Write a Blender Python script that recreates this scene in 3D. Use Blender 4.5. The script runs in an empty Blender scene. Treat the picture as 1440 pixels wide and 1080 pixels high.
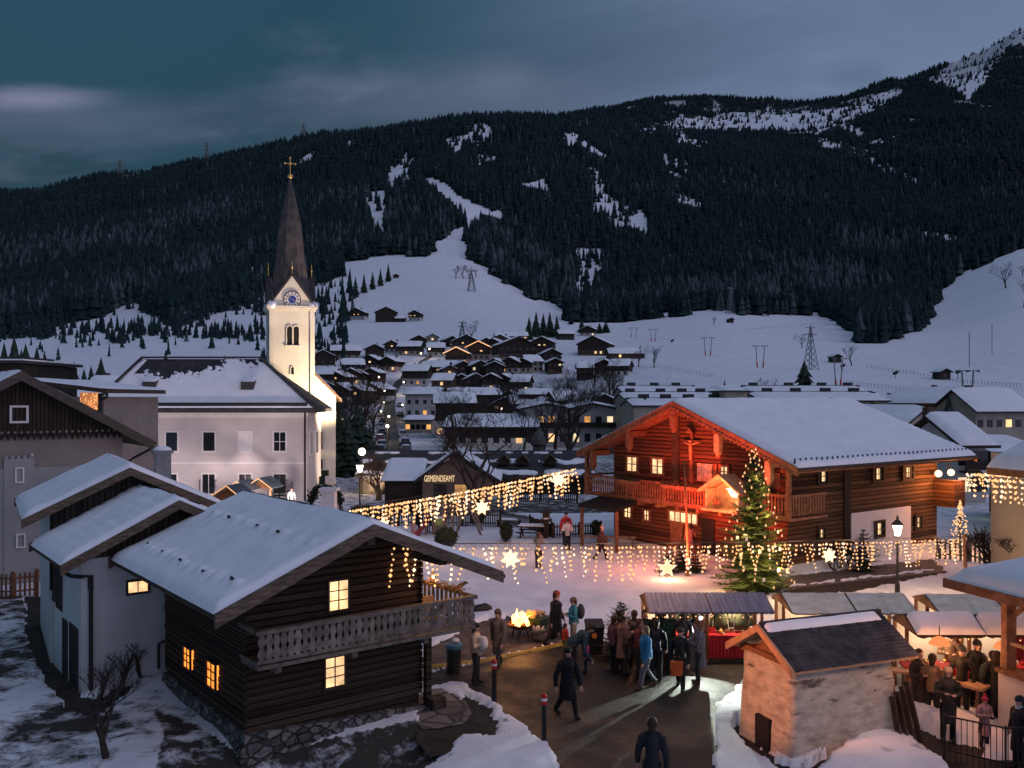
import bpy, bmesh, math, random
import numpy as np
from mathutils import Vector, Matrix, Quaternion, noise
R = math.radians
S = bpy.context.scene
COL = S.collection
FPX, YH, CH = 1260.0, 560.0, 8.0     # focal length in photo pixels, horizon row, camera height

def P(px, py, d):                     # photo pixel at distance d -> point
    return Vector(((px-720)*d/FPX, d, CH-(py-YH)*d/FPX))
def G(px, py, z=0.0):                 # photo pixel -> point on level ground z
    d = (CH-z)*FPX/(py-YH)
    return Vector(((px-720)*d/FPX, d, z))

# ------------------------------------------------------------------ materials
def _new(name):
    m = bpy.data.materials.new(name); m.use_nodes = True
    nt = m.node_tree; b = nt.nodes['Principled BSDF']
    return m, nt, b
def _n(nt, t, **kw):
    n = nt.nodes.new(t)
    for k, v in kw.items():
        if k in n.inputs: n.inputs[k].default_value = v
        else: setattr(n, k, v)
    return n
def c4(c): return (c[0], c[1], c[2], 1.0)

def mat(name, c1, c2=None, scale=4.0, stretch=(1,1,1), rough=0.8, bump=0.0, bscale=None, detail=6, metallic=0, spec=0.3, ramp=(0.35,0.65), coord='Object', rnd=0.0):
    m, nt, b = _new(name)
    b.inputs['Roughness'].default_value = rough
    b.inputs['Metallic'].default_value = metallic
    b.inputs['Specular IOR Level'].default_value = spec
    tc = _n(nt, 'ShaderNodeTexCoord'); mp = _n(nt, 'ShaderNodeMapping')
    mp.inputs['Scale'].default_value = stretch
    if coord == 'World':
        g = _n(nt, 'ShaderNodeNewGeometry'); nt.links.new(g.outputs['Position'], mp.inputs['Vector'])
    else:
        nt.links.new(tc.outputs[coord], mp.inputs['Vector'])
    no = _n(nt, 'ShaderNodeTexNoise', Scale=scale, Detail=detail, Roughness=0.6)
    nt.links.new(mp.outputs[0], no.inputs['Vector'])
    cr = _n(nt, 'ShaderNodeValToRGB')
    cr.color_ramp.elements[0].position = ramp[0]; cr.color_ramp.elements[1].position = ramp[1]
    cr.color_ramp.elements[0].color = c4(c1); cr.color_ramp.elements[1].color = c4(c2 or c1)
    nt.links.new(no.outputs['Fac'], cr.inputs['Fac'])
    col = cr.outputs['Color']
    if rnd:
        oi = _n(nt, 'ShaderNodeObjectInfo')
        mr = _n(nt, 'ShaderNodeMapRange'); mr.inputs['To Min'].default_value = 1-rnd; mr.inputs['To Max'].default_value = 1+rnd
        nt.links.new(oi.outputs['Random'], mr.inputs['Value'])
        mx = _n(nt, 'ShaderNodeMix', data_type='RGBA', blend_type='MULTIPLY')
        mx.inputs[0].default_value = 1.0
        nt.links.new(col, mx.inputs[6]); nt.links.new(mr.outputs[0], mx.inputs[7]); col = mx.outputs[2]
    nt.links.new(col, b.inputs['Base Color'])
    if bump:
        nb = no
        if bscale:
            nb = _n(nt, 'ShaderNodeTexNoise', Scale=bscale, Detail=4, Roughness=0.6)
            nt.links.new(mp.outputs[0], nb.inputs['Vector'])
        bp = _n(nt, 'ShaderNodeBump', Strength=min(1.0, bump), Distance=0.05)
        nt.links.new(nb.outputs['Fac'], bp.inputs['Height']); nt.links.new(bp.outputs[0], b.inputs['Normal'])
    return m

def emit(name, c, strength, sample=False, vary=0.0, scale=3.0):
    m = bpy.data.materials.new(name); m.use_nodes = True
    nt = m.node_tree; nt.nodes.clear()
    o = _n(nt, 'ShaderNodeOutputMaterial'); e = _n(nt, 'ShaderNodeEmission', Color=c4(c), Strength=strength)
    nt.links.new(e.outputs[0], o.inputs[0])
    if vary:
        g = _n(nt, 'ShaderNodeNewGeometry')
        no = _n(nt, 'ShaderNodeTexNoise', Scale=scale, Detail=3)
        nt.links.new(g.outputs['Position'], no.inputs['Vector'])
        mr = _n(nt, 'ShaderNodeMapRange'); mr.inputs[1].default_value = .3; mr.inputs[2].default_value = .7
        mr.inputs[3].default_value = strength*(1-vary); mr.inputs[4].default_value = strength*(1+vary)
        nt.links.new(no.outputs['Fac'], mr.inputs[0]); nt.links.new(mr.outputs[0], e.inputs['Strength'])
    m.cycles.emission_sampling = 'AUTO' if sample else 'NONE'
    return m

def logwood(name, c1, c2, course=0.18, rough=0.85, depth=0.035, axis='Z', joint=.25):
    """weathered log or plank wood: streaks along the course, dark joints every `course` metres"""
    m, nt, b = _new(name); b.inputs['Roughness'].default_value = rough; b.inputs['Specular IOR Level'].default_value = .2
    tc = _n(nt, 'ShaderNodeTexCoord'); sx = _n(nt, 'ShaderNodeSeparateXYZ')
    nt.links.new(tc.outputs['Object'], sx.inputs[0])
    mp = _n(nt, 'ShaderNodeMapping')
    mp.inputs['Scale'].default_value = (1,1,14) if axis == 'Z' else (14,14,1)
    nt.links.new(tc.outputs['Object'], mp.inputs[0])
    no = _n(nt, 'ShaderNodeTexNoise', Scale=1.3, Detail=7, Roughness=.65); nt.links.new(mp.outputs[0], no.inputs['Vector'])
    if axis == 'Z': src = sx.outputs['Z']
    else:
        ad = _n(nt, 'ShaderNodeMath', operation='ADD'); nt.links.new(sx.outputs['X'], ad.inputs[0]); nt.links.new(sx.outputs['Y'], ad.inputs[1]); src = ad.outputs[0]
    dv = _n(nt, 'ShaderNodeMath', operation='DIVIDE'); dv.inputs[1].default_value = course; nt.links.new(src, dv.inputs[0])
    fl = _n(nt, 'ShaderNodeMath', operation='FLOOR'); nt.links.new(dv.outputs[0], fl.inputs[0])
    wn = _n(nt, 'ShaderNodeTexWhiteNoise', noise_dimensions='1D'); nt.links.new(fl.outputs[0], wn.inputs['W'])
    fr = _n(nt, 'ShaderNodeMath', operation='PINGPONG'); fr.inputs[1].default_value = .5; nt.links.new(dv.outputs[0], fr.inputs[0])
    sm = _n(nt, 'ShaderNodeMapRange'); sm.inputs[1].default_value = 0; sm.inputs[2].default_value = .14; nt.links.new(fr.outputs[0], sm.inputs[0])
    a = _n(nt, 'ShaderNodeMath', operation='MULTIPLY_ADD'); a.inputs[1].default_value = .5
    nt.links.new(wn.outputs['Value'], a.inputs[0]); nt.links.new(no.outputs['Fac'], a.inputs[2])
    cr = _n(nt, 'ShaderNodeValToRGB'); cr.color_ramp.elements[0].position = .35; cr.color_ramp.elements[1].position = 1.05
    cr.color_ramp.elements[0].color = c4(c1); cr.color_ramp.elements[1].color = c4(c2)
    nt.links.new(a.outputs[0], cr.inputs[0])
    mx = _n(nt, 'ShaderNodeMix', data_type='RGBA', blend_type='MIX'); mx.inputs[6].default_value = (c1[0]*joint, c1[1]*joint, c1[2]*joint, 1)
    nt.links.new(sm.outputs[0], mx.inputs[0]); nt.links.new(cr.outputs[0], mx.inputs[7]); nt.links.new(mx.outputs[2], b.inputs['Base Color'])
    h = _n(nt, 'ShaderNodeMath', operation='MULTIPLY_ADD'); h.inputs[1].default_value = .35
    nt.links.new(no.outputs['Fac'], h.inputs[0]); nt.links.new(sm.outputs[0], h.inputs[2])
    bp = _n(nt, 'ShaderNodeBump', Strength=.9, Distance=depth); nt.links.new(h.outputs[0], bp.inputs['Height']); nt.links.new(bp.outputs[0], b.inputs['Normal'])
    return m

def cobble(name, c1, c2, mortar, scale=3.2, stretch=(1,1,1.5), bump=.06):
    m, nt, b = _new(name); b.inputs['Roughness'].default_value = .85
    tc = _n(nt, 'ShaderNodeTexCoord'); mp = _n(nt, 'ShaderNodeMapping'); mp.inputs['Scale'].default_value = stretch
    nt.links.new(tc.outputs['Object'], mp.inputs[0])
    v1 = _n(nt, 'ShaderNodeTexVoronoi', Scale=scale); v2 = _n(nt, 'ShaderNodeTexVoronoi', feature='DISTANCE_TO_EDGE', Scale=scale)
    nt.links.new(mp.outputs[0], v1.inputs['Vector']); nt.links.new(mp.outputs[0], v2.inputs['Vector'])
    sx = _n(nt, 'ShaderNodeSeparateColor'); nt.links.new(v1.outputs['Color'], sx.inputs[0])
    cr = _n(nt, 'ShaderNodeValToRGB'); cr.color_ramp.elements[0].color = c4(c1); cr.color_ramp.elements[1].color = c4(c2); nt.links.new(sx.outputs[0], cr.inputs[0])
    no = _n(nt, 'ShaderNodeTexNoise', Scale=9.0, Detail=5); nt.links.new(mp.outputs[0], no.inputs['Vector'])
    e = _n(nt, 'ShaderNodeMapRange'); e.inputs[2].default_value = .12; nt.links.new(v2.outputs['Distance'], e.inputs[0])
    mx = _n(nt, 'ShaderNodeMix', data_type='RGBA'); mx.inputs[6].default_value = c4(mortar); nt.links.new(e.outputs[0], mx.inputs[0]); nt.links.new(cr.outputs[0], mx.inputs[7])
    m2 = _n(nt, 'ShaderNodeMix', data_type='RGBA', blend_type='MULTIPLY'); m2.inputs[0].default_value = .6
    nt.links.new(mx.outputs[2], m2.inputs[6]); nt.links.new(no.outputs['Color'], m2.inputs[7]); nt.links.new(m2.outputs[2], b.inputs['Base Color'])
    bp = _n(nt, 'ShaderNodeBump', Strength=1, Distance=bump); nt.links.new(e.outputs[0], bp.inputs['Height']); nt.links.new(bp.outputs[0], b.inputs['Normal'])
    return m

# ------------------------------------------------------------------ mesh builder
class MB:
    def __init__(s): s.v, s.f, s.m = [], [], []
    def add(s, vs, fs, mi=0):
        o = len(s.v); s.v += [tuple(x) for x in vs]; s.f += [tuple(i+o for i in f) for f in fs]; s.m += [mi]*len(fs); return s
    def box(s, x0, x1, y0, y1, z0, z1, mi=0):
        return s.add([(x0,y0,z0),(x1,y0,z0),(x1,y1,z0),(x0,y1,z0),(x0,y0,z1),(x1,y0,z1),(x1,y1,z1),(x0,y1,z1)],
                     [(0,3,2,1),(4,5,6,7),(0,1,5,4),(1,2,6,5),(2,3,7,6),(3,0,4,7)], mi)
    def hexa(s, b4, t4, mi=0):
        return s.add(list(b4)+list(t4), [(0,3,2,1),(4,5,6,7),(0,1,5,4),(1,2,6,5),(2,3,7,6),(3,0,4,7)], mi)
    def beam(s, a, b, w, h, mi=0, up=(0,0,1)):
        a, b, up = Vector(a), Vector(b), Vector(up); t = (b-a).normalized()
        sd = t.cross(up)
        if sd.length < 1e-4: sd = t.cross(Vector((1,0,0)))
        sd.normalize(); u = sd.cross(t).normalized(); sd *= w/2; u *= h/2
        return s.hexa([a-sd-u, a+sd-u, a+sd+u, a-sd+u], [b-sd-u, b+sd-u, b+sd+u, b-sd+u], mi)
    def tube(s, pts, rad, n=8, mi=0, cap=True, flat=1.0):
        pts = [Vector(p) for p in pts]; k = len(pts)
        if not hasattr(rad, '__len__'): rad = [rad]*k
        o = len(s.v); ref = None
        for i, p in enumerate(pts):
            t = (pts[min(i+1,k-1)]-pts[max(i-1,0)]).normalized()
            if ref is None: ref = Vector((0,0,1)) if abs(t.z) < .9 else Vector((1,0,0))
            a = t.cross(ref)
            if a.length < 1e-5: a = t.cross(Vector((0.3,1,0.2)))
            a.normalize(); b = t.cross(a).normalized(); ref = -b if False else a.cross(t)
            for j in range(n):
                q = 2*math.pi*j/n; s.v.append(tuple(p+(a*math.cos(q)+b*math.sin(q)*flat)*rad[i]))
        for i in range(k-1):
            for j in range(n):
                j2 = (j+1) % n; s.f.append((o+i*n+j, o+i*n+j2, o+(i+1)*n+j2, o+(i+1)*n+j)); s.m.append(mi)
        if cap:
            s.f.append(tuple(o+j for j in range(n))[::-1]); s.m.append(mi)
            s.f.append(tuple(o+(k-1)*n+j for j in range(n))); s.m.append(mi)
        return s
    def lathe(s, c, prof, n=16, mi=0):
        c = Vector(c); return s.tube_prof(c, prof, n, mi)
    def tube_prof(s, c, prof, n, mi):
        o = len(s.v)
        for r, z in prof:
            for j in range(n):
                q = 2*math.pi*(j+.5)/n; s.v.append((c.x+r*math.cos(q), c.y+r*math.sin(q), c.z+z))
        k = len(prof)
        for i in range(k-1):
            for j in range(n):
                j2 = (j+1) % n; s.f.append((o+i*n+j, o+i*n+j2, o+(i+1)*n+j2, o+(i+1)*n+j)); s.m.append(mi)
        s.f.append(tuple(o+j for j in range(n))[::-1]); s.m.append(mi)
        s.f.append(tuple(o+(k-1)*n+j for j in range(n))); s.m.append(mi)
        return s
    def ball(s, c, r, n=10, k=7, mi=0, sc=(1,1,1)):
        c = Vector(c); o = len(s.v)
        s.v.append((c.x, c.y, c.z-r*sc[2]))
        for i in range(1, k):
            a = math.pi*i/k
            for j in range(n):
                q = 2*math.pi*j/n; s.v.append((c.x+r*sc[0]*math.sin(a)*math.cos(q), c.y+r*sc[1]*math.sin(a)*math.sin(q), c.z-r*sc[2]*math.cos(a)))
        s.v.append((c.x, c.y, c.z+r*sc[2])); top = len(s.v)-1
        for j in range(n): s.f.append((o, o+1+(j+1) % n, o+1+j)); s.m.append(mi)
        for i in range(k-2):
            for j in range(n):
                a = o+1+i*n; s.f.append((a+j, a+(j+1) % n, a+n+(j+1) % n, a+n+j)); s.m.append(mi)
        a = o+1+(k-2)*n
        for j in range(n): s.f.append((a+j, a+(j+1) % n, top)); s.m.append(mi)
        return s
    def octa(s, c, r, mi=0, sz=1.0):
        x, y, z = c
        return s.add([(x+r,y,z),(x,y+r,z),(x-r,y,z),(x,y-r,z),(x,y,z+r*sz),(x,y,z-r*sz)],
                     [(0,1,4),(1,2,4),(2,3,4),(3,0,4),(1,0,5),(2,1,5),(3,2,5),(0,3,5)], mi)
    def prism(s, poly, y0, y1, mi=0):            # polygon in (x,z), extruded along y
        n = len(poly)
        vs = [(x,y0,z) for x, z in poly]+[(x,y1,z) for x, z in poly]
        fs = [tuple(range(n)), tuple(range(2*n-1, n-1, -1))]+[(i, i+n, (i+1) % n+n, (i+1) % n) for i in range(n)]
        return s.add(vs, fs, mi)
    def xprism(s, poly, x0, x1, mi=0):           # polygon in (y,z), extruded along x
        n = len(poly)
        vs = [(x0,y,z) for y, z in poly]+[(x1,y,z) for y, z in poly]
        fs = [tuple(range(n))[::-1], tuple(range(n, 2*n))]+[(i, (i+1) % n, (i+1) % n+n, i+n) for i in range(n)]
        return s.add(vs, fs, mi)
    def build(s, name, mats, parent=None, smooth=False, mw=None):
        me = bpy.data.meshes.new(name); me.from_pydata(s.v, [], s.f); me.update()
        if not isinstance(mats, (list, tuple)): mats = [mats]
        for m in mats: me.materials.append(m)
        if len(mats) > 1: me.polygons.foreach_set('material_index', s.m)
        if smooth: me.polygons.foreach_set('use_smooth', [True]*len(me.polygons))
        return link(name, me, parent, mw)

def fix_normals(me):
    b = bmesh.new(); b.from_mesh(me); bmesh.ops.recalc_face_normals(b, faces=b.faces); b.to_mesh(me); b.free()

def link(name, me, parent=None, mw=None):
    o = bpy.data.objects.new(name, me); COL.objects.link(o)
    if me is not None and isinstance(me, bpy.types.Mesh): fix_normals(me)
    if parent is not None: o.parent = parent
    if mw is not None: o.matrix_local = mw
    return o
def tag(o, label=None, cat=None, group=None, kind=None):
    if label: o['label'] = label
    if cat: o['category'] = cat
    if group: o['group'] = group
    if kind: o['kind'] = kind
    return o
def thing(name, label, cat, loc=(0,0,0), rz=0.0, group=None, sc=1.0):
    o = bpy.data.objects.new(name, None); COL.objects.link(o); o.empty_display_size = .3
    o.location = loc; o.rotation_euler = (0,0,rz); o.scale = (sc,sc,sc) if not hasattr(sc, '__len__') else sc
    return tag(o, label, cat, group)
def dup(root, loc=None, rz=None, label=None, sc=None, group=None):
    r = root.copy(); COL.objects.link(r)
    if loc is not None: r.location = loc
    if rz is not None: r.rotation_euler = (0,0,rz)
    if sc is not None: r.scale = (sc,sc,sc) if not hasattr(sc, '__len__') else sc
    if label: r['label'] = label
    if group: r['group'] = group
    for ch in list(root.children):
        c = ch.copy(); COL.objects.link(c); c.parent = r
        for g in list(ch.children):
            d = g.copy(); COL.objects.link(d); d.parent = c
    return r
def lamp(name, kind, loc, color, power, size=.1, target=None, angle=None, blend=.5):
    l = bpy.data.lights.new(name, kind); l.color = color; l.energy = power
    if kind in ('POINT', 'SPOT'): l.shadow_soft_size = size
    if kind == 'SPOT' and angle: l.spot_size = R(angle); l.spot_blend = blend
    if kind == 'AREA': l.size = size
    o = bpy.data.objects.new(name, l); COL.objects.link(o); o.location = loc
    if target is not None: o.rotation_euler = (Vector(target)-Vector(loc)).to_track_quat('-Z', 'Y').to_euler()
    return o

_BM = {}
def bulbs(parent, pts, r, m='bulb'):
    """each bulb a part of its own; past a hundred the rest is one part"""
    if r not in _BM:
        b = MB(); b.octa((0,0,0), r); me = bpy.data.meshes.new('bulb'); me.from_pydata(b.v, [], b.f); me.update(); me.materials.append(M[m]); fix_normals(me); _BM[r] = me
    for p in pts[:100]:
        o = bpy.data.objects.new('bulb', _BM[r]); COL.objects.link(o); o.parent = parent; o.location = p
    if len(pts) > 100:
        b = MB()
        for p in pts[100:]: b.octa(tuple(p), r)
        tag(b.build('bulb_cluster', M[m], parent), kind='stuff')

# ------------------------------------------------------------------ palette
M = {}
def snow_mat(name, c1=(.78,.80,.84), c2=(.86,.87,.90), bump=.5, bs=6.0, ripple=None):
    m = mat(name, c1, c2, scale=1.2, rough=.75, bump=bump, bscale=bs, spec=.25, coord='World')
    return m
M['snow'] = snow_mat('snow')
M['roofsnow'] = snow_mat('roof_snow', bump=.35, bs=3.0)
M['darklog'] = logwood('dark_log_wood', (.022,.014,.010), (.075,.050,.034), .17)
M['redlog'] = logwood('brown_log_wood', (.036,.017,.011), (.15,.068,.038), .20, joint=.7)
M['brownlog'] = logwood('weathered_log_wood', (.015,.010,.008), (.14,.075,.043), .20, joint=.7)
M['darkplank'] = logwood('dark_vertical_planks', (.018,.015,.013), (.045,.038,.032), .16, axis='X')
M['verge'] = mat('verge_board_wood', (.06,.04,.028), (.17,.12,.085), 3, (1,1,6), rough=.8, bump=.3)
M['greywood'] = mat('grey_weathered_wood', (.10,.082,.068), (.24,.20,.165), 5, (1,1,1), rough=.85, bump=.3, rnd=.25)
M['darkwood'] = mat('dark_brown_wood', (.030,.020,.014), (.075,.05,.035), 4, rough=.8, bump=.2)
M['redwood'] = mat('reddish_timber', (.12,.052,.028), (.24,.115,.065), 4, (1,1,1), rough=.75, bump=.2)
M['plank'] = mat('pale_timber', (.30,.18,.10), (.48,.31,.18), 4, rough=.7, bump=.15)
M['dark'] = mat('dark_interior', (.012,.011,.012))
M['black'] = mat('black_metal', (.018,.018,.02), rough=.5)
M['metal'] = mat('grey_metal', (.16,.17,.18), (.24,.25,.26), rough=.45, metallic=.7)
M['white'] = mat('white_plaster', (.60,.59,.57), (.70,.69,.67), 1.2, rough=.9, bump=.15, bscale=30)
M['cream'] = mat('cream_plaster', (.66,.60,.50), (.74,.68,.58), .8, rough=.9, bump=.1, bscale=20)
M['rose'] = mat('pale_rose_plaster', (.52,.46,.455), (.60,.54,.53), .5, rough=.9, bump=.1, bscale=25)
M['trim'] = mat('white_trim', (.66,.62,.61), (.72,.68,.67), rough=.8)
M['beige'] = mat('beige_plaster', (.19,.165,.15), (.25,.22,.20), .7, rough=.9, bump=.15, bscale=20)
M['greyplaster'] = mat('grey_plaster', (.22,.23,.23), (.30,.30,.30), .5, rough=.9)
M['slate'] = mat('dark_roof_tile', (.022,.022,.026), (.05,.047,.05), 3, (1,1,1), rough=.75, bump=.4, bscale=14)
M['pane'] = mat('dark_window_glass', (.012,.015,.02), rough=.12, spec=.6)
M['lit'] = emit('lit_window', (1,.63,.32), 1.35, vary=.45, scale=2.5)
M['litsmall'] = emit('lit_window_far', (1,.60,.28), 1.1, vary=.5, scale=.4)
M['litsmall1'] = emit('pale_lit_window_far', (1,.76,.46), .9, vary=.5, scale=.4); M['litsmall2'] = emit('amber_lit_window_far', (1,.46,.14), .8, vary=.6, scale=.4)
M['litdim'] = emit('dim_lit_window', (1,.50,.18), .55, vary=.6, scale=.5)
M['litorange'] = emit('orange_lit_window', (1,.30,.05), 1.6, vary=.4, scale=4)
M['bulb'] = emit('warm_bulb', (1,.50,.21), 1.6)
M['bulbw'] = emit('white_warm_bulb', (1,.72,.46), 2.0)
M['globe'] = emit('lamp_glass', (1,.80,.58), 7.0)
M['bark'] = mat('dark_bark', (.022,.017,.014), (.055,.043,.035), 6, rough=.9)
M['barkbrown'] = mat('brown_bark', (.09,.055,.032), (.17,.10,.06), 6, rough=.9)
M['needle'] = mat('fir_needles', (.010,.020,.013), (.030,.055,.030), 2.5, rough=.7, coord='World')
M['needlelit'] = mat('green_fir_needles', (.03,.055,.018), (.075,.12,.035), 2.5, rough=.65, coord='World')
M['hedge'] = mat('dark_evergreen_leaves', (.010,.018,.010), (.025,.038,.02), 8, rough=.8)
def _asphalt():
    m, nt, b = _new('wet_asphalt'); g = _n(nt, 'ShaderNodeNewGeometry'); b.inputs['Specular IOR Level'].default_value = .4
    def noi(sc, d, st=(1,1,1)):
        mp = _n(nt, 'ShaderNodeMapping'); mp.inputs['Scale'].default_value = st; mp.inputs['Rotation'].default_value = (0,0,.35); nt.links.new(g.outputs['Position'], mp.inputs[0])
        n = _n(nt, 'ShaderNodeTexNoise', Scale=sc, Detail=d, Roughness=.65); nt.links.new(mp.outputs[0], n.inputs['Vector']); return n.outputs['Fac']
    def rng(f, a, b_, lo, hi):
        r = _n(nt, 'ShaderNodeMapRange'); r.inputs[1].default_value = a; r.inputs[2].default_value = b_; r.inputs[3].default_value = lo; r.inputs[4].default_value = hi; nt.links.new(f, r.inputs[0]); return r.outputs[0]
    def mixc(f, a, b_):
        x = _n(nt, 'ShaderNodeMix', data_type='RGBA'); nt.links.new(f, x.inputs[0])
        for v, i in ((a,6),(b_,7)):
            if isinstance(v, tuple): x.inputs[i].default_value = c4(v)
            else: nt.links.new(v, x.inputs[i])
        return x.outputs[2]
    big, fine, track = noi(.5, 6), noi(26, 4), noi(1.0, 5, (2.4,.35,1))
    c = mixc(rng(big, .35, .65, 0, 1), (.006,.006,.007), (.018,.016,.015))
    c = mixc(rng(track, .56, .66, 0, .55), c, (.034,.032,.032))
    c = mixc(rng(noi(9, 6), .69, .73, 0, 1), c, (.22,.21,.22))
    nt.links.new(c, b.inputs['Base Color']); nt.links.new(rng(big, .4, .6, .36, .75), b.inputs['Roughness'])
    bp = _n(nt, 'ShaderNodeBump', Strength=.6, Distance=.04); nt.links.new(fine, bp.inputs['Height']); nt.links.new(bp.outputs[0], b.inputs['Normal']); return m
M['asphalt'] = _asphalt()
M['dirt'] = mat('bare_ground', (.018,.015,.012), (.05,.042,.033), 1.6, rough=.9, bump=.5, bscale=12, coord='World')
M['stone'] = cobble('fieldstone_wall', (.10,.095,.09), (.30,.28,.26), (.05,.045,.04))
M['paving'] = cobble('flagstone_paving', (.16,.13,.11), (.30,.25,.21), (.05,.045,.04), scale=1.8, stretch=(1,1,1), bump=.02)
M['gold'] = mat('gilded_metal', (.75,.48,.16), rough=.35, metallic=.9)

def prism_house_walls(w, l, ze, zr):
    mb = MB(); mb.prism([(0,-.6),(w,-.6),(w,ze),(w/2,zr),(0,ze)], 0, l); return mb

def snow_quad(a, b, c, d, thick=.22, nu=24, nv=16, seed=0, edge=.18, amp=.04, up=Vector((0,0,1)), bare=None, ripple=0.0, rippn=20, clumps=()):
    """rounded blanket of snow on the quad a-b-c-d (a->b along eave, d->c along ridge)"""
    a, b, c, d = map(Vector, (a, b, c, d)); mb = MB()
    L = (b-a).length; W = (d-a).length
    vs = []
    for j in range(nv+1):
        v = j/nv
        for i in range(nu+1):
            u = i/nu
            p = (a*(1-u)+b*u)*(1-v)+(d*(1-u)+c*u)*v
            e = min(u*L, (1-u)*L, v*W)
            h = thick*(1-math.exp(-e/edge*1.6)) if e > 1e-6 else 0.0
            h += amp*noise.noise(p*0.9+Vector((seed,0,0)))*min(1, e/.3)+amp*.5*noise.noise(p*2.7+Vector((seed,9,0)))*min(1, e/.3)
            if ripple: h += ripple*math.sin(v*rippn*2*math.pi)*min(1, e/.3)
            for (cu, cv, cr, ch) in clumps:
                q = ((u-cu)*L)**2+((v-cv)*W)**2
                h += ch*math.exp(-q/(cr*cr))
            k = bare(u, v, p) if bare else 1.0
            vs.append(p+up*(max(h, 0)+.004 if k > 0 else -.10))
    n = nu+1
    fs = [(j*n+i, j*n+i+1, (j+1)*n+i+1, (j+1)*n+i) for j in range(nv) for i in range(nu)]
    # underside rim
    rim = [(j*n) for j in range(nv+1)]
    mb.add(vs, fs)
    return mb

def gable_roof(root, w, l, ze, zr, of, ob, os, t, wood, verge=None, snow=.2, seed=0, snowsides='LR', nu=24, nv=14, vergew=.06, vergeh=.24, inset=.05, ripple=0, rippn=20, clumpsL=(), name='roof', edge=.18, bare=None):
    """zr / ze-os*slope are the top of the deck. returns roof object"""
    sl = (zr-ze)/(w/2); zo = ze-os*sl; mb = MB(); y0, y1 = -of, l+ob
    poly = [(-os,zo-t),(w/2,zr-t),(w+os,zo-t),(w+os,zo),(w/2,zr),(-os,zo)]
    mb.prism(poly, y0, y1)
    roof = mb.build(name, wood, root)
    if verge:
        for yy in ((y0-vergew, y0-.002), (y1+.002, y1+vergew)):
            vb = MB()
            vb.prism([(-os-.05,zo-vergeh),(w/2,zr-vergeh+.02),(w/2,zr+.03),(-os-.05,zo+.03)], *yy)
            vb.prism([(w/2,zr-vergeh+.02),(w+os+.05,zo-vergeh),(w+os+.05,zo+.03),(w/2,zr+.03)], *yy)
            vb.build('verge_board', verge, roof)
    if snow:
        i = inset
        if 'L' in snowsides:
            sb = snow_quad((-os-.03,y0+i,zo),(-os-.03,y1-i,zo),(w/2,y1-i,zr),(w/2,y0+i,zr), snow, nu, nv, seed, ripple=ripple, rippn=rippn, clumps=clumpsL, edge=edge, bare=bare)
            sb.build('snow_cover', M['roofsnow'], roof, smooth=True)
        if 'R' in snowsides:
            sb = snow_quad((w+os+.03,y1-i,zo),(w+os+.03,y0+i,zo),(w/2,y0+i,zr),(w/2,y1-i,zr), snow, nu, nv, seed+5, ripple=ripple, rippn=rippn, edge=edge, bare=bare)
            sb.build('snow_cover', M['roofsnow'], roof, smooth=True)
    return roof

def window(root, face, w, l, s, z, ww, hh, pane='pane', frame='trim', bars=(1,1), fw=.05, proud=.035, shutter=None, sill=False, name='window', off=0.0):
    """face F,R,L,B of a w x l box; s = distance along the face seen from outside-left for F/R (from x=0 / y=0)"""
    if face == 'F': o, e, n = Vector((0,0,0)), Vector((1,0,0)), Vector((0,-1,0))
    elif face == 'B': o, e, n = Vector((0,l,0)), Vector((1,0,0)), Vector((0,1,0))
    elif face == 'R': o, e, n = Vector((w,0,0)), Vector((0,1,0)), Vector((1,0,0))
    else: o, e, n = Vector((0,0,0)), Vector((0,1,0)), Vector((-1,0,0))
    zz = Vector((0,0,1))
    def q(a, b, k): return o+e*a+zz*b+n*(k+off)
    def slab(mb, a0, a1, b0, b1, k0, k1, mi=0):
        mb.hexa([q(a0,b0,k0),q(a1,b0,k0),q(a1,b0,k1),q(a0,b0,k1)], [q(a0,b1,k0),q(a1,b1,k0),q(a1,b1,k1),q(a0,b1,k1)], mi)
    pm = MB(); slab(pm, s, s+ww, z, z+hh, -.01-off, .012)
    win = pm.build(name, M[pane], root)
    if frame:
        fm = MB(); a = fw
        slab(fm, s-a, s+ww+a, z+hh, z+hh+a, -off, proud); slab(fm, s-a, s+ww+a, z-a*(1.6 if sill else 1), z, -off, proud*(2 if sill else 1))
        slab(fm, s-a, s, z, z+hh, .0, proud); slab(fm, s+ww, s+ww+a, z, z+hh, .0, proud)
        b = max(.014, fw*.35)
        for i in range(1, bars[0]+1):
            x = s+ww*i/(bars[0]+1); slab(fm, x-b/2, x+b/2, z, z+hh, .012, proud*.8)
        for i in range(1, bars[1]+1):
            y = z+hh*i/(bars[1]+1); slab(fm, s, s+ww, y-b/2, y+b/2, .012, proud*.75)
        fm.build('frame', M[frame], win)
    if shutter:
        for sd in (-1, 1):
            sm = MB(); x0 = s-a-ww*.52 if sd < 0 else s+ww+a; slab(sm, x0, x0+ww*.52, z-.02, z+hh+.02, .003, .03); sm.build('shutter', M[shutter], root)
    return win
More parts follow.
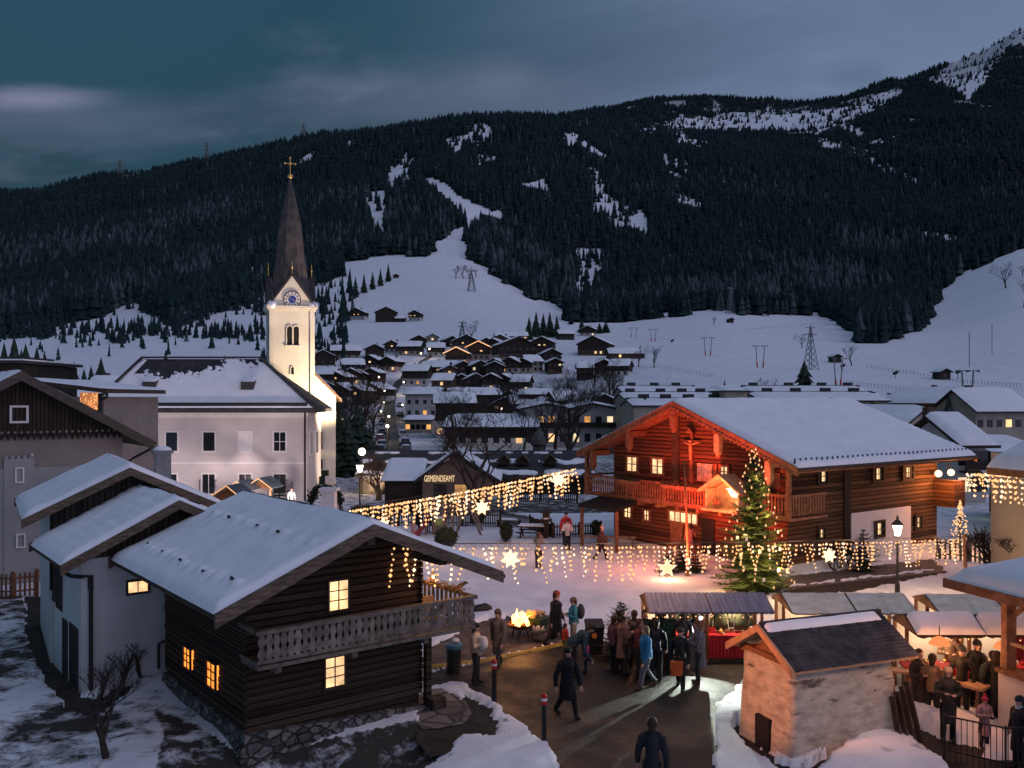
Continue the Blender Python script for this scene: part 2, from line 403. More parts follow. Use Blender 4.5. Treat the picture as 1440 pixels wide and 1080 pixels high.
# ================================================================== camera, sky, light
cam = bpy.data.cameras.new('camera'); cam.sensor_width = 36; cam.lens = 36*FPX/1440
cam.shift_y = (YH-540)/1440; cam.clip_end = 20000; cam.clip_start = .1
camo = bpy.data.objects.new('camera', cam); COL.objects.link(camo)
camo.location = (0,0,CH); camo.rotation_euler = (R(90),0,0); S.camera = camo
S.view_settings.view_transform = 'Standard'; S.view_settings.look = 'None'
S.view_settings.exposure = 0.0; S.view_settings.gamma = 1.0
S.cycles.use_denoising = True
S.cycles.sample_clamp_indirect = 3.0
S.cycles.max_bounces = 5; S.cycles.diffuse_bounces = 3; S.cycles.glossy_bounces = 2; S.cycles.transmission_bounces = 2
S.cycles.caustics_reflective = False; S.cycles.caustics_refractive = False

SUN_EL, SUN_AZ = -1.0, 118.0
def _mul(nt, a, k):
    m = _n(nt, 'ShaderNodeMath', operation='MULTIPLY'); m.inputs[1].default_value = k; nt.links.new(a, m.inputs[0]); return m.outputs[0]
def make_world():
    w = bpy.data.worlds.new('World'); S.world = w; w.use_nodes = True
    nt = w.node_tree; nt.nodes.clear()
    out = _n(nt, 'ShaderNodeOutputWorld')
    sky = _n(nt, 'ShaderNodeTexSky'); sky.sky_type = 'NISHITA'; sky.sun_disc = False
    sky.sun_elevation = R(SUN_EL); sky.sun_rotation = R(SUN_AZ)
    bg1 = _n(nt, 'ShaderNodeBackground', Strength=0.03); nt.links.new(sky.outputs[0], bg1.inputs['Color'])
    tc = _n(nt, 'ShaderNodeTexCoord'); D = tc.outputs['Generated']
    sx = _n(nt, 'ShaderNodeSeparateXYZ'); nt.links.new(D, sx.inputs[0])
    def dot(v, add):
        d = _n(nt, 'ShaderNodeVectorMath', operation='DOT_PRODUCT'); d.inputs[1].default_value = v; nt.links.new(D, d.inputs[0])
        a = _n(nt, 'ShaderNodeMath', operation='ADD'); a.inputs[1].default_value = add; nt.links.new(d.outputs['Value'], a.inputs[0]); return a.outputs[0]
    def ss(src, a, b):
        m = _n(nt, 'ShaderNodeMapRange', interpolation_type='SMOOTHSTEP'); m.inputs[1].default_value = a; m.inputs[2].default_value = b
        nt.links.new(src, m.inputs[0]); return m.outputs[0]
    def mix(f, a, b, blend='MIX'):
        m = _n(nt, 'ShaderNodeMix', data_type='RGBA', blend_type=blend)
        for s, i in ((f,0),(a,6),(b,7)):
            if isinstance(s, (tuple, float, int)): m.inputs[i].default_value = c4(s) if isinstance(s, tuple) else s
            else: nt.links.new(s, m.inputs[i])
        return m.outputs[2]
    # cloud coordinates: direction projected on the cloud deck
    zz = _n(nt, 'ShaderNodeMath', operation='ADD'); zz.inputs[1].default_value = .22; nt.links.new(sx.outputs['Z'], zz.inputs[0])
    zm = _n(nt, 'ShaderNodeMath', operation='MAXIMUM'); zm.inputs[1].default_value = .08; nt.links.new(zz.outputs[0], zm.inputs[0])
    dv = _n(nt, 'ShaderNodeVectorMath', operation='DIVIDE'); nt.links.new(D, dv.inputs[0])
    cx = _n(nt, 'ShaderNodeCombineXYZ')
    for i in range(3): nt.links.new(zm.outputs[0], cx.inputs[i])
    nt.links.new(cx.outputs[0], dv.inputs[1])
    mp = _n(nt, 'ShaderNodeMapping'); mp.inputs['Scale'].default_value = (.75,1.1,0); mp.inputs['Location'].default_value = (3.1,.7,0); nt.links.new(dv.outputs[0], mp.inputs[0])
    n1 = _n(nt, 'ShaderNodeTexNoise', Scale=1.1, Detail=7, Roughness=.55, Distortion=.6); nt.links.new(mp.outputs[0], n1.inputs['Vector'])
    n2 = _n(nt, 'ShaderNodeTexNoise', Scale=2.0, Detail=7, Roughness=.6, Distortion=.25); nt.links.new(mp.outputs[0], n2.inputs['Vector'])
    # sideways: teal on the left, lavender on the right
    side = _n(nt, 'ShaderNodeMath', operation='MULTIPLY_ADD'); side.inputs[1].default_value = .42
    nt.links.new(n1.outputs['Fac'], side.inputs[0]); nt.links.new(dot((1.0,0,-.75), -.14), side.inputs[2])
    f = ss(side.outputs[0], -.42, .36)
    base = mix(f, (.016,.064,.104), (.215,.275,.445))
    dk = ss(n1.outputs['Fac'], .60, .34)
    base = mix(_mul(nt, dk, .6), base, (.50,.58,.60), 'MULTIPLY')
    w2 = ss(n2.outputs['Fac'], .55, .82)
    base = mix(_mul(nt, w2, .30), base, (.26,.27,.42))
    # two soft wisps of lit cloud
    iv = _n(nt, 'ShaderNodeVectorMath', operation='DIVIDE'); nt.links.new(D, iv.inputs[0]); cy = _n(nt, 'ShaderNodeCombineXYZ')
    for i in range(3): nt.links.new(sx.outputs['Y'], cy.inputs[i])
    nt.links.new(cy.outputs[0], iv.inputs[1])
    jt = _n(nt, 'ShaderNodeVectorMath', operation='MULTIPLY_ADD'); jt.inputs[1].default_value = (.12,0,.05); nt.links.new(n2.outputs['Color'], jt.inputs[0]); nt.links.new(iv.outputs[0], jt.inputs[2])
    for (px, py, sw, sh, k) in ((45,146,.06,.011,.60),(700,108,.035,.016,.16),(1195,100,.028,.014,-.5),(640,140,.16,.030,.22),(60,175,.16,.022,.20)):
        sb = _n(nt, 'ShaderNodeVectorMath', operation='SUBTRACT'); sb.inputs[1].default_value = ((px-720)/FPX+.06, 1, (YH-py)/FPX+.025); nt.links.new(jt.outputs[0], sb.inputs[0])
        sc = _n(nt, 'ShaderNodeVectorMath', operation='MULTIPLY'); sc.inputs[1].default_value = (1/sw, 0, 1/sh); nt.links.new(sb.outputs[0], sc.inputs[0])
        ln = _n(nt, 'ShaderNodeVectorMath', operation='LENGTH'); nt.links.new(sc.outputs[0], ln.inputs[0])
        g = ss(ln.outputs['Value'], 2.0, .1); base = mix(_mul(nt, g, abs(k)), base, (.26,.26,.40) if k > 0 else (.07,.12,.20))
    up = ss(sx.outputs['Z'], .42, .85); base = mix(up, base, mix(ss(sx.outputs['X'], -.6, .6), (.06,.14,.235), (.24,.27,.45)))
    back = ss(dot((.35,-1,.2), 0), -.15, .65); base = mix(back, base, mix(ss(sx.outputs['X'], -.7, .6), (.055,.118,.195), (.34,.34,.52)))
    bg2 = _n(nt, 'ShaderNodeBackground', Strength=1.0); nt.links.new(base, bg2.inputs['Color'])
    ad = _n(nt, 'ShaderNodeAddShader'); nt.links.new(bg1.outputs[0], ad.inputs[0]); nt.links.new(bg2.outputs[0], ad.inputs[1])
    nt.links.new(ad.outputs[0], out.inputs[0])
make_world()
sun = lamp('dusk_glow', 'SUN', (0,-20,60), (.86,.84,1.0), .30)
sun.data.angle = R(70); az = R(SUN_AZ)
sun.rotation_euler = (-Vector((math.sin(az)*1.0, math.cos(az)*1.0, .9))).to_track_quat('-Z','Y').to_euler()

# ================================================================== terrain
# valley floor, meadows and mountain: columns of (distance, photo row) -> height
TC = {
 -1400: [(90,None),(250,None),(300,548),(400,508),(700,470),(1000,430),(1300,390),(1800,340),(2500,300),(3200,310),(4500,330),(8000,420)],
 0:   [(90,None),(250,None),(300,548),(400,508),(700,470),(1000,430),(1300,370),(1800,320),(2500,270),(3200,285),(4500,330),(8000,420)],
 200: [(90,None),(250,None),(300,548),(350,522),(400,502),(700,455),(1000,410),(1300,350),(1800,290),(2500,238),(3200,265),(4500,310),(8000,420)],
 400: [(90,None),(250,None),(300,558),(350,534),(400,506),(550,480),(720,448),(900,410),(1050,380),(1300,330),(1800,270),(2500,207),(3200,230),(4500,290),(8000,420)],
 550: [(90,None),(250,None),(300,568),(350,542),(400,510),(550,475),(720,450),(900,400),(1050,362),(1300,315),(1800,250),(2500,185),(3200,210),(4500,260),(8000,400)],
 650: [(90,None),(250,None),(300,568),(350,542),(400,510),(550,478),(720,440),(900,397),(1050,362),(1300,315),(1800,235),(2500,166),(3200,190),(4500,230),(8000,400)],
 800: [(90,None),(200,None),(250,590),(300,562),(350,538),(400,505),(550,480),(720,465),(900,450),(1050,430),(1300,370),(1800,260),(2500,164),(3200,168),(4500,158),(6000,200),(8000,380)],
 900: [(90,None),(150,None),(200,577),(250,560),(300,536),(400,505),(550,480),(720,462),(900,447),(1050,425),(1300,370),(1800,280),(2500,194),(3200,183),(4500,150),(6000,170),(8000,380)],
 1000:[(90,None),(150,None),(200,564),(250,548),(300,532),(400,500),(550,470),(720,448),(900,433),(1050,410),(1300,360),(1800,270),(2500,196),(3200,182),(4500,140),(6000,170),(8000,380)],
 1150:[(90,None),(150,None),(200,568),(250,555),(300,536),(400,510),(550,480),(720,460),(900,445),(1050,420),(1300,365),(1800,280),(2500,202),(3200,182),(4500,152),(6000,180),(8000,380)],
 1300:[(90,None),(150,None),(200,570),(300,537),(400,510),(550,480),(720,462),(900,440),(1050,420),(1300,365),(1800,280),(2500,200),(3200,160),(4500,106),(6000,150),(8000,380)],
 1380:[(90,None),(150,None),(200,568),(300,537),(400,505),(550,470),(720,440),(900,410),(1050,385),(1300,345),(1800,275),(2500,195),(3200,140),(4500,74),(6000,120),(8000,380)],
 1432:[(90,None),(150,None),(200,566),(300,537),(400,500),(550,460),(720,420),(900,385),(1050,358),(1300,328),(1800,270),(2500,190),(3200,120),(4500,40),(6000,110),(8000,380)],
 1500:[(90,None),(150,None),(200,566),(300,537),(400,500),(550,456),(720,412),(900,375),(1050,350),(1300,320),(1800,270),(2500,190),(3200,130),(4500,66),(6000,120),(8000,380)],
 2900:[(90,None),(150,None),(200,566),(300,537),(400,500),(550,456),(720,412),(900,375),(1050,350),(1300,320),(1800,280),(2500,230),(3200,220),(4500,230),(6000,300),(8000,380)],
}
PXS = np.concatenate([np.arange(-1400,-80,40), np.arange(-80,1524,4), np.arange(1524,2900,40)]).astype(float)
DS = np.concatenate([np.geomspace(9,90,420)[:-1], np.geomspace(90,8000,330)])
def _terrain_grid():
    keys = sorted(TC); dgrid = np.log(DS); cols = []
    for k in keys:
        d = [5.0]; z = [0.0]
        for dd, py in TC[k]:
            d.append(dd); z.append(0.0 if py is None else CH-(py-YH)*dd/FPX)
        cols.append(np.interp(dgrid, np.log(d), z))
    cols = np.array(cols)                              # key x d
    Z = np.array([np.interp(PXS, keys, cols[:, j]) for j in range(len(DS))]).T   # px x d
    def blur(A, ax, n):
        for _ in range(n):
            B = np.roll(A, 1, ax); C = np.roll(A, -1, ax)
            if ax == 1: B[:,0] = A[:,0]; C[:,-1] = A[:,-1]
            else: B[0] = A[0]; C[-1] = A[-1]
            A = .25*B+.5*A+.25*C
        return A
    far = np.clip((DS-100)/60, 0, 1)[None,:]
    Zb = blur(blur(Z, 1, 10), 0, 160)
    ridge = np.clip((DS-3600)/600, 0, 1)[None,:]*np.clip((PXS-1330)/60, 0, 1)[:,None]    # keep the sharp peak
    Zb = Zb*(1-ridge)+blur(Z, 0, 12)*ridge
    return Z*(1-far)+Zb*far
TZ = _terrain_grid()
_X = (PXS[:,None]-720)/FPX*DS[None,:]; _Y = np.repeat(DS[None,:], len(PXS), 0)
def fbm(x, y, s, seed=0, oct=4):
    """cheap smooth value noise on numpy arrays"""
    rs = np.random.RandomState(seed); T = rs.rand(256,256); r = 0; a = 1.0; tot = 0
    for o in range(oct):
        u = x/s*(2**o)+13.7*o; v = y/s*(2**o)+7.1*o
        i = np.floor(u).astype(int); j = np.floor(v).astype(int); fu = u-i; fv = v-j
        fu = fu*fu*(3-2*fu); fv = fv*fv*(3-2*fv)
        g = lambda p, q: T[p % 256, q % 256]
        r = r+a*((g(i,j)*(1-fu)+g(i+1,j)*fu)*(1-fv)+(g(i,j+1)*(1-fu)+g(i+1,j+1)*fu)*fv); tot += a; a *= .5
    return r/tot-.5
mt = np.clip((DS-900)/900, 0, 1)[None,:]
TZ = TZ + mt*fbm(_X, _Y, 420, 3, 5)*120*np.clip(TZ/600,0,1) + np.clip((DS-150)/200,0,1)[None,:]*fbm(_X,_Y,60,5,3)*2.2
nearw = (1-np.clip((DS-60)/60,0,1))[None,:]
TZ = TZ + nearw*(fbm(_X,_Y,2.4,8,4)*.10+fbm(_X,_Y,.45,9,4)*.055)
# banks and hollows near the houses
def bump_at(x, y, r, h):
    global TZ
    TZ = TZ + h*np.exp(-(((_X-x)**2+(_Y-y)**2)/(r*r)))
for (px, py, r, h) in [(470,1075,1.5,-.5),(350,1075,1.2,-.3),(560,1050,1.0,-.25),(720,1062,.9,.07),(650,1040,.5,.03),(1230,1050,1.3,.35),(1290,1010,1.2,.45),(1030,1010,.7,.14),(1180,1075,1.0,.15),
                      (690,860,1.6,.12),(700,985,.5,.04),(200,965,1.3,.16),(170,1060,1.6,.12)]:
    g = G(px, py); bump_at(g.x, g.y, r, h)
def inside(poly, x, y):
    r = np.zeros(x.shape, bool); n = len(poly); j = n-1
    for i in range(n):
        xi, yi = poly[i]; xj, yj = poly[j]
        c = ((yi > y) != (yj > y)) & (x < (xj-xi)*(y-yi)/(yj-yi+1e-9)+xi); r ^= c; j = i
    return r
SHEETS = {
 'road': [(596,946),(640,938),(700,924),(790,904),(850,903),(900,915),(1060,915),(1110,905),(1470,905),(1470,1012),(1400,1000),(1330,985),(1262,962),(1110,950),(1045,958),(1012,985),(1002,1020),(1004,1080),(1010,1140),(815,1140),(790,1078),(760,1042),(722,1012),(692,988),(650,962),(598,966)],
 'fire_patch': [(655,884),(690,868),(760,868),(792,884),(792,903),(700,923),(640,937),(600,944),(600,915)],
 'grass_strip': [(1085,838),(1120,824),(1200,815),(1325,801),(1337,806),(1290,814),(1215,830),(1140,838),(1090,846)],
 'wall_path': [(1085,822),(1112,810),(1310,786),(1330,799),(1200,813),(1120,822),(1085,836)],
 'dirt': [(592,1040),(600,1020),(640,1000),(652,978),(680,990),(704,1015),(697,1036),(650,1040),(612,1062)],
 'paving': [(590,977),(612,968),(640,978),(656,1000),(650,1013),(600,1022),(586,1008)],
 'left_path': [(33,838),(60,838),(82,910),(118,978),(145,982),(240,872),(240,903),(185,972),(135,1012),(98,1000),(60,955),(38,900)],
 'mill_edge': [(1036,1008),(1050,1028),(1110,1080),(1128,1078),(1240,1028),(1262,998),(1278,1008),(1250,1045),(1190,1066),(1118,1102),(1088,1080),(1032,1030)],
 'lower_bank': [(1246,1020),(1265,1008),(1330,1036),(1400,1062),(1470,1056),(1470,1110),(1350,1092),(1285,1052)],
}
_PY0 = YH+FPX*CH/_Y; _PX0 = np.repeat(PXS[:,None], len(DS), 1)
TZ = TZ+nearw*.05
_jx = fbm(_X,_Y,.5,51,3); _jy = fbm(_X,_Y,.5,52,3)
for _k, _poly in SHEETS.items():
    _m = inside(_poly, _PX0+_jx*26*np.clip(19/_Y,.2,1)**2, _PY0+_jy*22*np.clip(19/_Y,.2,1)**2)
    if _k in ('mill_edge','lower_bank','dirt'): TZ[_m] = np.minimum(TZ[_m], -.05)
    else: TZ[_m] = -.05
_LD = np.log(DS)
def tz(x, y):
    px = x/y*FPX+720
    i = np.interp(px, PXS, np.arange(len(PXS))); j = np.interp(math.log(max(y, 9.0)), _LD, np.arange(len(DS)))
    i0 = int(min(i, len(PXS)-2)); j0 = int(min(j, len(DS)-2)); a = i-i0; b = j-j0
    return float((TZ[i0,j0]*(1-a)+TZ[i0+1,j0]*a)*(1-b)+(TZ[i0,j0+1]*(1-a)+TZ[i0+1,j0+1]*a)*b)
def on(px, py, dmin=9.0):
    """the terrain point seen at a photo pixel"""
    i = np.interp(px, PXS, np.arange(len(PXS))); i0 = int(i); a = i-i0; i1 = min(i0+1, len(PXS)-1)
    col = TZ[i0]*(1-a)+TZ[i1]*a
    rows = YH-FPX*(col-CH)/DS
    ok = np.where((rows[:-1] >= py) & (rows[1:] <= py) & (DS[:-1] >= dmin))[0]
    if len(ok) == 0: j = int(np.argmin(np.abs(rows-py))); d = DS[j]
    else:
        j = ok[0]; t = (rows[j]-py)/max(1e-6, rows[j]-rows[j+1]); d = DS[j]*(1-t)+DS[j+1]*t
    return Vector(((px-720)/FPX*d, d, CH-(py-YH)*d/FPX))

# ---- where the woods stand (photo outline of their lower edge and of the clearings)
LOW = [(-1400,470),(-300,475),(0,474),(60,465),(110,452),(150,445),(175,430),(210,432),(230,455),(260,462),(290,440),(340,425),(380,405),(430,392),(455,398),(480,372),(523,363),(552,358),(583,363),(602,361),(606,350),(597,341),
       (653,317),(656,336),(642,350),(642,364),(667,374),(697,388),(720,403),(747,418),(770,421),(790,438),(807,452),(850,452),(870,455),(900,448),(940,441),(960,445),(1000,433),(1030,432),(1050,441),(1100,438),(1150,441),(1185,458),(1200,476),(1230,478),(1260,470),(1300,460),(1320,412),(1350,386),(1400,362),(1440,348),(1520,330),(2900,300)]
_lx = [p[0] for p in LOW]; _ly = [p[1] for p in LOW]
for i in range(1, len(_lx)):
    if _lx[i] <= _lx[i-1]: _lx[i] = _lx[i-1]+.5
CLEAR = [
 [(597,247),(614,252),(642,272),(668,288),(706,299),(708,307),(676,304),(664,318),(652,320),(655,305),(640,288),(612,266),(600,256)],
 [(545,233),(575,240),(578,262),(570,252),(552,250),(553,270),(546,262)],
 [(512,272),(538,266),(546,300),(543,333),(530,338),(520,308)],
 [(785,181),(820,200),(856,221),(853,226),(815,203),(795,191)],
 [(826,234),(842,238),(852,272),(878,290),(905,298),(914,322),(902,322),(885,318),(868,324),(850,297),(838,302),(832,262)],
 [(806,345),(852,350),(850,372),(824,415),(808,408),(812,380)],
 [(622,193),(663,191),(650,206),(641,217),(635,207)],
 [(668,219),(712,219),(684,227),(680,242),(671,232)],
 [(733,257),(770,249),(772,267),(742,264)],
 [(926,236),(960,245),(956,252)],[(945,270),(992,285),(986,294),(948,280)],
 [(893,180),(960,165),(1020,160),(1090,152),(1140,149),(1200,150),(1262,121),(1272,130),(1205,168),(1150,188),(1090,184),(1000,182),(900,187)],
 [(1328,96),(1380,64),(1428,36),(1446,34),(1530,30),(1530,75),(1440,66),(1420,64),(1400,88),(1386,112),(1360,142),(1344,122),(1300,112)],
 [(1275,168),(1290,166),(1284,174)],[(420,420),(480,395),(500,420),(440,440)]]
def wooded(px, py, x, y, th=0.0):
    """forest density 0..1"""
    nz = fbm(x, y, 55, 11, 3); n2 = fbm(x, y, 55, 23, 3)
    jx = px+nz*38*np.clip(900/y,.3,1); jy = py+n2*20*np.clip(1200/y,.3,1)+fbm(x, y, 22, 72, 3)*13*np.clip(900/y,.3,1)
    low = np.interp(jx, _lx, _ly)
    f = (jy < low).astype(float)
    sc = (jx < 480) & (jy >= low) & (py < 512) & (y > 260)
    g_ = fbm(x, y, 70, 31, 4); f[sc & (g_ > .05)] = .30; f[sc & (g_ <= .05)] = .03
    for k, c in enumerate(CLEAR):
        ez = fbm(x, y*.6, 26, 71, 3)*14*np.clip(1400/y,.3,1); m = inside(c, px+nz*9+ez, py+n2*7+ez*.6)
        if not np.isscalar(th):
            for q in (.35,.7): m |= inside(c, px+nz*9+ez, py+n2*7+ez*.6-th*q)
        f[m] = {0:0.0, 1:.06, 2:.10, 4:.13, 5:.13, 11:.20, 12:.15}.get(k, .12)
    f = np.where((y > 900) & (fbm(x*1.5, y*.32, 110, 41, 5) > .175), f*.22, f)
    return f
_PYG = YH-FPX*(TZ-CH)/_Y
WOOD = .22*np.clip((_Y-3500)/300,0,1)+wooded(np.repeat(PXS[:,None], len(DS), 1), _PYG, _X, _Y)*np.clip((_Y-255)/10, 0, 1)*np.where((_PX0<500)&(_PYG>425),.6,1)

THIN = np.where(inside([(-100,825),(33,838),(60,955),(98,1000),(135,1012),(185,972),(240,903),(320,1120),(-100,1120)], _PX0, _PY0) & (_Y < 40), np.clip(.62+fbm(_X,_Y*.6,2.2,63,4)*1.1,0,.95), 0.0)  # left lawn: thin streaky snow, with darkening of the view corner painted in
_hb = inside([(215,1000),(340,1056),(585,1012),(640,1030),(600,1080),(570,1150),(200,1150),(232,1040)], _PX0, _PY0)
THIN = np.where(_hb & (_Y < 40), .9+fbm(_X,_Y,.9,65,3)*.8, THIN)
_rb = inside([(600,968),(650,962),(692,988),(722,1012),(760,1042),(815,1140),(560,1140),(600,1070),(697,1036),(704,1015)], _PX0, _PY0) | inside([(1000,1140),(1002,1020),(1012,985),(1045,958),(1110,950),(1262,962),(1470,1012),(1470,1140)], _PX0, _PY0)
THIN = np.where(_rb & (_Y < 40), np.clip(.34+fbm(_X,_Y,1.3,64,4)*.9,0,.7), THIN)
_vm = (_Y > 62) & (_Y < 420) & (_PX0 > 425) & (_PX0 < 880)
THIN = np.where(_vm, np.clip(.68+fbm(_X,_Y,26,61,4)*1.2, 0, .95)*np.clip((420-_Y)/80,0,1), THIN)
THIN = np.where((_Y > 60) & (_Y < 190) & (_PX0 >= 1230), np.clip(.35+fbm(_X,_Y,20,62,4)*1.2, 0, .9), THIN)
def build_terrain():
    nx, nd = TZ.shape
    co = np.stack([_X, _Y, TZ], -1).reshape(-1, 3)
    idx = np.arange(nx*nd).reshape(nx, nd)
    q = np.stack([idx[:-1,:-1], idx[1:,:-1], idx[1:,1:], idx[:-1,1:]], -1).reshape(-1, 4)
    me = bpy.data.meshes.new('terrain')
    me.vertices.add(len(co)); me.vertices.foreach_set('co', co.ravel())
    me.loops.add(q.size); me.loops.foreach_set('vertex_index', q.ravel())
    me.polygons.add(len(q)); me.polygons.foreach_set('loop_start', np.arange(0, q.size, 4)); me.polygons.foreach_set('loop_total', np.full(len(q), 4))
    me.polygons.foreach_set('use_smooth', np.ones(len(q), bool))
    me.update(calc_edges=True)
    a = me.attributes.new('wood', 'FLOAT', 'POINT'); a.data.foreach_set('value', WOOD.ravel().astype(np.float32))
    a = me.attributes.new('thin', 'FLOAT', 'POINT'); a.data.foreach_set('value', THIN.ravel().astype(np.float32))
    m, nt, b = _new('snowy_ground'); b.inputs['Roughness'].default_value = .85; b.inputs['Specular IOR Level'].default_value = .15
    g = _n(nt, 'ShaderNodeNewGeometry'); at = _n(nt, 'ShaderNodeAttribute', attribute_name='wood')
    n1 = _n(nt, 'ShaderNodeTexNoise', Scale=.35, Detail=8, Roughness=.65); nt.links.new(g.outputs['Position'], n1.inputs['Vector'])
    n3 = _n(nt, 'ShaderNodeTexNoise', Scale=9, Detail=5, Roughness=.7); nt.links.new(g.outputs['Position'], n3.inputs['Vector'])
    n2 = _n(nt, 'ShaderNodeTexNoise', Scale=.05, Detail=9, Roughness=.72); nt.links.new(g.outputs['Position'], n2.inputs['Vector'])
    cr = _n(nt, 'ShaderNodeValToRGB'); cr.color_ramp.elements[0].position = .3; cr.color_ramp.elements[1].position = .62
    cr.color_ramp.elements[0].color = (.62,.63,.68,1); cr.color_ramp.elements[1].color = (.84,.85,.89,1)
    nt.links.new(n1.outputs['Fac'], cr.inputs[0])
    # grass tufts and bare scrapes showing through the snow; lawn adds painted corner shade
    tm = _n(nt, 'ShaderNodeMapRange'); tm.inputs[1].default_value = .67; tm.inputs[2].default_value = .76; nt.links.new(n3.outputs['Fac'], tm.inputs[0])
    t2 = _n(nt, 'ShaderNodeMapRange'); t2.inputs[1].default_value = .46; t2.inputs[2].default_value = .64; nt.links.new(n1.outputs['Fac'], t2.inputs[0])
    tt = _n(nt, 'ShaderNodeMath', operation='MULTIPLY'); nt.links.new(tm.outputs[0], tt.inputs[0]); nt.links.new(t2.outputs[0], tt.inputs[1])
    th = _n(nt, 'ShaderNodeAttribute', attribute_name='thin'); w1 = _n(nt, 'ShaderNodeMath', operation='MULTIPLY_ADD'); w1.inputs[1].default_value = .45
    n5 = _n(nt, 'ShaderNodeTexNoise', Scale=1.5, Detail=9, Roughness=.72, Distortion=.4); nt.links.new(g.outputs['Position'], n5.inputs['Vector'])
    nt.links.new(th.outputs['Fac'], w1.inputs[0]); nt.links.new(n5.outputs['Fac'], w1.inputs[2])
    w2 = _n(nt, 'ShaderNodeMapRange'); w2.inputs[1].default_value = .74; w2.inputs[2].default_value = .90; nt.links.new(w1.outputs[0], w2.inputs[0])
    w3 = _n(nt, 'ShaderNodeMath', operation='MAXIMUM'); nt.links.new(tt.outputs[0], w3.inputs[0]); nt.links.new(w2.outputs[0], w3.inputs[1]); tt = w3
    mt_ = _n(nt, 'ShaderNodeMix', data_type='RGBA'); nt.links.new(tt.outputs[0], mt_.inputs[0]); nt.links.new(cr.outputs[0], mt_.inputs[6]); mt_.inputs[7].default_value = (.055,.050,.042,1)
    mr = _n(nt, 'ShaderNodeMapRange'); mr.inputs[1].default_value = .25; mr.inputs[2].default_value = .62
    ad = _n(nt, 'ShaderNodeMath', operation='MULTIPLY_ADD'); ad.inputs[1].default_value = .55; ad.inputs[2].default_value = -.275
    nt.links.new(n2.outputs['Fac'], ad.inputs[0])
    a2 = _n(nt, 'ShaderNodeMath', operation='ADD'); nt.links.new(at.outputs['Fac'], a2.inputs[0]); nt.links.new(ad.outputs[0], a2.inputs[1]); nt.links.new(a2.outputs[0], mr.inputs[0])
    mx = _n(nt, 'ShaderNodeMix', data_type='RGBA'); nt.links.new(mr.outputs[0], mx.inputs[0]); nt.links.new(mt_.outputs[2], mx.inputs[6]); mx.inputs[7].default_value = (.018,.021,.020,1)  # under the woods: needle litter, with canopy shade put into the ground colour
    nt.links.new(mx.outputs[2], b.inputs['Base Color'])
    bp = _n(nt, 'ShaderNodeBump', Strength=.6, Distance=.12); nt.links.new(n1.outputs['Fac'], bp.inputs['Height'])
    b2 = _n(nt, 'ShaderNodeBump', Strength=.45, Distance=.05); nt.links.new(n3.outputs['Fac'], b2.inputs['Height']); nt.links.new(bp.outputs[0], b2.inputs['Normal']); nt.links.new(b2.outputs[0], b.inputs['Normal'])
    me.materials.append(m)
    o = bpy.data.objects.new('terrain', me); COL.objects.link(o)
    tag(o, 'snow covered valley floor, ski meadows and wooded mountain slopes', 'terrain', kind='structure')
build_terrain()

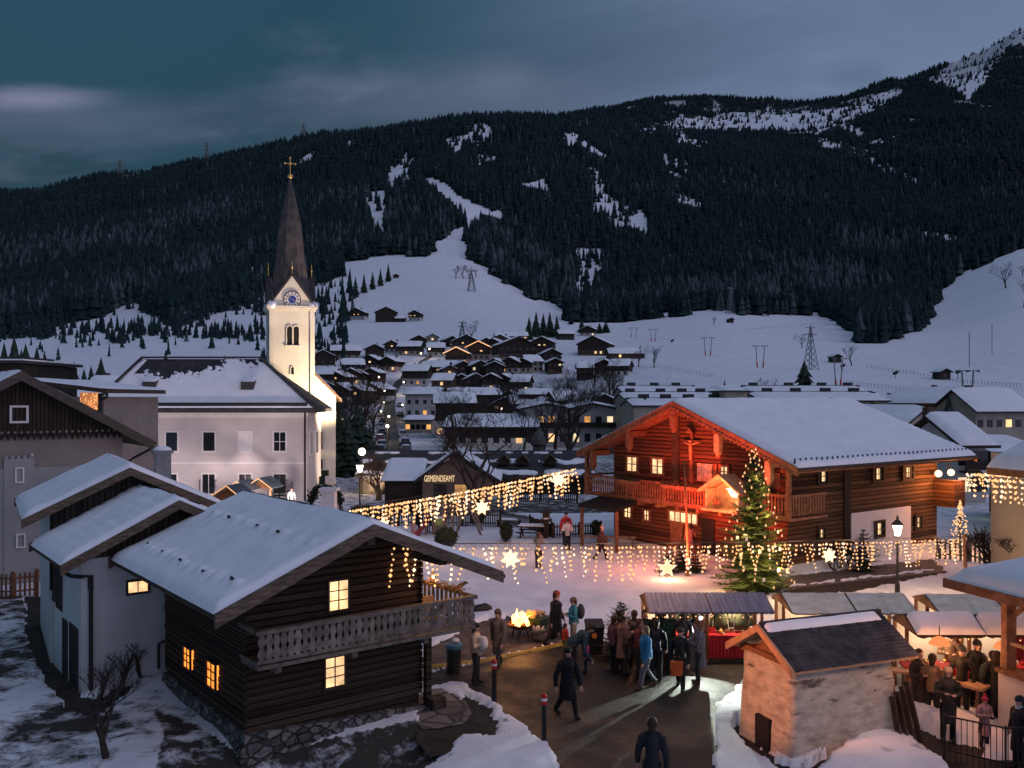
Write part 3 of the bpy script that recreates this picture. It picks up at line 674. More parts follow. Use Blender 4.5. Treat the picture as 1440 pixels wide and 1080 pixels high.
# ---- the woods: every conifer a small mesh of jagged tiers, all of them one mass
def build_forest():
    rs = np.random.RandomState(7)
    N = 260000
    pi = rs.rand(N)*1760-160
    # distances: density per area falls with distance (far stands are thinned but larger clumps)
    u = rs.rand(N); d = 290*np.exp(u*np.log(5400/290))
    keep = rs.rand(N) < np.clip((d/2300)**.9, .035, 1)
    pi, d = pi[keep], d[keep]
    i = np.interp(pi, PXS, np.arange(len(PXS))); j = np.interp(np.log(d), _LD, np.arange(len(DS)))
    i0 = np.minimum(i.astype(int), len(PXS)-2); j0 = np.minimum(j.astype(int), len(DS)-2); a = i-i0; b = j-j0
    z = (TZ[i0,j0]*(1-a)+TZ[i0+1,j0]*a)*(1-b)+(TZ[i0,j0+1]*(1-a)+TZ[i0+1,j0+1]*a)*b
    x = (pi-720)/FPX*d; py = YH-FPX*(z-CH)/d
    w = wooded(pi, py, x, d, 20*FPX/d)
    k = (rs.rand(len(w)) < w) & (d > 262)
    x, d, z = x[k], d[k], z[k]; n = len(x)
    h = (11+19*rs.rand(n)**1.5)*np.where(d > 3000, 1.0, 1.0); h *= np.clip(d/700, .55, 1)
    h = np.where(d > 2600, h*.85, h)
    h = np.where((x/d*FPX+720 < 480) & (YH-FPX*(z-CH)/d > np.interp(x/d*FPX+720, _lx, _ly)), h*.5, h)
    r = h*np.where(rs.rand(n) < .5, .15, .21)*(.8+.4*rs.rand(n))*np.clip(d/1500, 1, 1.5)
    bare = rs.rand(n) < np.clip(fbm(x, d, 190, 43, 4)*3.6+.10, .03, .9)*np.clip((2000-d)/900, .05, 1)           # leafless larch and beech among the spruce
    K = 6
    ang = np.arange(K)*2*np.pi/K
    verts = []; tris = []; base = 0; cols = []
    tiers = [(.04,.55,1.0),(.30,.80,.74),(.56,1.0,.48)]
    for (z0, z1, rr) in tiers:
        ph = rs.rand(n)*6.28
        jag = 1+.35*(rs.rand(n,K)-.5)
        X = x[:,None]+np.cos(ang+ph[:,None])*r[:,None]*rr*jag; Y = d[:,None]+np.sin(ang+ph[:,None])*r[:,None]*rr*jag
        Z = z[:,None]+h[:,None]*(z0+.05*(rs.rand(n,K)-.5)); 
        ring = np.stack([X,Y,Z], -1); tip = np.stack([x+(rs.rand(n)-.5)*r*.25, d, z+h*z1], -1)[:,None,:]
        V = np.concatenate([ring, tip], 1).reshape(-1,3); verts.append(V)
        t = np.array([[q, (q+1) % K, K] for q in range(K)])
        T = (np.arange(n)[:,None,None]*(K+1)+t[None]).reshape(-1,3)+base; tris.append(T); base += len(V)
        shade = np.where(bare, .9+.5*rs.rand(n), .1+.5*rs.rand(n)); cols.append(np.repeat(shade, K+1))
    V = np.concatenate(verts); T = np.concatenate(tris); C = np.concatenate(cols)
    me = bpy.data.meshes.new('forest'); me.vertices.add(len(V)); me.vertices.foreach_set('co', V.ravel())
    me.loops.add(T.size); me.loops.foreach_set('vertex_index', T.ravel()); me.polygons.add(len(T))
    me.polygons.foreach_set('loop_start', np.arange(0, T.size, 3)); me.polygons.foreach_set('loop_total', np.full(len(T), 3)); me.update(calc_edges=True)
    at = me.attributes.new('kindshade', 'FLOAT', 'POINT'); at.data.foreach_set('value', C.astype(np.float32))
    m, nt, b = _new('forest_trees'); b.inputs['Roughness'].default_value = .95; b.inputs['Specular IOR Level'].default_value = .05
    a_ = _n(nt, 'ShaderNodeAttribute', attribute_name='kindshade'); cr = _n(nt, 'ShaderNodeValToRGB')
    cr.color_ramp.elements[0].color = (.014,.028,.030,1); cr.color_ramp.elements[1].color = (.095,.112,.120,1); e = cr.color_ramp.elements.new(.55); e.color = (.026,.048,.048,1)
    mr = _n(nt, 'ShaderNodeMapRange'); mr.inputs[2].default_value = 1.4; nt.links.new(a_.outputs['Fac'], mr.inputs[0]); nt.links.new(mr.outputs[0], cr.inputs[0])
    g = _n(nt, 'ShaderNodeNewGeometry'); no = _n(nt, 'ShaderNodeTexNoise', Scale=.22, Detail=3); nt.links.new(g.outputs['Position'], no.inputs['Vector'])
    sp = _n(nt, 'ShaderNodeMapRange'); sp.inputs[1].default_value = .66; sp.inputs[2].default_value = .72; nt.links.new(no.outputs['Fac'], sp.inputs[0])
    mx = _n(nt, 'ShaderNodeMix', data_type='RGBA'); nt.links.new(sp.outputs[0], mx.inputs[0]); nt.links.new(cr.outputs[0], mx.inputs[6]); mx.inputs[7].default_value = (.11,.135,.16,1)
    nt.links.new(mx.outputs[2], b.inputs['Base Color'])
    me.materials.append(m)
    o = bpy.data.objects.new('forest', me); COL.objects.link(o)
    tag(o, 'dark conifer forest covering the mountain slopes', 'forest', kind='stuff')
    print('FOREST', n)
build_forest()

def sheet(name, label, matl, z=0.0, grow=3):
    poly = SHEETS[name]; cx = sum(p[0] for p in poly)/len(poly); cy = sum(p[1] for p in poly)/len(poly); pts = []
    for i, p in enumerate(poly):
        q = poly[(i+1) % len(poly)]; n = max(2, int(math.hypot(q[0]-p[0], q[1]-p[1])/14))
        for k in range(n):
            u = k/n; x = p[0]*(1-u)+q[0]*u; y = p[1]*(1-u)+q[1]*u
            nx, ny = (q[1]-p[1]), -(q[0]-p[0]); L = math.hypot(nx, ny)+1e-6
            pts.append(G(x+nx/L*8, y+ny/L*5, z))
    b = bmesh.new(); f = b.faces.new([b.verts.new(p) for p in pts]); bmesh.ops.triangulate(b, faces=[f])
    bmesh.ops.recalc_face_normals(b, faces=b.faces)
    me = bpy.data.meshes.new(name); b.to_mesh(me); b.free()
    if me.polygons and sum(p.normal.z for p in me.polygons) < 0: me.flip_normals()
    me.materials.append(matl); o = bpy.data.objects.new(name, me); COL.objects.link(o); tag(o, label, name.replace('_',' '), kind='structure'); return o
M['dampdirt'] = mat('brown_slush', (.05,.036,.028), (.15,.11,.09), 1.5, rough=.8, bump=.5, bscale=14, coord='World')
sheet('road', 'dark wet asphalt road with snow at its edges', M['asphalt'], -.012)
sheet('fire_patch', 'brown trodden ground around the fire bowl', M['dampdirt'], -.008)
sheet('grass_strip', 'dark bare grass strip along the chalet path', M['dirt'], -.004)
sheet('wall_path', 'brown gravel path along the chalet wall', mat('gravel', (.09,.07,.055), (.17,.14,.11), 7, rough=.9, bump=.4, coord='World'), .0)
sheet('dirt', 'dark bare earth at the foot of the log hut', M['dirt'], -.02)
sheet('paving', 'flagstones beside the log hut', M['paving'], .004)
sheet('left_path', 'dark bare strip around the white barn', M['dirt'], -.016)
sheet('mill_edge', 'dark gap in the snow around the stone mill', M['dirt'], -.024)
sheet('lower_bank', 'dark bare bank at the lower right', M['dirt'], -.028)
# ================================================================== foreground log hut
def build_hut():
    w, l, ze, zr = 4.666, 5.571, 4.13, 5.10
    t = thing('log_hut', 'dark log hut with carved balcony and fieldstone base in the foreground', 'log hut', (-6.091,20.404,0), R(38.148))
    sl = (zr-ze)/(w/2)
    mb = prism_house_walls(w, l, ze-.16, zr-.16); rnd = random.Random(3)
    # log courses standing a little proud of the wall, crossing ends at the corners
    z = .42
    while z < zr-.35:
        h = .165; k = .02+.03*rnd.random()
        half = w/2 if z < ze-.2 else max(.05, (zr-.2-z-h)/sl)
        if half > .15:
            x0, x1 = w/2-half, w/2+half
            if z < ze-.3: x0 -= .03; x1 += .03
            mb.prism([(x0,z+.012),(x1,z+.012),(x1,z+h-.012),(x0,z+h-.012)], -k, .0)
        if z < ze-.35:
            mb.box(-k-.005, -.001, -.14, l+.1, z+.075, z+.075+h-.024); mb.box(w+.001, w+k+.005, -.14, l+.1, z+.075, z+.075+h-.024)
        z += h
    mb.box(-.06, w+.06, -.075, -.04, .36, .60)
    mb.build('wall', M['darklog'], t)
    # fieldstone base: uneven top, coarse stones
    sb = MB()
    sb.hexa([(-.25,-.45,-1.0),(w+.25,-.42,-1.0),(w+.2,l+.2,-1.0),(-.3,l+.2,-1.0)], [(-.08,-.22,.40),(w+.08,-.20,.05),(w+.06,l+.1,.05),(-.09,l+.1,.42)])
    for i in range(120):
        s = rnd.random(); x = -.2+s*(w+.4); zz = -.65+rnd.random()*(.95-.3*s); r = .08+.10*rnd.random()
        yb = -.43+.22*(zz+1)/1.3
        sb.ball((x,yb,zz), r, 7, 5, 0, (1.25,.55,.85))
    sb.build('stone_base', M['stone'], t)
    cl = []
    rr = random.Random(5)
    for (v0, n0) in ((.17,13),(.66,9)):
        for i in range(n0): cl.append((.06+.88*i/n0+.02*rr.random(), v0+.02*rr.random(), .10+.05*rr.random(), .05+.07*rr.random()))
    roof = gable_roof(t, w, l, ze, zr, 1.785, .693, 1.293, .12, M['darkwood'], M['verge'], snow=.17, seed=1, nu=90, nv=50, vergew=.09, vergeh=.26, clumpsL=cl, edge=.12)
    # purlin ends and snow guard hooks
    for (x, zz) in ((w/2,zr-.30),(.35,ze-.02),(w-.35,ze-.02)):
        b = MB(); b.box(x-.10, x+.10, -1.68, .02, zz-.16, zz); b.build('purlin', M['darkwood'], roof)
    for (u, v) in [(.12,.20),(.30,.165),(.52,.175),(.70,.18),(.88,.19),(.30,.66),(.46,.66),(.72,.67),(.86,.67)]:
        y = -1.73+u*(l+2.3); x = -1.3+v*(w/2+1.3); zz = ze-1.293*sl+v*(zr-ze+1.293*sl); gm = MB()
        gm.hexa([(x-.02,y-.07,zz+.05),(x+.02,y-.07,zz+.05),(x+.02,y+.07,zz+.05),(x-.02,y+.07,zz+.05)], [(x-.05,y-.06,zz+.24),(x+.0,y-.06,zz+.24),(x+.0,y+.06,zz+.24),(x-.05,y+.06,zz+.24)])
        gm.build('snow_hook', M['black'], roof)
    gu = MB(); ex = w+1.36; ez = ze-1.293*sl-.10
    gu.tube([(ex,-1.85,ez),(ex,l+.7,ez)], .06, 8); gu.build('gutter', M['darkwood'], roof)
    # windows
    window(t, 'F', w, l, 2.08, 2.86, .50, .70, 'lit', 'darkwood', (1,2), .06, .05, off=.055)
    window(t, 'F', w, l, 1.98, 1.02, .50, .70, 'lit', 'darkwood', (1,2), .06, .05, off=.055)
    window(t, 'L', w, l, 3.36, 1.02, .50, .52, 'litorange', 'darkwood', (1,2), .05, .05, off=.09)
    window(t, 'L', w, l, 1.56, .97, .56, .60, 'litorange', 'darkwood', (1,2), .05, .05, off=.09)
    # balcony: floor, rails, turned flat balusters, posts; runs past the right wall
    x0, x1, y = -.12, 5.72, -1.0
    fb = MB(); fb.box(x0, x1, y+.02, -.08, 2.04, 2.12)
    for xx in (.4, 2.3, 4.3): fb.box(xx-.07, xx+.07, y+.04, -.08, 1.90, 2.04)
    fl = fb.build('balcony_floor', M['greywood'], t)
    rb = MB(); rb.box(x0-.04, x1+.04, y-.10, y+.06, 2.83, 2.92); rb.box(x0, x1, y-.05, y-.01, 2.18, 2.26); rb.box(x0, x1, y-.07, y+.0, 2.06, 2.14)
    rb.box(x1-.06, x1+.02, y, 2.2, 2.83, 2.92); rb.box(x1-.05, x1, y, 2.2, 2.14, 2.22); rb.box(x0-.04, x0+.04, y, -.06, 2.83, 2.92); rb.box(x0-.02, x0+.02, y, -.06, 2.14, 2.22)
    rb.build('handrail', M['greywood'], t)
    prof = [(0,.055),(.06,.055),(.10,.085),(.18,.092),(.26,.06),(.31,.045),(.36,.07),(.44,.088),(.52,.06),(.57,.05),(.60,.055)]
    n = 34
    for i in range(n):
        xx = x0+.10+(x1-x0-.2)*i/(n-1); bm_ = MB(); k = .9+.15*rnd.random()
        poly = [(xx+wd*k, 2.23+zz) for zz, wd in prof]+[(xx-wd*k, 2.23+zz) for zz, wd in reversed(prof)]
        bm_.prism(poly, y-.045, y-.015); bm_.build('baluster', M['greywood'], fl)
    for i in range(14):
        yy = y+.2+i*.21; bm_ = MB(); bm_.box(x1-.045, x1-.015, yy-.05, yy+.05, 2.22, 2.83); bm_.build('baluster', M['greywood'], fl)
    pb = MB(); pb.box(4.80,4.96,-.16,.0,-.3,2.04); pb.build('post', M['darklog'], t)
    pb = MB(); pb.box(x1-.16,x1-.02,1.9,2.06,-.1,3.6); pb.build('post', M['darklog'], t)
    pb = MB(); pb.box(w+.06,x1-.06,.0,2.2,2.04,2.12); pb.build('balcony_floor', M['greywood'], t)
    # lit right gallery wall seen past the corner
    ob = MB(); ob.box(w+.06,w+.62,.25,.30,2.12,2.75); ob.build('plank_screen', M['plank'], t)
    # stepped wooden block and stone slab at the foot
    sb = MB(); sb.box(4.75,5.15,-.55,-.2,-.35,.28); sb.build('chopping_block', M['darkwood'], t)
    # rain drain
    return t
HUT = build_hut()
hutM = Matrix.LocRotScale(Vector((-6.091,20.404,0)), Quaternion((0,0,1), R(38.148)), None)
# candle lantern and spruce twigs on the gallery rail
def build_gallery_decor():
    loc = hutM @ Vector((5.60,.75,2.92)); c = thing('candle_lantern', 'burning candle lantern on the balcony rail of the log hut', 'lantern', loc)
    b = MB(); b.box(-.06,.06,-.06,.06,0,.03)
    for sx in (-1,1):
        for sy in (-1,1): b.box(sx*.055-.008,sx*.055+.008,sy*.055-.008,sy*.055+.008,.03,.26)
    b.lathe((0,0,.26), [(.09,0),(.03,.09),(.01,.12)], 4); b.build('frame', M['black'], c)
    b = MB(); b.lathe((0,0,.03), [(.03,0),(.03,.12),(.02,.125)], 8); b.build('candle', M['cream'], c)
    b = MB(); b.ball((0,0,.20), .03, 8, 6, 0, (1,1,2.0)); b.build('flame', emit('candle_flame', (1,.5,.12), 14), c)
    loc = hutM @ Vector((5.55,.15,2.93)); s = thing('evergreen_garland', 'fir twigs and straw laid along the balcony rail beside the candle', 'garland', loc, R(38))
    b = MB(); rnd = random.Random(8)
    for i in range(160):
        a = Vector((rnd.gauss(0,.05), rnd.uniform(-.9,.7), rnd.uniform(.0,.08))); d = Vector((rnd.gauss(0,.1), rnd.gauss(0,.1), rnd.uniform(.0,.16)))
        b.beam(a, a+d, .012, .008)
    b.build('twigs', mat('straw_and_twigs', (.10,.07,.03), (.35,.2,.07), 6), s)
    lamp('candle_light', 'POINT', hutM @ Vector((5.45,.75,3.25)), (1,.42,.12), 26, .05)
    # crow on the rail end
    loc = hutM @ Vector((5.70,-.35,2.92)); b = thing('bird_figure', 'black bird figure perched at the end of the balcony rail', 'bird figure', loc, R(20))
    m = MB(); m.tube([(-.20,0,.06),(-.08,0,.09),(.04,0,.13),(.12,0,.18),(.17,0,.20),(.26,0,.19)], [.012,.045,.07,.055,.045,.008], 8)
    m.tube([(.0,.02,.09),(.0,.02,.0)], .012, 5); m.tube([(.03,-.02,.09),(.03,-.02,.0)], .012, 5); m.build('body', M['black'], b, smooth=True)
build_gallery_decor()

# ================================================================== twin roofed white barn at left
def build_barn():
    w, l, ze, zr = 4.832, 3.533, 3.907, 5.107
    t = thing('white_barn', 'white plastered barn with two snowy roofs behind the log hut', 'barn', (-11.627,24.182,0), R(37.79))
    mb = prism_house_walls(w, l, ze-.16, zr-.16); mb.build('wall', mat('cool_white_plaster', (.44,.48,.48), (.55,.585,.58), 1.1, rough=.9, bump=.2, bscale=12), t)
    g = MB(); g.prism([(-.02,ze-.25),(w+.02,ze-.25),(w/2,zr-.12)], -.05, .0); g.build('gable_boards', M['darkplank'], t)
    gable_roof(t, w, l, ze, zr, .588, .247, .578, .12, M['darkwood'], M['verge'], snow=.16, seed=12, nu=40, nv=30, ripple=.012, rippn=9, edge=.12)
    for (s, z, ww, hh) in ((3.35,1.95,.62,1.0),(1.65,.05,.55,1.55),(.35,-.1,.95,1.75),(2.35,1.85,.75,1.15)):
        window(t, 'L', w, l, s, z, ww, hh, 'dark', 'darkwood', (0,0), .05, .03, name='door' if z < .2 else 'window')
    window(t, 'F', w, l, 1.20, 2.58, .52, .30, 'lit', 'darkwood', (1,0), .06, .05)
    window(t, 'F', w, l, -.16+.35, 2.83, .08, .34, 'lit', 'darkwood', (0,0), .03, .04)
    d = MB(); d.tube([(-.55,-.45,3.45),(-.3,-.3,3.28),(-.02,-.10,3.2),(.22,-.10,3.2),(.22,-.10,-.2)], .055, 8); d.build('downpipe', M['black'], t)
    d = MB(); d.tube([(2.0,-.08,.35),(2.0,-.08,1.05),(2.06,-.2,1.12),(2.18,-.22,1.12)], .04, 8); d.build('vent_pipe', M['black'], t)
    # upper barn roof
    Mi = Matrix.LocRotScale(Vector((-11.627,24.182,0)), Quaternion((0,0,1), R(37.79)), None).inverted()
    w, l, ze, zr = 4.342, 5.333, 4.774, 5.825
    u = thing('upper_barn', 'taller white barn with dark boarded gable rising behind the low barn', 'barn', (-13.969,27.119,0), R(30.674))
    mb = prism_house_walls(w, l, ze-.16, zr-.16); mb.build('wall', bpy.data.materials['cool_white_plaster'], u)
    g = MB(); g.prism([(-.02,2.2),(w+.02,2.2),(w+.02,ze-.2),(w/2,zr-.14),(-.02,ze-.2)], -.06, .0); g.build('gable_boards', M['darkplank'], u)
    gable_roof(u, w, l, ze, zr, .535, .336, .75, .12, M['darkwood'], M['verge'], snow=.17, seed=22, nu=40, nv=30, edge=.12)
    c = MB(); c.box(3.35,3.85,2.2,2.7,4.3,6.1); c.box(3.28,3.92,2.13,2.77,6.1,6.2); ch = c.build('chimney', M['metal'], u)
    s = MB(); s.ball((3.6,2.45,6.2), .32, 10, 6, 0, (1,1,.45)); s.build('snow_cap', M['roofsnow'], ch, smooth=True)
build_barn()

# ================================================================== big chalet cut by the left edge of the view
def build_left_chalet():
    yaw = R(38.0); w, dep = 8.48, 9.0
    A = Vector(((172-720)*41/FPX, 41.0, 0)); u_ = Vector((math.cos(yaw), math.sin(yaw), 0)); org = A-u_*w
    def loc(px, py):
        """point of the front wall seen at a photo pixel -> (s, z)"""
        r = (px-720)/FPX; s = (A.x-r*A.y)/(u_.x-r*u_.y); d = A.y-s*u_.y; return w-s, CH-(py-YH)*d/FPX
    X = lambda px: loc(px, 560)[0]
    Zp = lambda px, py: loc(px, py)[1]
    t = thing('dark_gable_house', 'house with dark boarded gable over beige plaster at the left edge', 'house', org, yaw)
    zr, ze, os = 9.12, 9.12-.579*w/2, 1.13; sl = .579
    mb = prism_house_walls(w, dep, ze-.2, zr-.2); mb.build('wall', M['beige'], t)
    zl = Zp(100, 655); lo = MB(); lo.box(.02, w-.02, -.05, -.0, 0, zl); lo.build('lower_wall', M['greyplaster'], t)
    zb = Zp(100, 609); g = MB()
    g.prism([(0.02,zb),(w-.02,zb),(w-.02,ze-.22),(w/2,zr-.24),(.02,ze-.22)], -.13, -.0)
    n = 34
    for i in range(n):
        x = w*(i+.5)/n; r = w/n/2; g.prism([(x-r,zb),(x,zb-.28),(x+r,zb)], -.13, -.06)
    for i in range(n): g.tube([(w*(i+.5)/n,-.128,zb+.08),(w*(i+.5)/n,-.145,zb+.08)], .055, 8, 1)
    g.build('gable_boards', [M['darkplank'], M['beige']], t)
    r = gable_roof(t, w, dep, ze, zr, .75, .3, os, .26, M['darkwood'], mat('dark_verge_wood', (.05,.042,.036), (.10,.085,.07), 3, (1,1,6)), snow=.10, seed=31, vergew=.12, vergeh=.40)
    gu = MB(); ex = w+os+.08; ez = ze-os*sl-.08
    gu.tube([(ex,-.8,ez),(ex,dep,ez)], .07, 8); gu.tube([(ex,-.65,ez),(ex-.15,-.5,ez-.3),(w+.45,-.25,ez-.65),(w+.08,-.1,ez-.95),(w+.08,-.1,0)], .06, 8); gu.build('gutter', M['black'], r)
    def win(x0, x1, y0, y1, fw):
        s0, s1 = X(x0), X(x1); z1, z0 = Zp((x0+x1)/2, y0), Zp((x0+x1)/2, y1); window(t, 'F', w, dep, s0, z0, s1-s0, z1-z0, 'pane', 'white', (0,0), fw, .17)
    win(16, 36, 573, 592, .09); win(22.5, 31, 659, 677, .06); win(24, 33, 752, 768, .06)
    to = MB(); a, b = X(5), X(48); z5 = Zp(26, 645)
    to.box(a, b, -.09, -.05, 0, z5)
    for i in range(5):
        x = a+(b-a)*(i+.1)/5; to.box(x, x+(b-a)*.12, -.09, -.05, z5, z5+.14)
    to.build('painted_turret', M['greyplaster'], t)
    lb = MB(); lb.ball((X(44),-.16,z5+.15), .06, 8, 6); lb.build('porch_lamp', M['trim'], t)
    # second house behind: flat eave, glass loggia full of fairy lights
    d2 = 52.0; k2 = d2/FPX; X2 = lambda px: (px-720)*k2; Z2 = lambda py: CH-(py-YH)*k2
    u = thing('loggia_house', 'house with a glazed corner loggia full of fairy lights behind the dark gable', 'house', (X2(60),d2,0), 0)
    w2 = X2(146)-X2(60)
    b = MB(); b.box(0,w2,.0,8,0,Z2(558)); b.build('wall', M['beige'], u)
    b = MB(); b.hexa([(-1,-.8,Z2(538)),(w2+.5,-.8,Z2(553)),(w2+.5,8,Z2(553)),(-1,8,Z2(538))], [(-1,-.8,Z2(533)),(w2+.5,-.8,Z2(547)),(w2+.5,8,Z2(547)),(-1,8,Z2(533))]); rf = b.build('roof', M['darkwood'], u)
    sq = snow_quad((-1,-.75,Z2(533)),(w2+.45,-.75,Z2(547)),(w2+.45,8,Z2(547)),(-1,8,Z2(533)), .12, 16, 8, 3); sq.build('snow_cover', M['roofsnow'], rf, smooth=True)
    b = MB(); gx0, gx1 = X2(113)-X2(60), X2(139)-X2(60); b.box(gx0,gx1,-.05,.0,Z2(577),Z2(552)); lg = b.build('loggia_window', emit('glowing_loggia', (1,.34,.12), .55, vary=.5, scale=2), u)
    rnd = random.Random(4); bulbs(lg, [(gx0+(gx1-gx0)*rnd.random(),-.09,Z2(576)+(Z2(553)-Z2(576))*rnd.random()) for i in range(100)], .03)
    b = MB(); b.box(gx1,gx1+.18,-.12,.05,0,Z2(553)); b.build('corner_post', M['darkwood'], u)
    b = MB(); ex = w2+.55; b.tube([(ex,-.8,Z2(552)),(ex,-.8,Z2(558)),(ex-.5,-.6,Z2(563)),(ex-.55,-.5,Z2(568)),(ex-.55,-.5,0)], .08, 8); b.build('downpipe', M['black'], u)
    b = MB(); b.box(w2-.3,w2,-.02,0,0,1); b.build('plinth', M['greyplaster'], u)
    # dark flat roofed block behind
    d3 = 70.0; k3 = d3/FPX; X3 = lambda px: (px-720)*k3; Z3 = lambda py: CH-(py-YH)*k3
    v = thing('dark_block_house', 'dark flat roofed building with snow lines behind the left gable', 'house', (X3(-60),d3,0), 0)
    b = MB(); b.box(0,X3(30)-X3(-60),0,9,0,Z3(512)); b.build('wall', M['darkplank'], v)
    b = MB(); b.box(-.3,X3(36)-X3(-60),-.4,9.4,Z3(511),Z3(507)); rf = b.build('roof', M['slate'], v)
    b = MB(); b.box(-.25,X3(35)-X3(-60),-.35,9.3,Z3(507)+.005,Z3(505)); b.build('snow_cover', M['roofsnow'], rf)
    b = MB(); b.box(1,X3(12)-X3(-60),2,7,Z3(504),Z3(500)); b.build('roof_box', M['slate'], rf)
build_left_chalet()

# ================================================================== church
def build_church():
    d = 78.0; k = d/FPX; yaw = R(19)
    X = lambda px: (px-720)*k
    Z = lambda py: CH-(py-YH)*k
    base = Vector((X(408), d, 0)); t = thing('church', 'floodlit cream church with pointed spire and tower clock', 'church', base, yaw)
    a = 1.88                                                     # half width of the tower
    zc = Z(436)                                                  # cornice
    mb = MB(); mb.box(-a,a,-a,a,-.5,zc)
    for sx in (-1,1):
        for sy in (-1,1):
            mb.box(sx*a-.0 if sx < 0 else a-.38, -a+.38 if sx < 0 else a, sy*a-.10 if sy < 0 else a, -a if sy < 0 else a+.10, -.5, zc-.02)
    mb.build('tower', M['cream'], t)
    mb = MB(); mb.box(-a-.22,a+.22,-a-.22,a+.22,zc-.02,zc+.18); mb.box(-a-.12,a+.12,-a-.12,a+.12,zc-.2,zc-.02); mb.build('cornice', M['cream'], t)
    # four clock gables
    gz = Z(392); hg = gz-zc-.18
    for q in range(4):
        g = MB(); g.prism([(-a*.97,zc+.18),(a*.97,zc+.18),(0,gz)], -a-.04, -a+.30)
        rot = Matrix.Rotation(q*math.pi/2, 4, 'Z'); go = g.build('clock_gable', M['cream'], t, mw=rot)
        e = MB(); e.beam((-a*1.05,-a+.05,zc+.10),(0,-a+.05,gz+.16),.42,.14); e.beam((a*1.05,-a+.05,zc+.10),(0,-a+.05,gz+.16),.42,.14); e.build('gable_coping', M['slate'], go)
        e = MB(); e.tube([(0,-a+.05,gz+.1),(0,-a+.05,gz+1.3)], [.05,.03], 6); e.ball((0,-a+.05,gz+.75), .10, 8, 6); e.build('finial', M['gold'], go)
        if q in (0, 3):
            c = MB(); c.tube([(0,-a-.06,Z(424.5)),(0,-a-.12,Z(424.5))], .70, 32); cl = c.build('clock_face', M['trim'], go)
            c = MB(); c.tube([(0,-a-.10,Z(424.5)),(0,-a-.135,Z(424.5))], .33, 28); c.build('clock_centre', mat('blue_enamel', (.02,.06,.28), rough=.3), cl)
            c = MB()
            for i in range(32):
                q0, q1 = 2*math.pi*i/32, 2*math.pi*(i+1)/32
                for r0, r1 in ((.66,.73),):
                    c.hexa([(r0*math.cos(q0),-a-.14,Z(424.5)+r0*math.sin(q0)),(r1*math.cos(q0),-a-.14,Z(424.5)+r1*math.sin(q0)),(r1*math.cos(q1),-a-.14,Z(424.5)+r1*math.sin(q1)),(r0*math.cos(q1),-a-.14,Z(424.5)+r0*math.sin(q1))],
                           [(r0*math.cos(q0),-a-.10,Z(424.5)+r0*math.sin(q0)),(r1*math.cos(q0),-a-.10,Z(424.5)+r1*math.sin(q0)),(r1*math.cos(q1),-a-.10,Z(424.5)+r1*math.sin(q1)),(r0*math.cos(q1),-a-.10,Z(424.5)+r0*math.sin(q1))])
            for i in range(12):
                q0 = 2*math.pi*i/12; c.beam((.42*math.cos(q0),-a-.135,Z(424.5)+.42*math.sin(q0)),(.60*math.cos(q0),-a-.135,Z(424.5)+.60*math.sin(q0)),.06,.03, up=(0,1,0))
            c.build('clock_numerals', M['black'], cl)
            c = MB(); c.beam((0,-a-.15,Z(424.5)),(.30,-a-.15,Z(424.5)-.16),.05,.02, up=(0,1,0)); c.beam((0,-a-.15,Z(424.5)),(-.36,-a-.15,Z(424.5)+.30),.04,.02, up=(0,1,0)); c.build('clock_hand', M['gold'], cl)
    # spire: square foot turning octagonal
    mb = MB(); zt = Z(250); n = 8; prof = [(a*1.02,zc+1.3),(a*.86,gz-.3),(a*.70,gz+1.6),(a*.50,gz+5.0),(.07,zt)]
    o = []
    mb.lathe((0,0,0), prof, 8); mb.build('spire', mat('shingled_spire', (.040,.036,.037), (.105,.09,.09), 2.2, (1,1,.6), rough=.85, bump=.5, bscale=18), t)
    for q in range(4):
        v = MB(); rot = Matrix.Rotation(q*math.pi/2, 4, 'Z')
        v.add([(-a*.98,-a+.3,zc+.2),(a*.98,-a+.3,zc+.2),(0,-a+.3,gz),(0,.2,gz)], [(0,3,2),(1,2,3),(0,1,3)]); v.build('gable_roof', M['slate'], t, mw=rot)
        s = MB(); s.ball((-a*.86,-a*.9,zc+.22), .5, 10, 6, 0, (1,1,.9)); s.build('snow_lump', M['roofsnow'], t, smooth=True, mw=rot)
    mb = MB(); mb.ball((0,0,zt+.12), .25, 12, 8, 0, (1,1,.85)); mb.build('spire_ball', M['gold'], t, smooth=True)
    mb = MB(); zx = Z(230); mb.tube([(0,0,zt+.2),(0,0,zx+.5)], .035, 6); mb.box(-.36,.36,-.025,.025,zx-.025,zx+.025)
    for p in ((-.45,zx),(.45,zx),(0,zx+.5)): mb.ball((p[0],0,p[1]), .085, 8, 6)
    mb.ball((0,0,zx), .14, 8, 6); mb.build('cross', M['gold'], t)
    # belfry and slit windows
    def arch(px0, px1, py0, py1, name='belfry_opening'):
        x0, x1 = X(px0)-base.x, X(px1)-base.x; z0, z1 = Z(py1), Z(py0); r = (x1-x0)/2; cx = (x0+x1)/2
        poly = [(x0,z0),(x1,z0)]+[(cx+r*math.cos(q), z1-r+r*math.sin(q)) for q in np.linspace(0, math.pi, 9)]
        b = MB(); b.prism(poly, -a-.015, -a+.05); o = b.build(name, M['dark'], t)
        f = MB(); q = np.linspace(0, math.pi, 9)
        pts = [(x0-.05,-a-.03,z0)]+[(cx-(r+.05)*math.cos(u),-a-.03,z1-r+(r+.05)*math.sin(u)) for u in q]+[(x1+.05,-a-.03,z0)]
        f.tube(pts, .05, 5); f.build('surround', M['cream'], o)
    arch(401,407.6,461,487); arch(410,416.6,461,487); arch(406.5,410,517,527,'slit_window')
    b = MB(); b.box(X(399)-base.x,X(419)-base.x,-a-.14,-a,Z(489),Z(487.3)); b.build('belfry_sill', M['cream'], t)
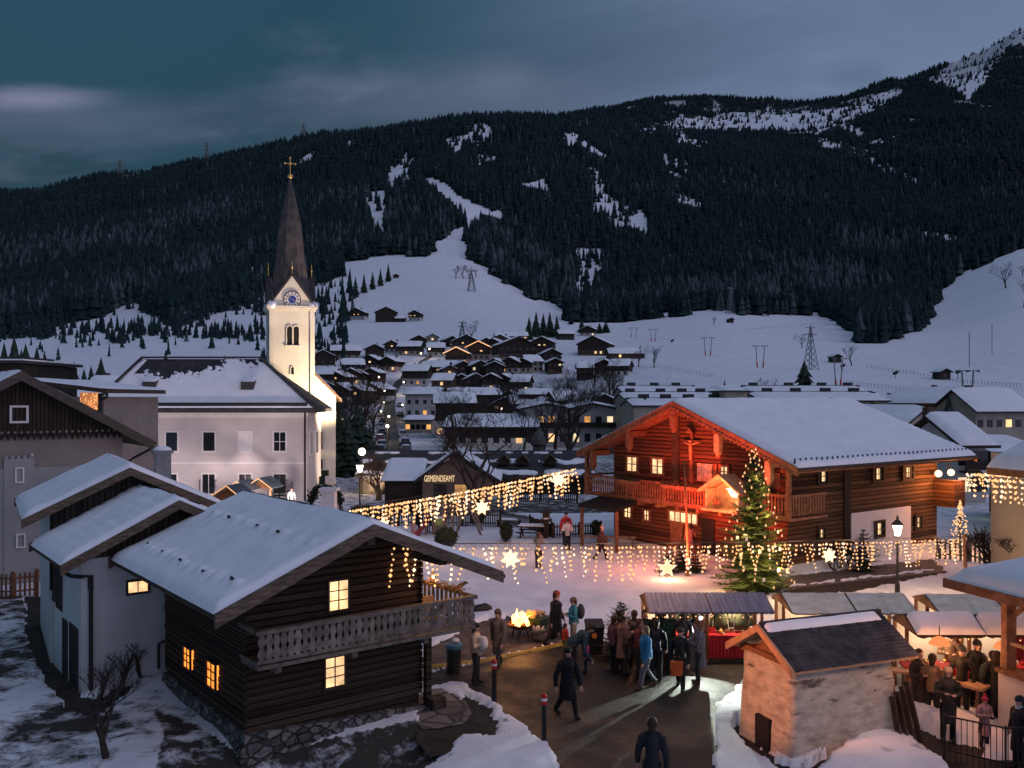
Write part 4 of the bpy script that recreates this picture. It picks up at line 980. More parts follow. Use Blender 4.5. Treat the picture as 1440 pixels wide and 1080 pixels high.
    # nave: wide gabled west front
    hw = 3.72; ze = Z(557); zr = ze+hw*1.02
    mb = MB(); mb.prism([(-hw,-.5),(hw,-.5),(hw,ze),(0,zr),(-hw,ze)], -a+.35, 17); mb.build('nave', M['cream'], t)
    rb = MB(); rb.prism([(-hw-.5,ze-.52),(0,zr+.02),(hw+.5,ze-.52),(hw+.5,ze-.28),(0,zr+.28),(-hw-.5,ze-.28)], -a+.1, 17.3); rf = rb.build('nave_roof', mat('brown_verge', (.12,.07,.045), (.2,.12,.08), 4), t)
    s = snow_quad((hw+.45,17.2,ze-.25),(hw+.45,-a+.3,ze-.25),(0,-a+.3,zr+.28),(0,17.2,zr+.28), .25, 20, 10, 4); s.build('snow_cover', M['roofsnow'], rf, smooth=True)
    s = snow_quad((-hw-.45,-a+.3,ze-.25),(-hw-.45,17.2,ze-.25),(0,17.2,zr+.28),(0,-a+.3,zr+.28), .25, 20, 10, 5); s.build('snow_cover', M['roofsnow'], rf, smooth=True)
    for zz in (1.2, 3.6):
        b = MB(); b.box(2.35,2.58,-a+.30,-a+.36,zz,zz+1.5); b.build('window', M['pane'], t)
    # floodlights on the forecourt
    wp = lambda p: Matrix.LocRotScale(base, Quaternion((0,0,1), yaw), None) @ Vector(p)
    for (p, tg, pw, an) in (((7.0,-6.3,4.0),(0,-a,12.5),12000,74),((6.6,-6.0,2.0),(0,-a,15.0),8000,56),((6.8,-8.0,.5),(2.8,-a+.4,4),2600,85)):
        lamp('church_floodlight', 'SPOT', wp(p), (1,.76,.50), pw, .3, wp(tg), an, .6)
build_church()

# ================================================================== rectory with hipped roof
def build_rectory():
    d = 69.5; k = d/FPX
    X = lambda px: (px-720)*k
    Z = lambda py: CH-(py-YH)*k
    x0, x1 = X(140), X(432); w = x1-x0; dep = 5.0
    t = thing('rectory', 'long pale pink rectory with snowy hipped roof beside the church', 'house', (x0,d,0), 0)
    zt = Z(580)
    mb = MB(); mb.box(0,w,0,dep,-.5,zt); mb.build('wall', M['rose'], t)
    mb = MB(); mb.box(-.06,w+.06,-.06,dep,Z(587),Z(583.5)); mb.box(-.12,w+.12,-.12,dep,Z(583.5),zt+.02); mb.box(-.02,w+.02,-.025,.0,Z(652.5),Z(649.5)); mb.build('cornice', M['trim'], t)
    mb = MB(); mb.box(X(203)-x0,X(211)-x0,-.03,.0,0,Z(588)); mb.build('pilaster', M['trim'], t)
    # hipped roof
    o = .55; ze = Z(575); e0 = X(133)-x0; e1 = X(447)-x0; yf = -.9; yb = dep+.6
    dr = d+2.7; r0 = (200-720)*dr/FPX-x0; r1 = (366-720)*dr/FPX-x0; zr = CH-(505-YH)*dr/FPX; yr = 2.7
    mb = MB(); b4 = [(e0,yf,ze),(e1,yf,ze),(e1,yb,ze),(e0,yb,ze)]
    mb.add(b4+[(r0,yr,zr),(r1,yr,zr)], [(0,1,5,4),(1,2,5),(2,3,4,5),(3,0,4),(3,2,1,0)])
    mb.box(e0,e1,yf,yb,ze-.28,ze-.004); rf = mb.build('roof', M['slate'], t)
    def bare(u, v, p):
        lim = (.66+.10*max(0,(u-.30))*3 if u < .66 else .93)+.22*noise.noise(Vector((u*6,3.1,0)))+.16*noise.noise(Vector((u*30,v*18,0)))+.08*noise.noise(Vector((u*90,v*60,0)))+(.3 if u < .05 else 0)
        return 1.0 if v < lim else -3.0
    s = snow_quad((e0+.05,yf+.05,ze),(e1-.05,yf+.05,ze),(r1,yr,zr),(r0,yr,zr), .13, 220, 90, 7, amp=.02, bare=bare); s.build('snow_cover', M['roofsnow'], rf, smooth=True)
    mb = MB(); tt = .16
    def rp(u, v): return Vector((e0+.3,yf,ze)).lerp(Vector((e1-.3,yf,ze)), u).lerp(Vector((r0,yr,zr)).lerp(Vector((r1,yr,zr)), u), v)
    a_, b_ = rp(0.02,.06), rp(.995,.06); mb.box(a_.x, b_.x, a_.y-.06, a_.y+.06, a_.z-.02, a_.z+.26); mb.build('snow_rail', M['black'], rf)
    mb = MB()
    for (pa, pb) in (((e1,yf,ze),(r1,yr,zr)),((e0,yf,ze),(r0,yr,zr)),((r0,yr,zr),(r1,yr,zr))):
        mb.beam(Vector(pa)+Vector((0,0,.14)), Vector(pb)+Vector((0,0,.14)), .28, .14)
    mb.build('ridge_tiles', M['slate'], rf)
    for px in (216, 353):
        c = rp(0,0); px_ = (px-720)*(d+1.2)/FPX-x0; q = MB(); y0 = .35; zb = CH-(547-YH)*(d+1.0)/FPX
        q.xprism([(y0,zb-.1),(y0,zb+.55),(y0+1.6,zb+1.0),(y0+1.6,zb+.75)], px_-.55, px_+.45); dm = q.build('dormer', M['slate'], rf)
        s = snow_quad((px_-.6,y0-.08,zb+.56),(px_+.5,y0-.08,zb+.56),(px_+.5,y0+1.6,zb+1.01),(px_-.6,y0+1.6,zb+1.01), .16, 8, 8, px, edge=.1); s.build('snow_cover', M['roofsnow'], dm, smooth=True)
    # windows
    for i, px in enumerate((241.5, 294, 345, 393.5)):
        window(t, 'F', w, dep, X(px-8)-x0, Z(634), X(16)-X(0), Z(608)-Z(634), 'pane' if i != 2 else 'trim', 'trim', (1,1) if i == 3 else (0,0), .14, .06)
    for i, px in enumerate((240, 293.5, 345, 393.5)):
        wi = window(t, 'F', w, dep, X(px-8.5)-x0, Z(694 if i != 0 else 682), X(17)-X(0), Z(667)-Z(694 if i != 0 else 682), 'pane', 'trim', (1,0), .12, .05)
        if i in (1, 3):
            b = MB(); xa, xb = X(px-11)-x0, X(px+11)-x0
            for xx in (xa, xb): b.beam((xx,-.35,Z(690)),(xx,-.35,Z(674)),.04,.04); b.beam((xx,-.35,Z(675)),(xx,0,Z(675)),.04,.04)
            b.build('window_bars', M['black'], wi)
    b = MB(); b.tube([(w-.15,-.12,zt),(w-.15,-.12,0)], .08, 8); b.build('downpipe', M['black'], t)
    b = MB(); b.box(X(408)-x0,X(412)-x0,-.06,.0,Z(684),Z(677)); b.build('wall_box', M['metal'], t)
    for yy in (.9, 2.9): window(t, 'R', w, dep, yy, 3.6, .9, 1.7, 'pane', 'trim', (1,0), .1, .05)
build_rectory()
for px, pw in ((250,1500),(345,2300),(415,1700)): lamp('rectory_fill', 'SPOT', Vector(((px-720)*60/FPX,59.5,.6)), (1,.80,.76), pw, .3, Vector(((px-30-720)*70/FPX,70,4.5)), 120, .8)  # unseen spots added to brighten the rectory wall, in place of church floodlight spill

# ================================================================== red lit log chalet
CHM = Matrix.LocRotScale(Vector((5.683,49.862,0)), Quaternion((0,0,1), R(-54.44)), None)
def build_chalet():
    w, l, ze, zr = 11.628, 12.419, 5.586, 7.824
    t = thing('farmhouse_chalet', 'big old log chalet glowing red with crucifix and wooden balcony', 'chalet', (5.683,49.862,0), R(-54.44))
    sl = (zr-ze)/(w/2)
    mb = prism_house_walls(w, l, ze-.30, zr-.30)
    rnd = random.Random(9); z = .55
    while z < zr-.5:
        h = .20; k = .008+.022*rnd.random(); half = w/2 if z < ze-.4 else max(.05, (zr-.42-z-h)/sl)
        if half > .2: mb.prism([(w/2-half,z+.015),(w/2+half,z+.015),(w/2+half,z+h-.01),(w/2-half,z+h-.01)], -k, 0)
        if z < ze-.5: mb.box(w, w+k, .02, l-.02, z+.11, z+.10+h-.012, 1)
        z += h
    mb.build('wall', [M['redlog'], M['brownlog']], t)
    sb = MB(); sb.box(w-.05, w+.14, .0, l, -.8, .45); sb.box(-.1, w+.1, -.14, .05, -.4, .30); sb.build('plinth', M['white'], t)
    # right side: white plaster panel, dark corner beam
    pb = MB(); pb.box(w-.02, w+.085, 4.69, 9.85, .30, 2.46); pb.build('plaster_panel', M['trim'], t)
    pb = MB(); pb.box(w, w+.10, 4.12, 4.62, .45, 4.75); pb.build('cross_wall_beam', M['dark'], t)
    for (s, z, ww, hh, pn) in ((2.13,4.05,.70,.62,'litdim'),(6.52,3.92,.80,.66,'litdim'),(9.15,3.88,.85,.64,'litdim'),(6.64,1.18,.75,.68,'litdim'),(10.3,1.25,.5,.62,'litdim'),(2.13,1.45,.45,.5,'lit')):
        wi = window(t, 'R', w, l, s, z, ww, hh, 'dark', 'darkwood', (1,1), .10, .06, off=.09)
        b = MB(); b.box(w+.10, w+.12, s+ww*.33, s+ww*.62, z+.08, z+hh-.06); b.build('lit_pane', M[pn if pn == 'lit' else 'lit'], wi)
    # gable windows
    for (s, z, ww, hh, pn) in ((1.17,4.06,.74,.74,'lit'),(3.09,4.05,.76,.76,'lit'),(.95,1.52,.50,.56,'lit'),(2.50,1.52,.34,.5,'lit'),(7.78,4.22,.42,.46,'lit')):
        window(t, 'F', w, l, s, z, ww, hh, pn, 'redwood', (1,1), .12, .08, off=.06)
    window(t, 'F', w, l, 4.35, 1.70, 1.9, .48, 'lit', 'redwood', (4,0), .10, .08, name='door_light', off=.06)
    b = MB(); b.box(4.4,5.25,-.10,.0,.25,1.66); b.build('door', M['redwood'], t)
    b = MB(); b.box(6.50,7.35,-.08,.0,.25,2.05); b.build('doorway', M['dark'], t)
    b = MB(); b.box(6.24,7.22,-.09,.0,3.88,4.76); pn = b.build('painted_panel', mat('pale_map_board', (.30,.24,.18), (.62,.58,.50), 5, rough=.7), t)
    b = MB(); b.box(10.5,11.25,-.09,.0,3.9,4.6); b.build('shutter', M['redwood'], t)
    b = MB(); b.box(4.55,5.0,-.14,.0,3.6,7.0); b.build('cross_wall_beam', M['darkwood'], t)
    for x in (5.72, 7.30): 
        b = MB(); b.box(x,x+.22,-.10,.0,3.75,4.8); b.build('window_post', M['redwood'], t)
    # balcony across the front, wrapping the right corner
    x0, x1, y = -1.24, 12.6, -1.05
    fb = MB(); fb.box(x0,x1,y,-.06,2.62,2.74)
    for xx in np.linspace(.2, 11.4, 9): fb.box(xx-.09,xx+.09,y-.05,-.05,2.44,2.62)
    fb.box(w+.12,x1,-.06,1.6,2.62,2.74)
    fl = fb.build('balcony_floor', M['redwood'], t)
    rb = MB(); rb.box(x0,x1,y-.10,y+.05,3.66,3.76); rb.box(x0,x1,y-.06,y+.0,2.74,2.84); rb.box(x1-.1,x1,y,1.6,3.66,3.76); rb.box(x0,x0+.1,y,1.2,3.66,3.76)
    for xx in (x0+.06, 2.2, 5.0, 8.0, 10.6, x1-.06): rb.box(xx-.06,xx+.06,y-.07,y+.03,2.62,3.80)
    rb.build('handrail', M['redwood'], t)
    n = 76
    prof = [(0,.035),(.10,.05),(.25,.06),(.36,.035),(.44,.055),(.58,.062),(.70,.035),(.82,.035)]
    for i in range(n):
        xx = x0+.1+(x1-x0-.2)*i/(n-1); b = MB(); b.prism([(xx+wd,2.84+zz) for zz, wd in prof]+[(xx-wd,2.84+zz) for zz, wd in reversed(prof)], y-.05, y-.02); b.build('baluster', M['redwood'], fl)
    for i in range(12):
        yy = y+.2+i*.2; b = MB(); b.box(x1-.06,x1-.03,yy-.05,yy+.05,2.84,3.66); b.build('baluster', M['redwood'], fl)
    # flower boxes with dark greens on the rail
    for (xa, xb) in ((1.6,3.3),(4.9,7.4)):
        b = MB(); b.box(xa,xb,y-.30,y-.10,3.50,3.68); bx = b.build('flower_box', M['redwood'], t)
        g = MB()
        for i in range(150):
            p = Vector((rnd.uniform(xa,xb), y-.2+rnd.gauss(0,.08), 3.70+abs(rnd.gauss(0,.10)))); q = Vector((rnd.gauss(0,1), rnd.gauss(0,1), rnd.gauss(0,1)))*.07; r2 = Vector((rnd.gauss(0,1), rnd.gauss(0,1), rnd.gauss(0,1)))*.05
            g.add([p, p+q, p+r2], [(0,1,2)])
        g.build('greenery', M['hedge'], bx)
    # corbel pendants, purlins
    sl_ = sl
    roof = gable_roof(t, w, l, ze, zr, 1.35, 1.192, 1.515, .24, M['redwood'], M['redwood'], snow=.20, seed=41, nu=60, nv=60, vergew=.08, vergeh=.34, ripple=.020, rippn=22, edge=.10)
    for (x, z1) in ((w/2-.15,7.28),(2.46,6.15),(8.55,6.20),(-.45,5.0),(11.5,5.1)):
        b = MB(); b.box(x-.13,x+.13,-1.30,-.02,z1-.18,z1+.12)
        b.prism([(x-.16,z1-.75),(x+.16,z1-.75),(x+.16,z1+.05),(x-.16,z1+.05)], -1.28, -1.02); b.prism([(x-.14,z1-.76),(x,z1-1.0),(x+.14,z1-.76)], -1.24, -1.06)
        b.build('carved_bracket', M['plank'] if x > 8 else M['redwood'], roof)
    b = MB()
    for i in range(30):
        for sg in (-1, 1):
            u = (i+.5)/30; x = w/2+sg*u*(w/2+1.4); zz = zr-u*(w/2+1.4)*sl; b.prism([(x-.1,zz-.22),(x+.1,zz-.22-(.07*sg*.4)),(x,zz-.42)], -1.47, -1.44)
    b.build('scalloped_trim', M['redwood'], roof)
    sg = MB()
    for i in range(38):
        yy = -1.2+i*(l+2.2)/38; x = w+1.515-.25; zz = ze-1.265*sl; sg.box(x-.02,x+.03,yy-.03,yy+.03,zz,zz+.30)
    sg.build('snow_guard', M['black'], roof)
    for (sx) in (0, 1):
        b = MB(); ex = (-1.515-.07) if sx == 0 else (w+1.515+.07); ez = ze-1.515*sl-.08; b.tube([(ex,-1.4,ez),(ex,l+1.2,ez)], .07, 8); b.build('gutter', M['darkwood'], roof)
    # balcony posts
    for x in (-1.1, 12.45):
        b = MB(); b.box(x-.09,x+.09,y-.08,y+.1,2.74,5.2); b.build('balcony_post', M['redwood'], t)
    # rear gallery on the right end
    b = MB(); b.box(w-.2,w+1.1,l-.3,l+.3,2.3,3.7)
    for i in range(8): b.box(w+1.1,w+1.14,l-.3+i*.14,l-.2+i*.14,2.3,3.7)
    b.build('rear_gallery', M['redlog'], t)
    b = MB(); b.box(w-.3,w-.05,l-.1,l+.15,0,4.6); b.build('corner_post', M['redlog'], t)
    # side porch at left with shed roof
    b = MB()
    b.hexa([(.0,-2.6,2.15),(3.0,-2.6,2.15),(3.0,-.1,2.62),(.0,-.1,2.62)], [(.0,-2.6,2.30),(3.0,-2.6,2.30),(3.0,-.1,2.85),(.0,-.1,2.85)])
    po = b.build('porch_roof', M['dark'], t)
    for x in (.12, 2.88):
        b = MB(); b.box(x-.07,x+.07,-2.5,-2.36,0,2.15); b.build('porch_post', M['redwood'], po)
    return t
build_chalet()
def chp(x, y, z): return CHM @ Vector((x, y, z))

def build_chalet_things():
    # crucifix on the gable
    c = thing('crucifix', 'carved wooden crucifix hanging on the gable of the red lit chalet', 'crucifix', chp(5.95,-.16,4.55), R(-54.44))
    b = MB(); b.box(-.07,.07,-.03,.03,0,1.75); b.box(-.55,.55,-.03,.03,1.20,1.34); b.prism([(-.25,1.70),(.25,1.70),(0,1.95)], -.18, .05); b.build('cross', M['redwood'], c)
    b = MB(); b.tube([(0,-.10,.35),(.02,-.12,.7),(0,-.11,1.0),(0,-.10,1.18)], [.05,.07,.09,.06], 8); b.ball((0,-.12,1.30), .08, 8, 6); b.tube([(0,-.1,1.12),(-.28,-.08,1.20),(-.5,-.06,1.27)], [.045,.035,.025], 6); b.tube([(0,-.1,1.12),(.28,-.08,1.20),(.5,-.06,1.27)], [.045,.035,.025], 6)
    b.build('carved_body', M['plank'], c, smooth=True)
    # little gabled nativity hut on the balcony with bright star
    n = thing('nativity_hut', 'small gabled wooden nativity hut with a blazing star on the chalet balcony', 'nativity hut', chp(9.5,-1.9,2.9), R(-54.44))
    b = MB(); b.prism([(-1.0,0),(1.0,0),(1.0,.85),(0,1.45),(-1.0,.85)], .55, .62); b.box(-1.0,-.9,-.1,.6,0,.9); b.box(.9,1.0,-.1,.6,0,.9); b.box(-1.05,1.05,-.3,.7,-.1,0); b.build('back_wall', M['plank'], n)
    b = MB(); b.beam((-1.25,.2,.78),(0,.2,1.58),1.1,.09, up=(0,0,1)); b.beam((1.25,.2,.78),(0,.2,1.58),1.1,.09); b.build('roof', M['plank'], n)
    b = MB(); 
    for i in range(26):
        q = random.Random(i).uniform(0, 6.28); r = random.Random(i+50).uniform(.18,.46); b.beam((.42,.3,.88),(.42+r*math.cos(q),.28,.88+r*.7*math.sin(q)),.05,.04)
    b.ball((.42,.3,.88), .26, 10, 8); b.build('light_star', emit('blazing_star', (1,.70,.40), 9), n)
    for (x, h) in ((-.55,.5),(-.35,.4)):
        b = MB(); b.lathe((x,.1,0), [(.10,0),(.12,h*.5),(.07,h*.75),(.07,h),(.02,h+.05)], 8); b.build('figurine', M['redwood'], n)
    # floodlights at the rear corner, on poles
    for i, (y, x) in enumerate(((11.96,11.95),(13.2,11.95))):
        f = thing('floodlight', ['bright orange floodlight under the chalet eave nearest the wall','bright orange floodlight at the far end of the chalet eave'][i], 'floodlight', chp(x,y,4.05), R(-54.44), 'floodlights under the chalet eave')
        b = MB(); b.lathe((0,0,-.12), [(.10,0),(.19,.06),(.2,.2),(.1,.28)], 12); b.build('housing', M['black'], f)
        b = MB(); b.ball((.12,-.12,0), .18, 12, 8); b.build('lamp_glass', emit('orange_flood_glass', (1,.60,.28), 4) if i == 0 else bpy.data.materials['orange_flood_glass'], f)
        b = MB(); b.beam((0,0,.15),(0,-.2,.55),.04,.04); b.build('bracket', M['black'], f)
        lamp('floodlight_beam', 'POINT', chp(x+.9,y-.7,4.0), (1,.34,.09), 280, .2)
    # milk cans by the porch
    for i, (px, py) in enumerate(((908,757),(917,757))):
        g = G(px, py); k = thing('milk_can', ['red milk can by the chalet porch, left of two','red milk can by the chalet porch, right of two'][i], 'milk can', g, 0, 'red milk cans by the porch')
        b = MB(); b.lathe((0,0,0), [(.22,0),(.24,.05),(.24,.62),(.12,.80),(.12,.92)], 14); b.build('body', mat('red_paint', (.45,.02,.02), rough=.4), k, smooth=False)
        b = MB(); b.lathe((0,0,.92), [(.15,0),(.15,.06),(.05,.10)], 12); b.build('lid', bpy.data.materials['red_paint'], k)
        b = MB(); b.tube([(.12,0,.80),(.24,0,.82),(.24,0,.62)], .02, 6); b.build('handle', M['black'], k)
    # cart wheels leaning at the right wall
    for i, s in enumerate((2.9, 4.3)):
        o = chp(12.15, s, .58); k = thing('cart_wheel', ['spoked cart wheel leaning on the chalet plinth near the lit tree','spoked cart wheel leaning on the chalet plinth near the plaster panel'][i], 'cart wheel', chp(12.15,s,0), R(-54.44), 'cart wheels leaning on the chalet')
        b = MB(); pts = [(-.12+.0*math.sin(q)-.10*math.sin(q), .58*math.cos(q), .58+.56*math.sin(q)) for q in np.linspace(0, 2*math.pi, 25)]; b.tube(pts, .045, 6, cap=False); b.build('rim', M['darkwood'], k)
        b = MB(); b.tube([(-.20,0,.58),(-.04,0,.58)], .10, 10); b.build('hub', M['darkwood'], k)
        for j in range(10):
            q = 2*math.pi*j/10; b = MB(); b.beam((-.12,0,.58),(-.12-.10*math.sin(q),.56*math.cos(q),.58+.54*math.sin(q)),.04,.03); b.build('spoke', M['darkwood'], k)
    # real light of the red floods in front of the gable
    lamp('red_gable_light', 'SPOT', chp(9.4,-5.6,.6), (1,.075,.024), 8600, .3, chp(8.2,0,4.4), 84, .9)
    lamp('red_gable_light', 'SPOT', chp(5.4,-5.2,.5), (1,.10,.032), 600, .3, chp(5.0,0,4.0), 95, .9)
    lamp('red_spill', 'POINT', chp(7.5,-4.6,2.4), (1,.26,.17), 240, .4)
    lamp('star_glow', 'POINT', chp(9.9,-2.9,3.9), (1,.36,.13), 170, .25)
    lamp('door_glow', 'POINT', chp(5.3,-.9,2.3), (1,.50,.16), 26, .2)
    lamp('gable_under_eave', 'POINT', chp(6.8,-2.2,5.0), (1,.12,.04), 170, .3)
build_chalet_things()

# ================================================================== small stone mill with shingle roof
def build_mill():
    w, l, ze, zr = 1.747, 2.799, 2.30, 2.82; yaw = R(-68.81)
    t = thing('stone_mill', 'little whitewashed stone mill with dark shingle roof by the road', 'stone hut', (5.534,21.341,0), yaw)
    mb = MB(); q = .12
    mb.hexa([(-q,-q,-.6),(w+q,-q,-.6),(w+q,l+q,-.6),(-q,l+q,-.6)], [(0,0,2.02),(w,0,2.02),(w,l,2.02),(0,l,2.02)])
    wm, nt, b = _new('old_limewash'); b.inputs['Roughness'].default_value = .95
    tc = _n(nt, 'ShaderNodeTexCoord'); mp = _n(nt, 'ShaderNodeMapping'); mp.inputs['Scale'].default_value = (1,1,2.2); nt.links.new(tc.outputs['Object'], mp.inputs[0])
    n1 = _n(nt, 'ShaderNodeTexNoise', Scale=2.6, Detail=7, Roughness=.6); nt.links.new(mp.outputs[0], n1.inputs[0])
    mp2 = _n(nt, 'ShaderNodeMapping'); mp2.inputs['Scale'].default_value = (1,1,3.4); nt.links.new(tc.outputs['Object'], mp2.inputs[0])
    n2 = _n(nt, 'ShaderNodeTexNoise', Scale=1.5, Detail=6, Distortion=.5); nt.links.new(mp2.outputs[0], n2.inputs[0])
    cr = _n(nt, 'ShaderNodeValToRGB'); cr.color_ramp.elements[0].position = .3; cr.color_ramp.elements[0].color = (.26,.22,.18,1); cr.color_ramp.elements[1].position = .62; cr.color_ramp.elements[1].color = (.50,.45,.38,1); nt.links.new(n1.outputs[0], cr.inputs[0])
    mr = _n(nt, 'ShaderNodeMapRange'); mr.inputs[1].default_value = .62; mr.inputs[2].default_value = .74; nt.links.new(n2.outputs[0], mr.inputs[0])
    mx = _n(nt, 'ShaderNodeMix', data_type='RGBA'); mx.inputs[7].default_value = (.10,.085,.07,1); nt.links.new(mr.outputs[0], mx.inputs[0]); nt.links.new(cr.outputs[0], mx.inputs[6]); nt.links.new(mx.outputs[2], b.inputs['Base Color'])
    iv = _n(nt, 'ShaderNodeMath', operation='SUBTRACT'); nt.links.new(n1.outputs[0], iv.inputs[0]); nt.links.new(mr.outputs[0], iv.inputs[1])
    bp = _n(nt, 'ShaderNodeBump', Strength=.8, Distance=.05); nt.links.new(iv.outputs[0], bp.inputs['Height']); nt.links.new(bp.outputs[0], b.inputs['Normal'])
    # subdivide and roughen the wall
    o = mb.build('wall', wm, t)
    bm_ = bmesh.new(); bm_.from_mesh(o.data); bmesh.ops.subdivide_edges(bm_, edges=bm_.edges[:], cuts=14, use_grid_fill=True)
    for v in bm_.verts:
        if v.co.z < 2.0: v.co += Vector((noise.noise(v.co*1.7), noise.noise(v.co*1.7+Vector((9,0,0))), 0))*.055+Vector((noise.noise(v.co*6), noise.noise(v.co*6+Vector((5,0,0))), 0))*.02
    bm_.to_mesh(o.data); bm_.free(); o.data.polygons.foreach_set('use_smooth', [True]*len(o.data.polygons))
    g = MB(); g.prism([(.08,2.0),(w-.08,2.0),(w/2,zr-.22)], .10, .16); g.build('gable_boards', M['redwood'], t)
    g = MB(); g.box(-.22,w+.16,.02,.14,1.98,2.14); g.build('tie_beam', M['redwood'], t)
    g = MB(); g.box(.62,1.12,-.155,-.03,-.3,.72); g.build('doorway', M['dark'], t)
    roof = gable_roof(t, w, l, ze, zr, .227, .489, .317, .09, mat('new_timber', (.36,.20,.11), (.46,.28,.16), 4), None, snow=0, name='roof')
    vb = MB(); sl = (zr-ze)/(w/2); zo = ze-.317*sl
    vb.prism([(-.36,zo-.16),(w/2,zr-.14),(w/2,zr+.03),(-.36,zo+.02)], -.29, -.23); vb.prism([(w/2,zr-.14),(w+.36,zo-.16),(w+.36,zo+.02),(w/2,zr+.03)], -.29, -.23); vb.build('verge_board', bpy.data.materials['new_timber'], roof)
    # shingles laid as real overlapping courses
    rnd = random.Random(6); sm = MB()
    for side in (-1, 1):
        nc = 13
        for c in range(nc):
            u0, u1 = c/nc, (c+1.25)/nc
            y = -.22
            while y < l+.46:
                ww = .10+.06*rnd.random(); y1 = min(y+ww, l+.48); j = .012*rnd.random()
                def q(u, yy, k): 
                    e = Vector((w/2+side*(w/2+.36), 0, ze-.36*sl)); r = Vector((w/2, 0, zr)); p = e.lerp(r, min(u, 1.0)); return Vector((p.x, yy, p.z+k))
                sm.hexa([q(u0-.01*rnd.random(),y,.012+j),q(u0-.01*rnd.random(),y1-.008,.012+j),q(u1,y1-.008,.0),q(u1,y,.0)], [q(u0,y,.036+j),q(u0,y1-.008,.036+j),q(u1,y1-.008,.018),q(u1,y,.018)])
                y = y1
    sm.build('shingles', mat('dark_shingle', (.014,.014,.018), (.06,.058,.068), 3, (1,1,1), rough=.7, rnd=0), roof)
    rb = MB(); rb.box(w/2-.05,w/2+.06,-.20,l+.48,zr+.01,zr+.07); rb.build('ridge_board', M['slate'], roof)
    s = snow_quad((w/2+.25,l+.32,zr-.125),(w/2+.25,-.16,zr-.125),(w/2+.07,-.16,zr-.02),(w/2+.07,l+.32,zr-.02), .08, 40, 8, 3, edge=.06, amp=.03); s.build('snow_strip', M['roofsnow'], roof, smooth=True)
    # boards leaning on the back wall
    for i in range(4):
        b = MB(); b.beam((w+.45+.03*i,l+.18*i-.1,-.2),(w+.12,l+.14*i-.1,1.15+.1*i),.16,.035, up=(0,1,0)); b.build('leaning_board', M['darkwood'], t)
build_mill()
# ================================================================== plants
def fir_meshes(h, r, seed, whorls=20, dens=1.0, twig=.26, base=.06):
    rnd = random.Random(seed); cr = MB(); tr = MB()
    tr.tube([(0,0,-.1),(0,0,h*.5),(0,0,h*.97)], [r*.055+.03,r*.035+.02,.008], 7)
    for i in range(whorls):
        f = i/(whorls-1); z = h*(base+(.95-base)*f); L = r*(1-f)**.85*(0.85+.3*rnd.random())+.05*r
        nb = max(4, int((12-6*f)*dens)); a0 = rnd.random()*6.28
        for k in range(nb):
            a = a0+6.283*k/nb+rnd.uniform(-.2,.2); l = L*rnd.uniform(.72,1.15); dr = -.28-.22*(1-f)+.55*f
            dirv = Vector((math.cos(a), math.sin(a), 0)); side = Vector((-math.sin(a), math.cos(a), 0))
            z0 = z+rnd.uniform(-.02,.02)*h
            def pt(s): return dirv*(l*s)+Vector((0,0,z0+l*(dr*s+.30*s*s)))
            cr.beam(pt(0), pt(1), .012*h*.3+.006, .012)
            n = max(3, int(l/twig*3.6*dens))
            for q in range(n):
                s = (q+1)/n
                for sg in (-1, 1):
                    tl = twig*(1.15-.75*s)*rnd.uniform(.8,1.3)*(1+.3*(1-f)); p = pt(s*rnd.uniform(.93,1)); e = p+side*sg*tl*.8+dirv*tl*.55+Vector((0,0,rnd.uniform(-.16,.06)*tl))
                    wv = (dirv*.5-side*sg*.3).normalized()*tl*.17; up = Vector((0,0,tl*.10))
                    cr.add([p-wv, p+wv, e+wv*.25+up*0, e-wv*.3, (p+e)/2+up], [(0,4,3),(0,1,4),(1,2,4),(4,2,3)])
            p = pt(1.0); cr.add([p-side*.05, p+side*.05, p+dirv*twig*.6+Vector((0,0,.03))], [(0,1,2)])
    for k in range(4):
        a = k*1.57; cr.add([(0,0,h*.88),(.05*math.cos(a),.05*math.sin(a),h*.9),(0,0,h*1.02)], [(0,1,2)])
    def mk(nm, mb):
        me = bpy.data.meshes.new(nm); me.from_pydata(mb.v, [], mb.f); me.update(); return me
    return mk('fir_trunk', tr), mk('fir_crown', cr)
_TM = {}
def solid_fir(h, r, seed):
    rnd = random.Random(seed); cr = MB(); tr = MB(); tr.tube([(0,0,-.1),(0,0,h*.3)], [r*.09,r*.07], 6); n = 11; K = 14
    for i in range(n):
        f = i/n; z0 = h*(.05+.90*f); R0 = r*(1-f)**.9*rnd.uniform(.85,1.15)+.03*r; z1 = z0+h*.17*(1.15-.5*f); ph = rnd.random()*6; vs = []
        for k in range(K):
            q = ph+6.283*k/K; rr = R0*(rnd.uniform(.55,.8) if k % 2 else rnd.uniform(.9,1.25)); vs.append((rr*math.cos(q), rr*math.sin(q), z0-h*.02*rnd.random()-(0 if k % 2 else h*.025)))
        vs.append((0,0,min(z1,h))); vs.append((0,0,z0+h*.03)); cr.add(vs, [(k,(k+1) % K,K) for k in range(K)]+[((k+1) % K,k,K+1) for k in range(K)])
    def mk(nm, mb):
        me = bpy.data.meshes.new(nm); me.from_pydata(mb.v, [], mb.f); me.update(); return me
    return mk('fir_trunk', tr), mk('fir_crown', cr)
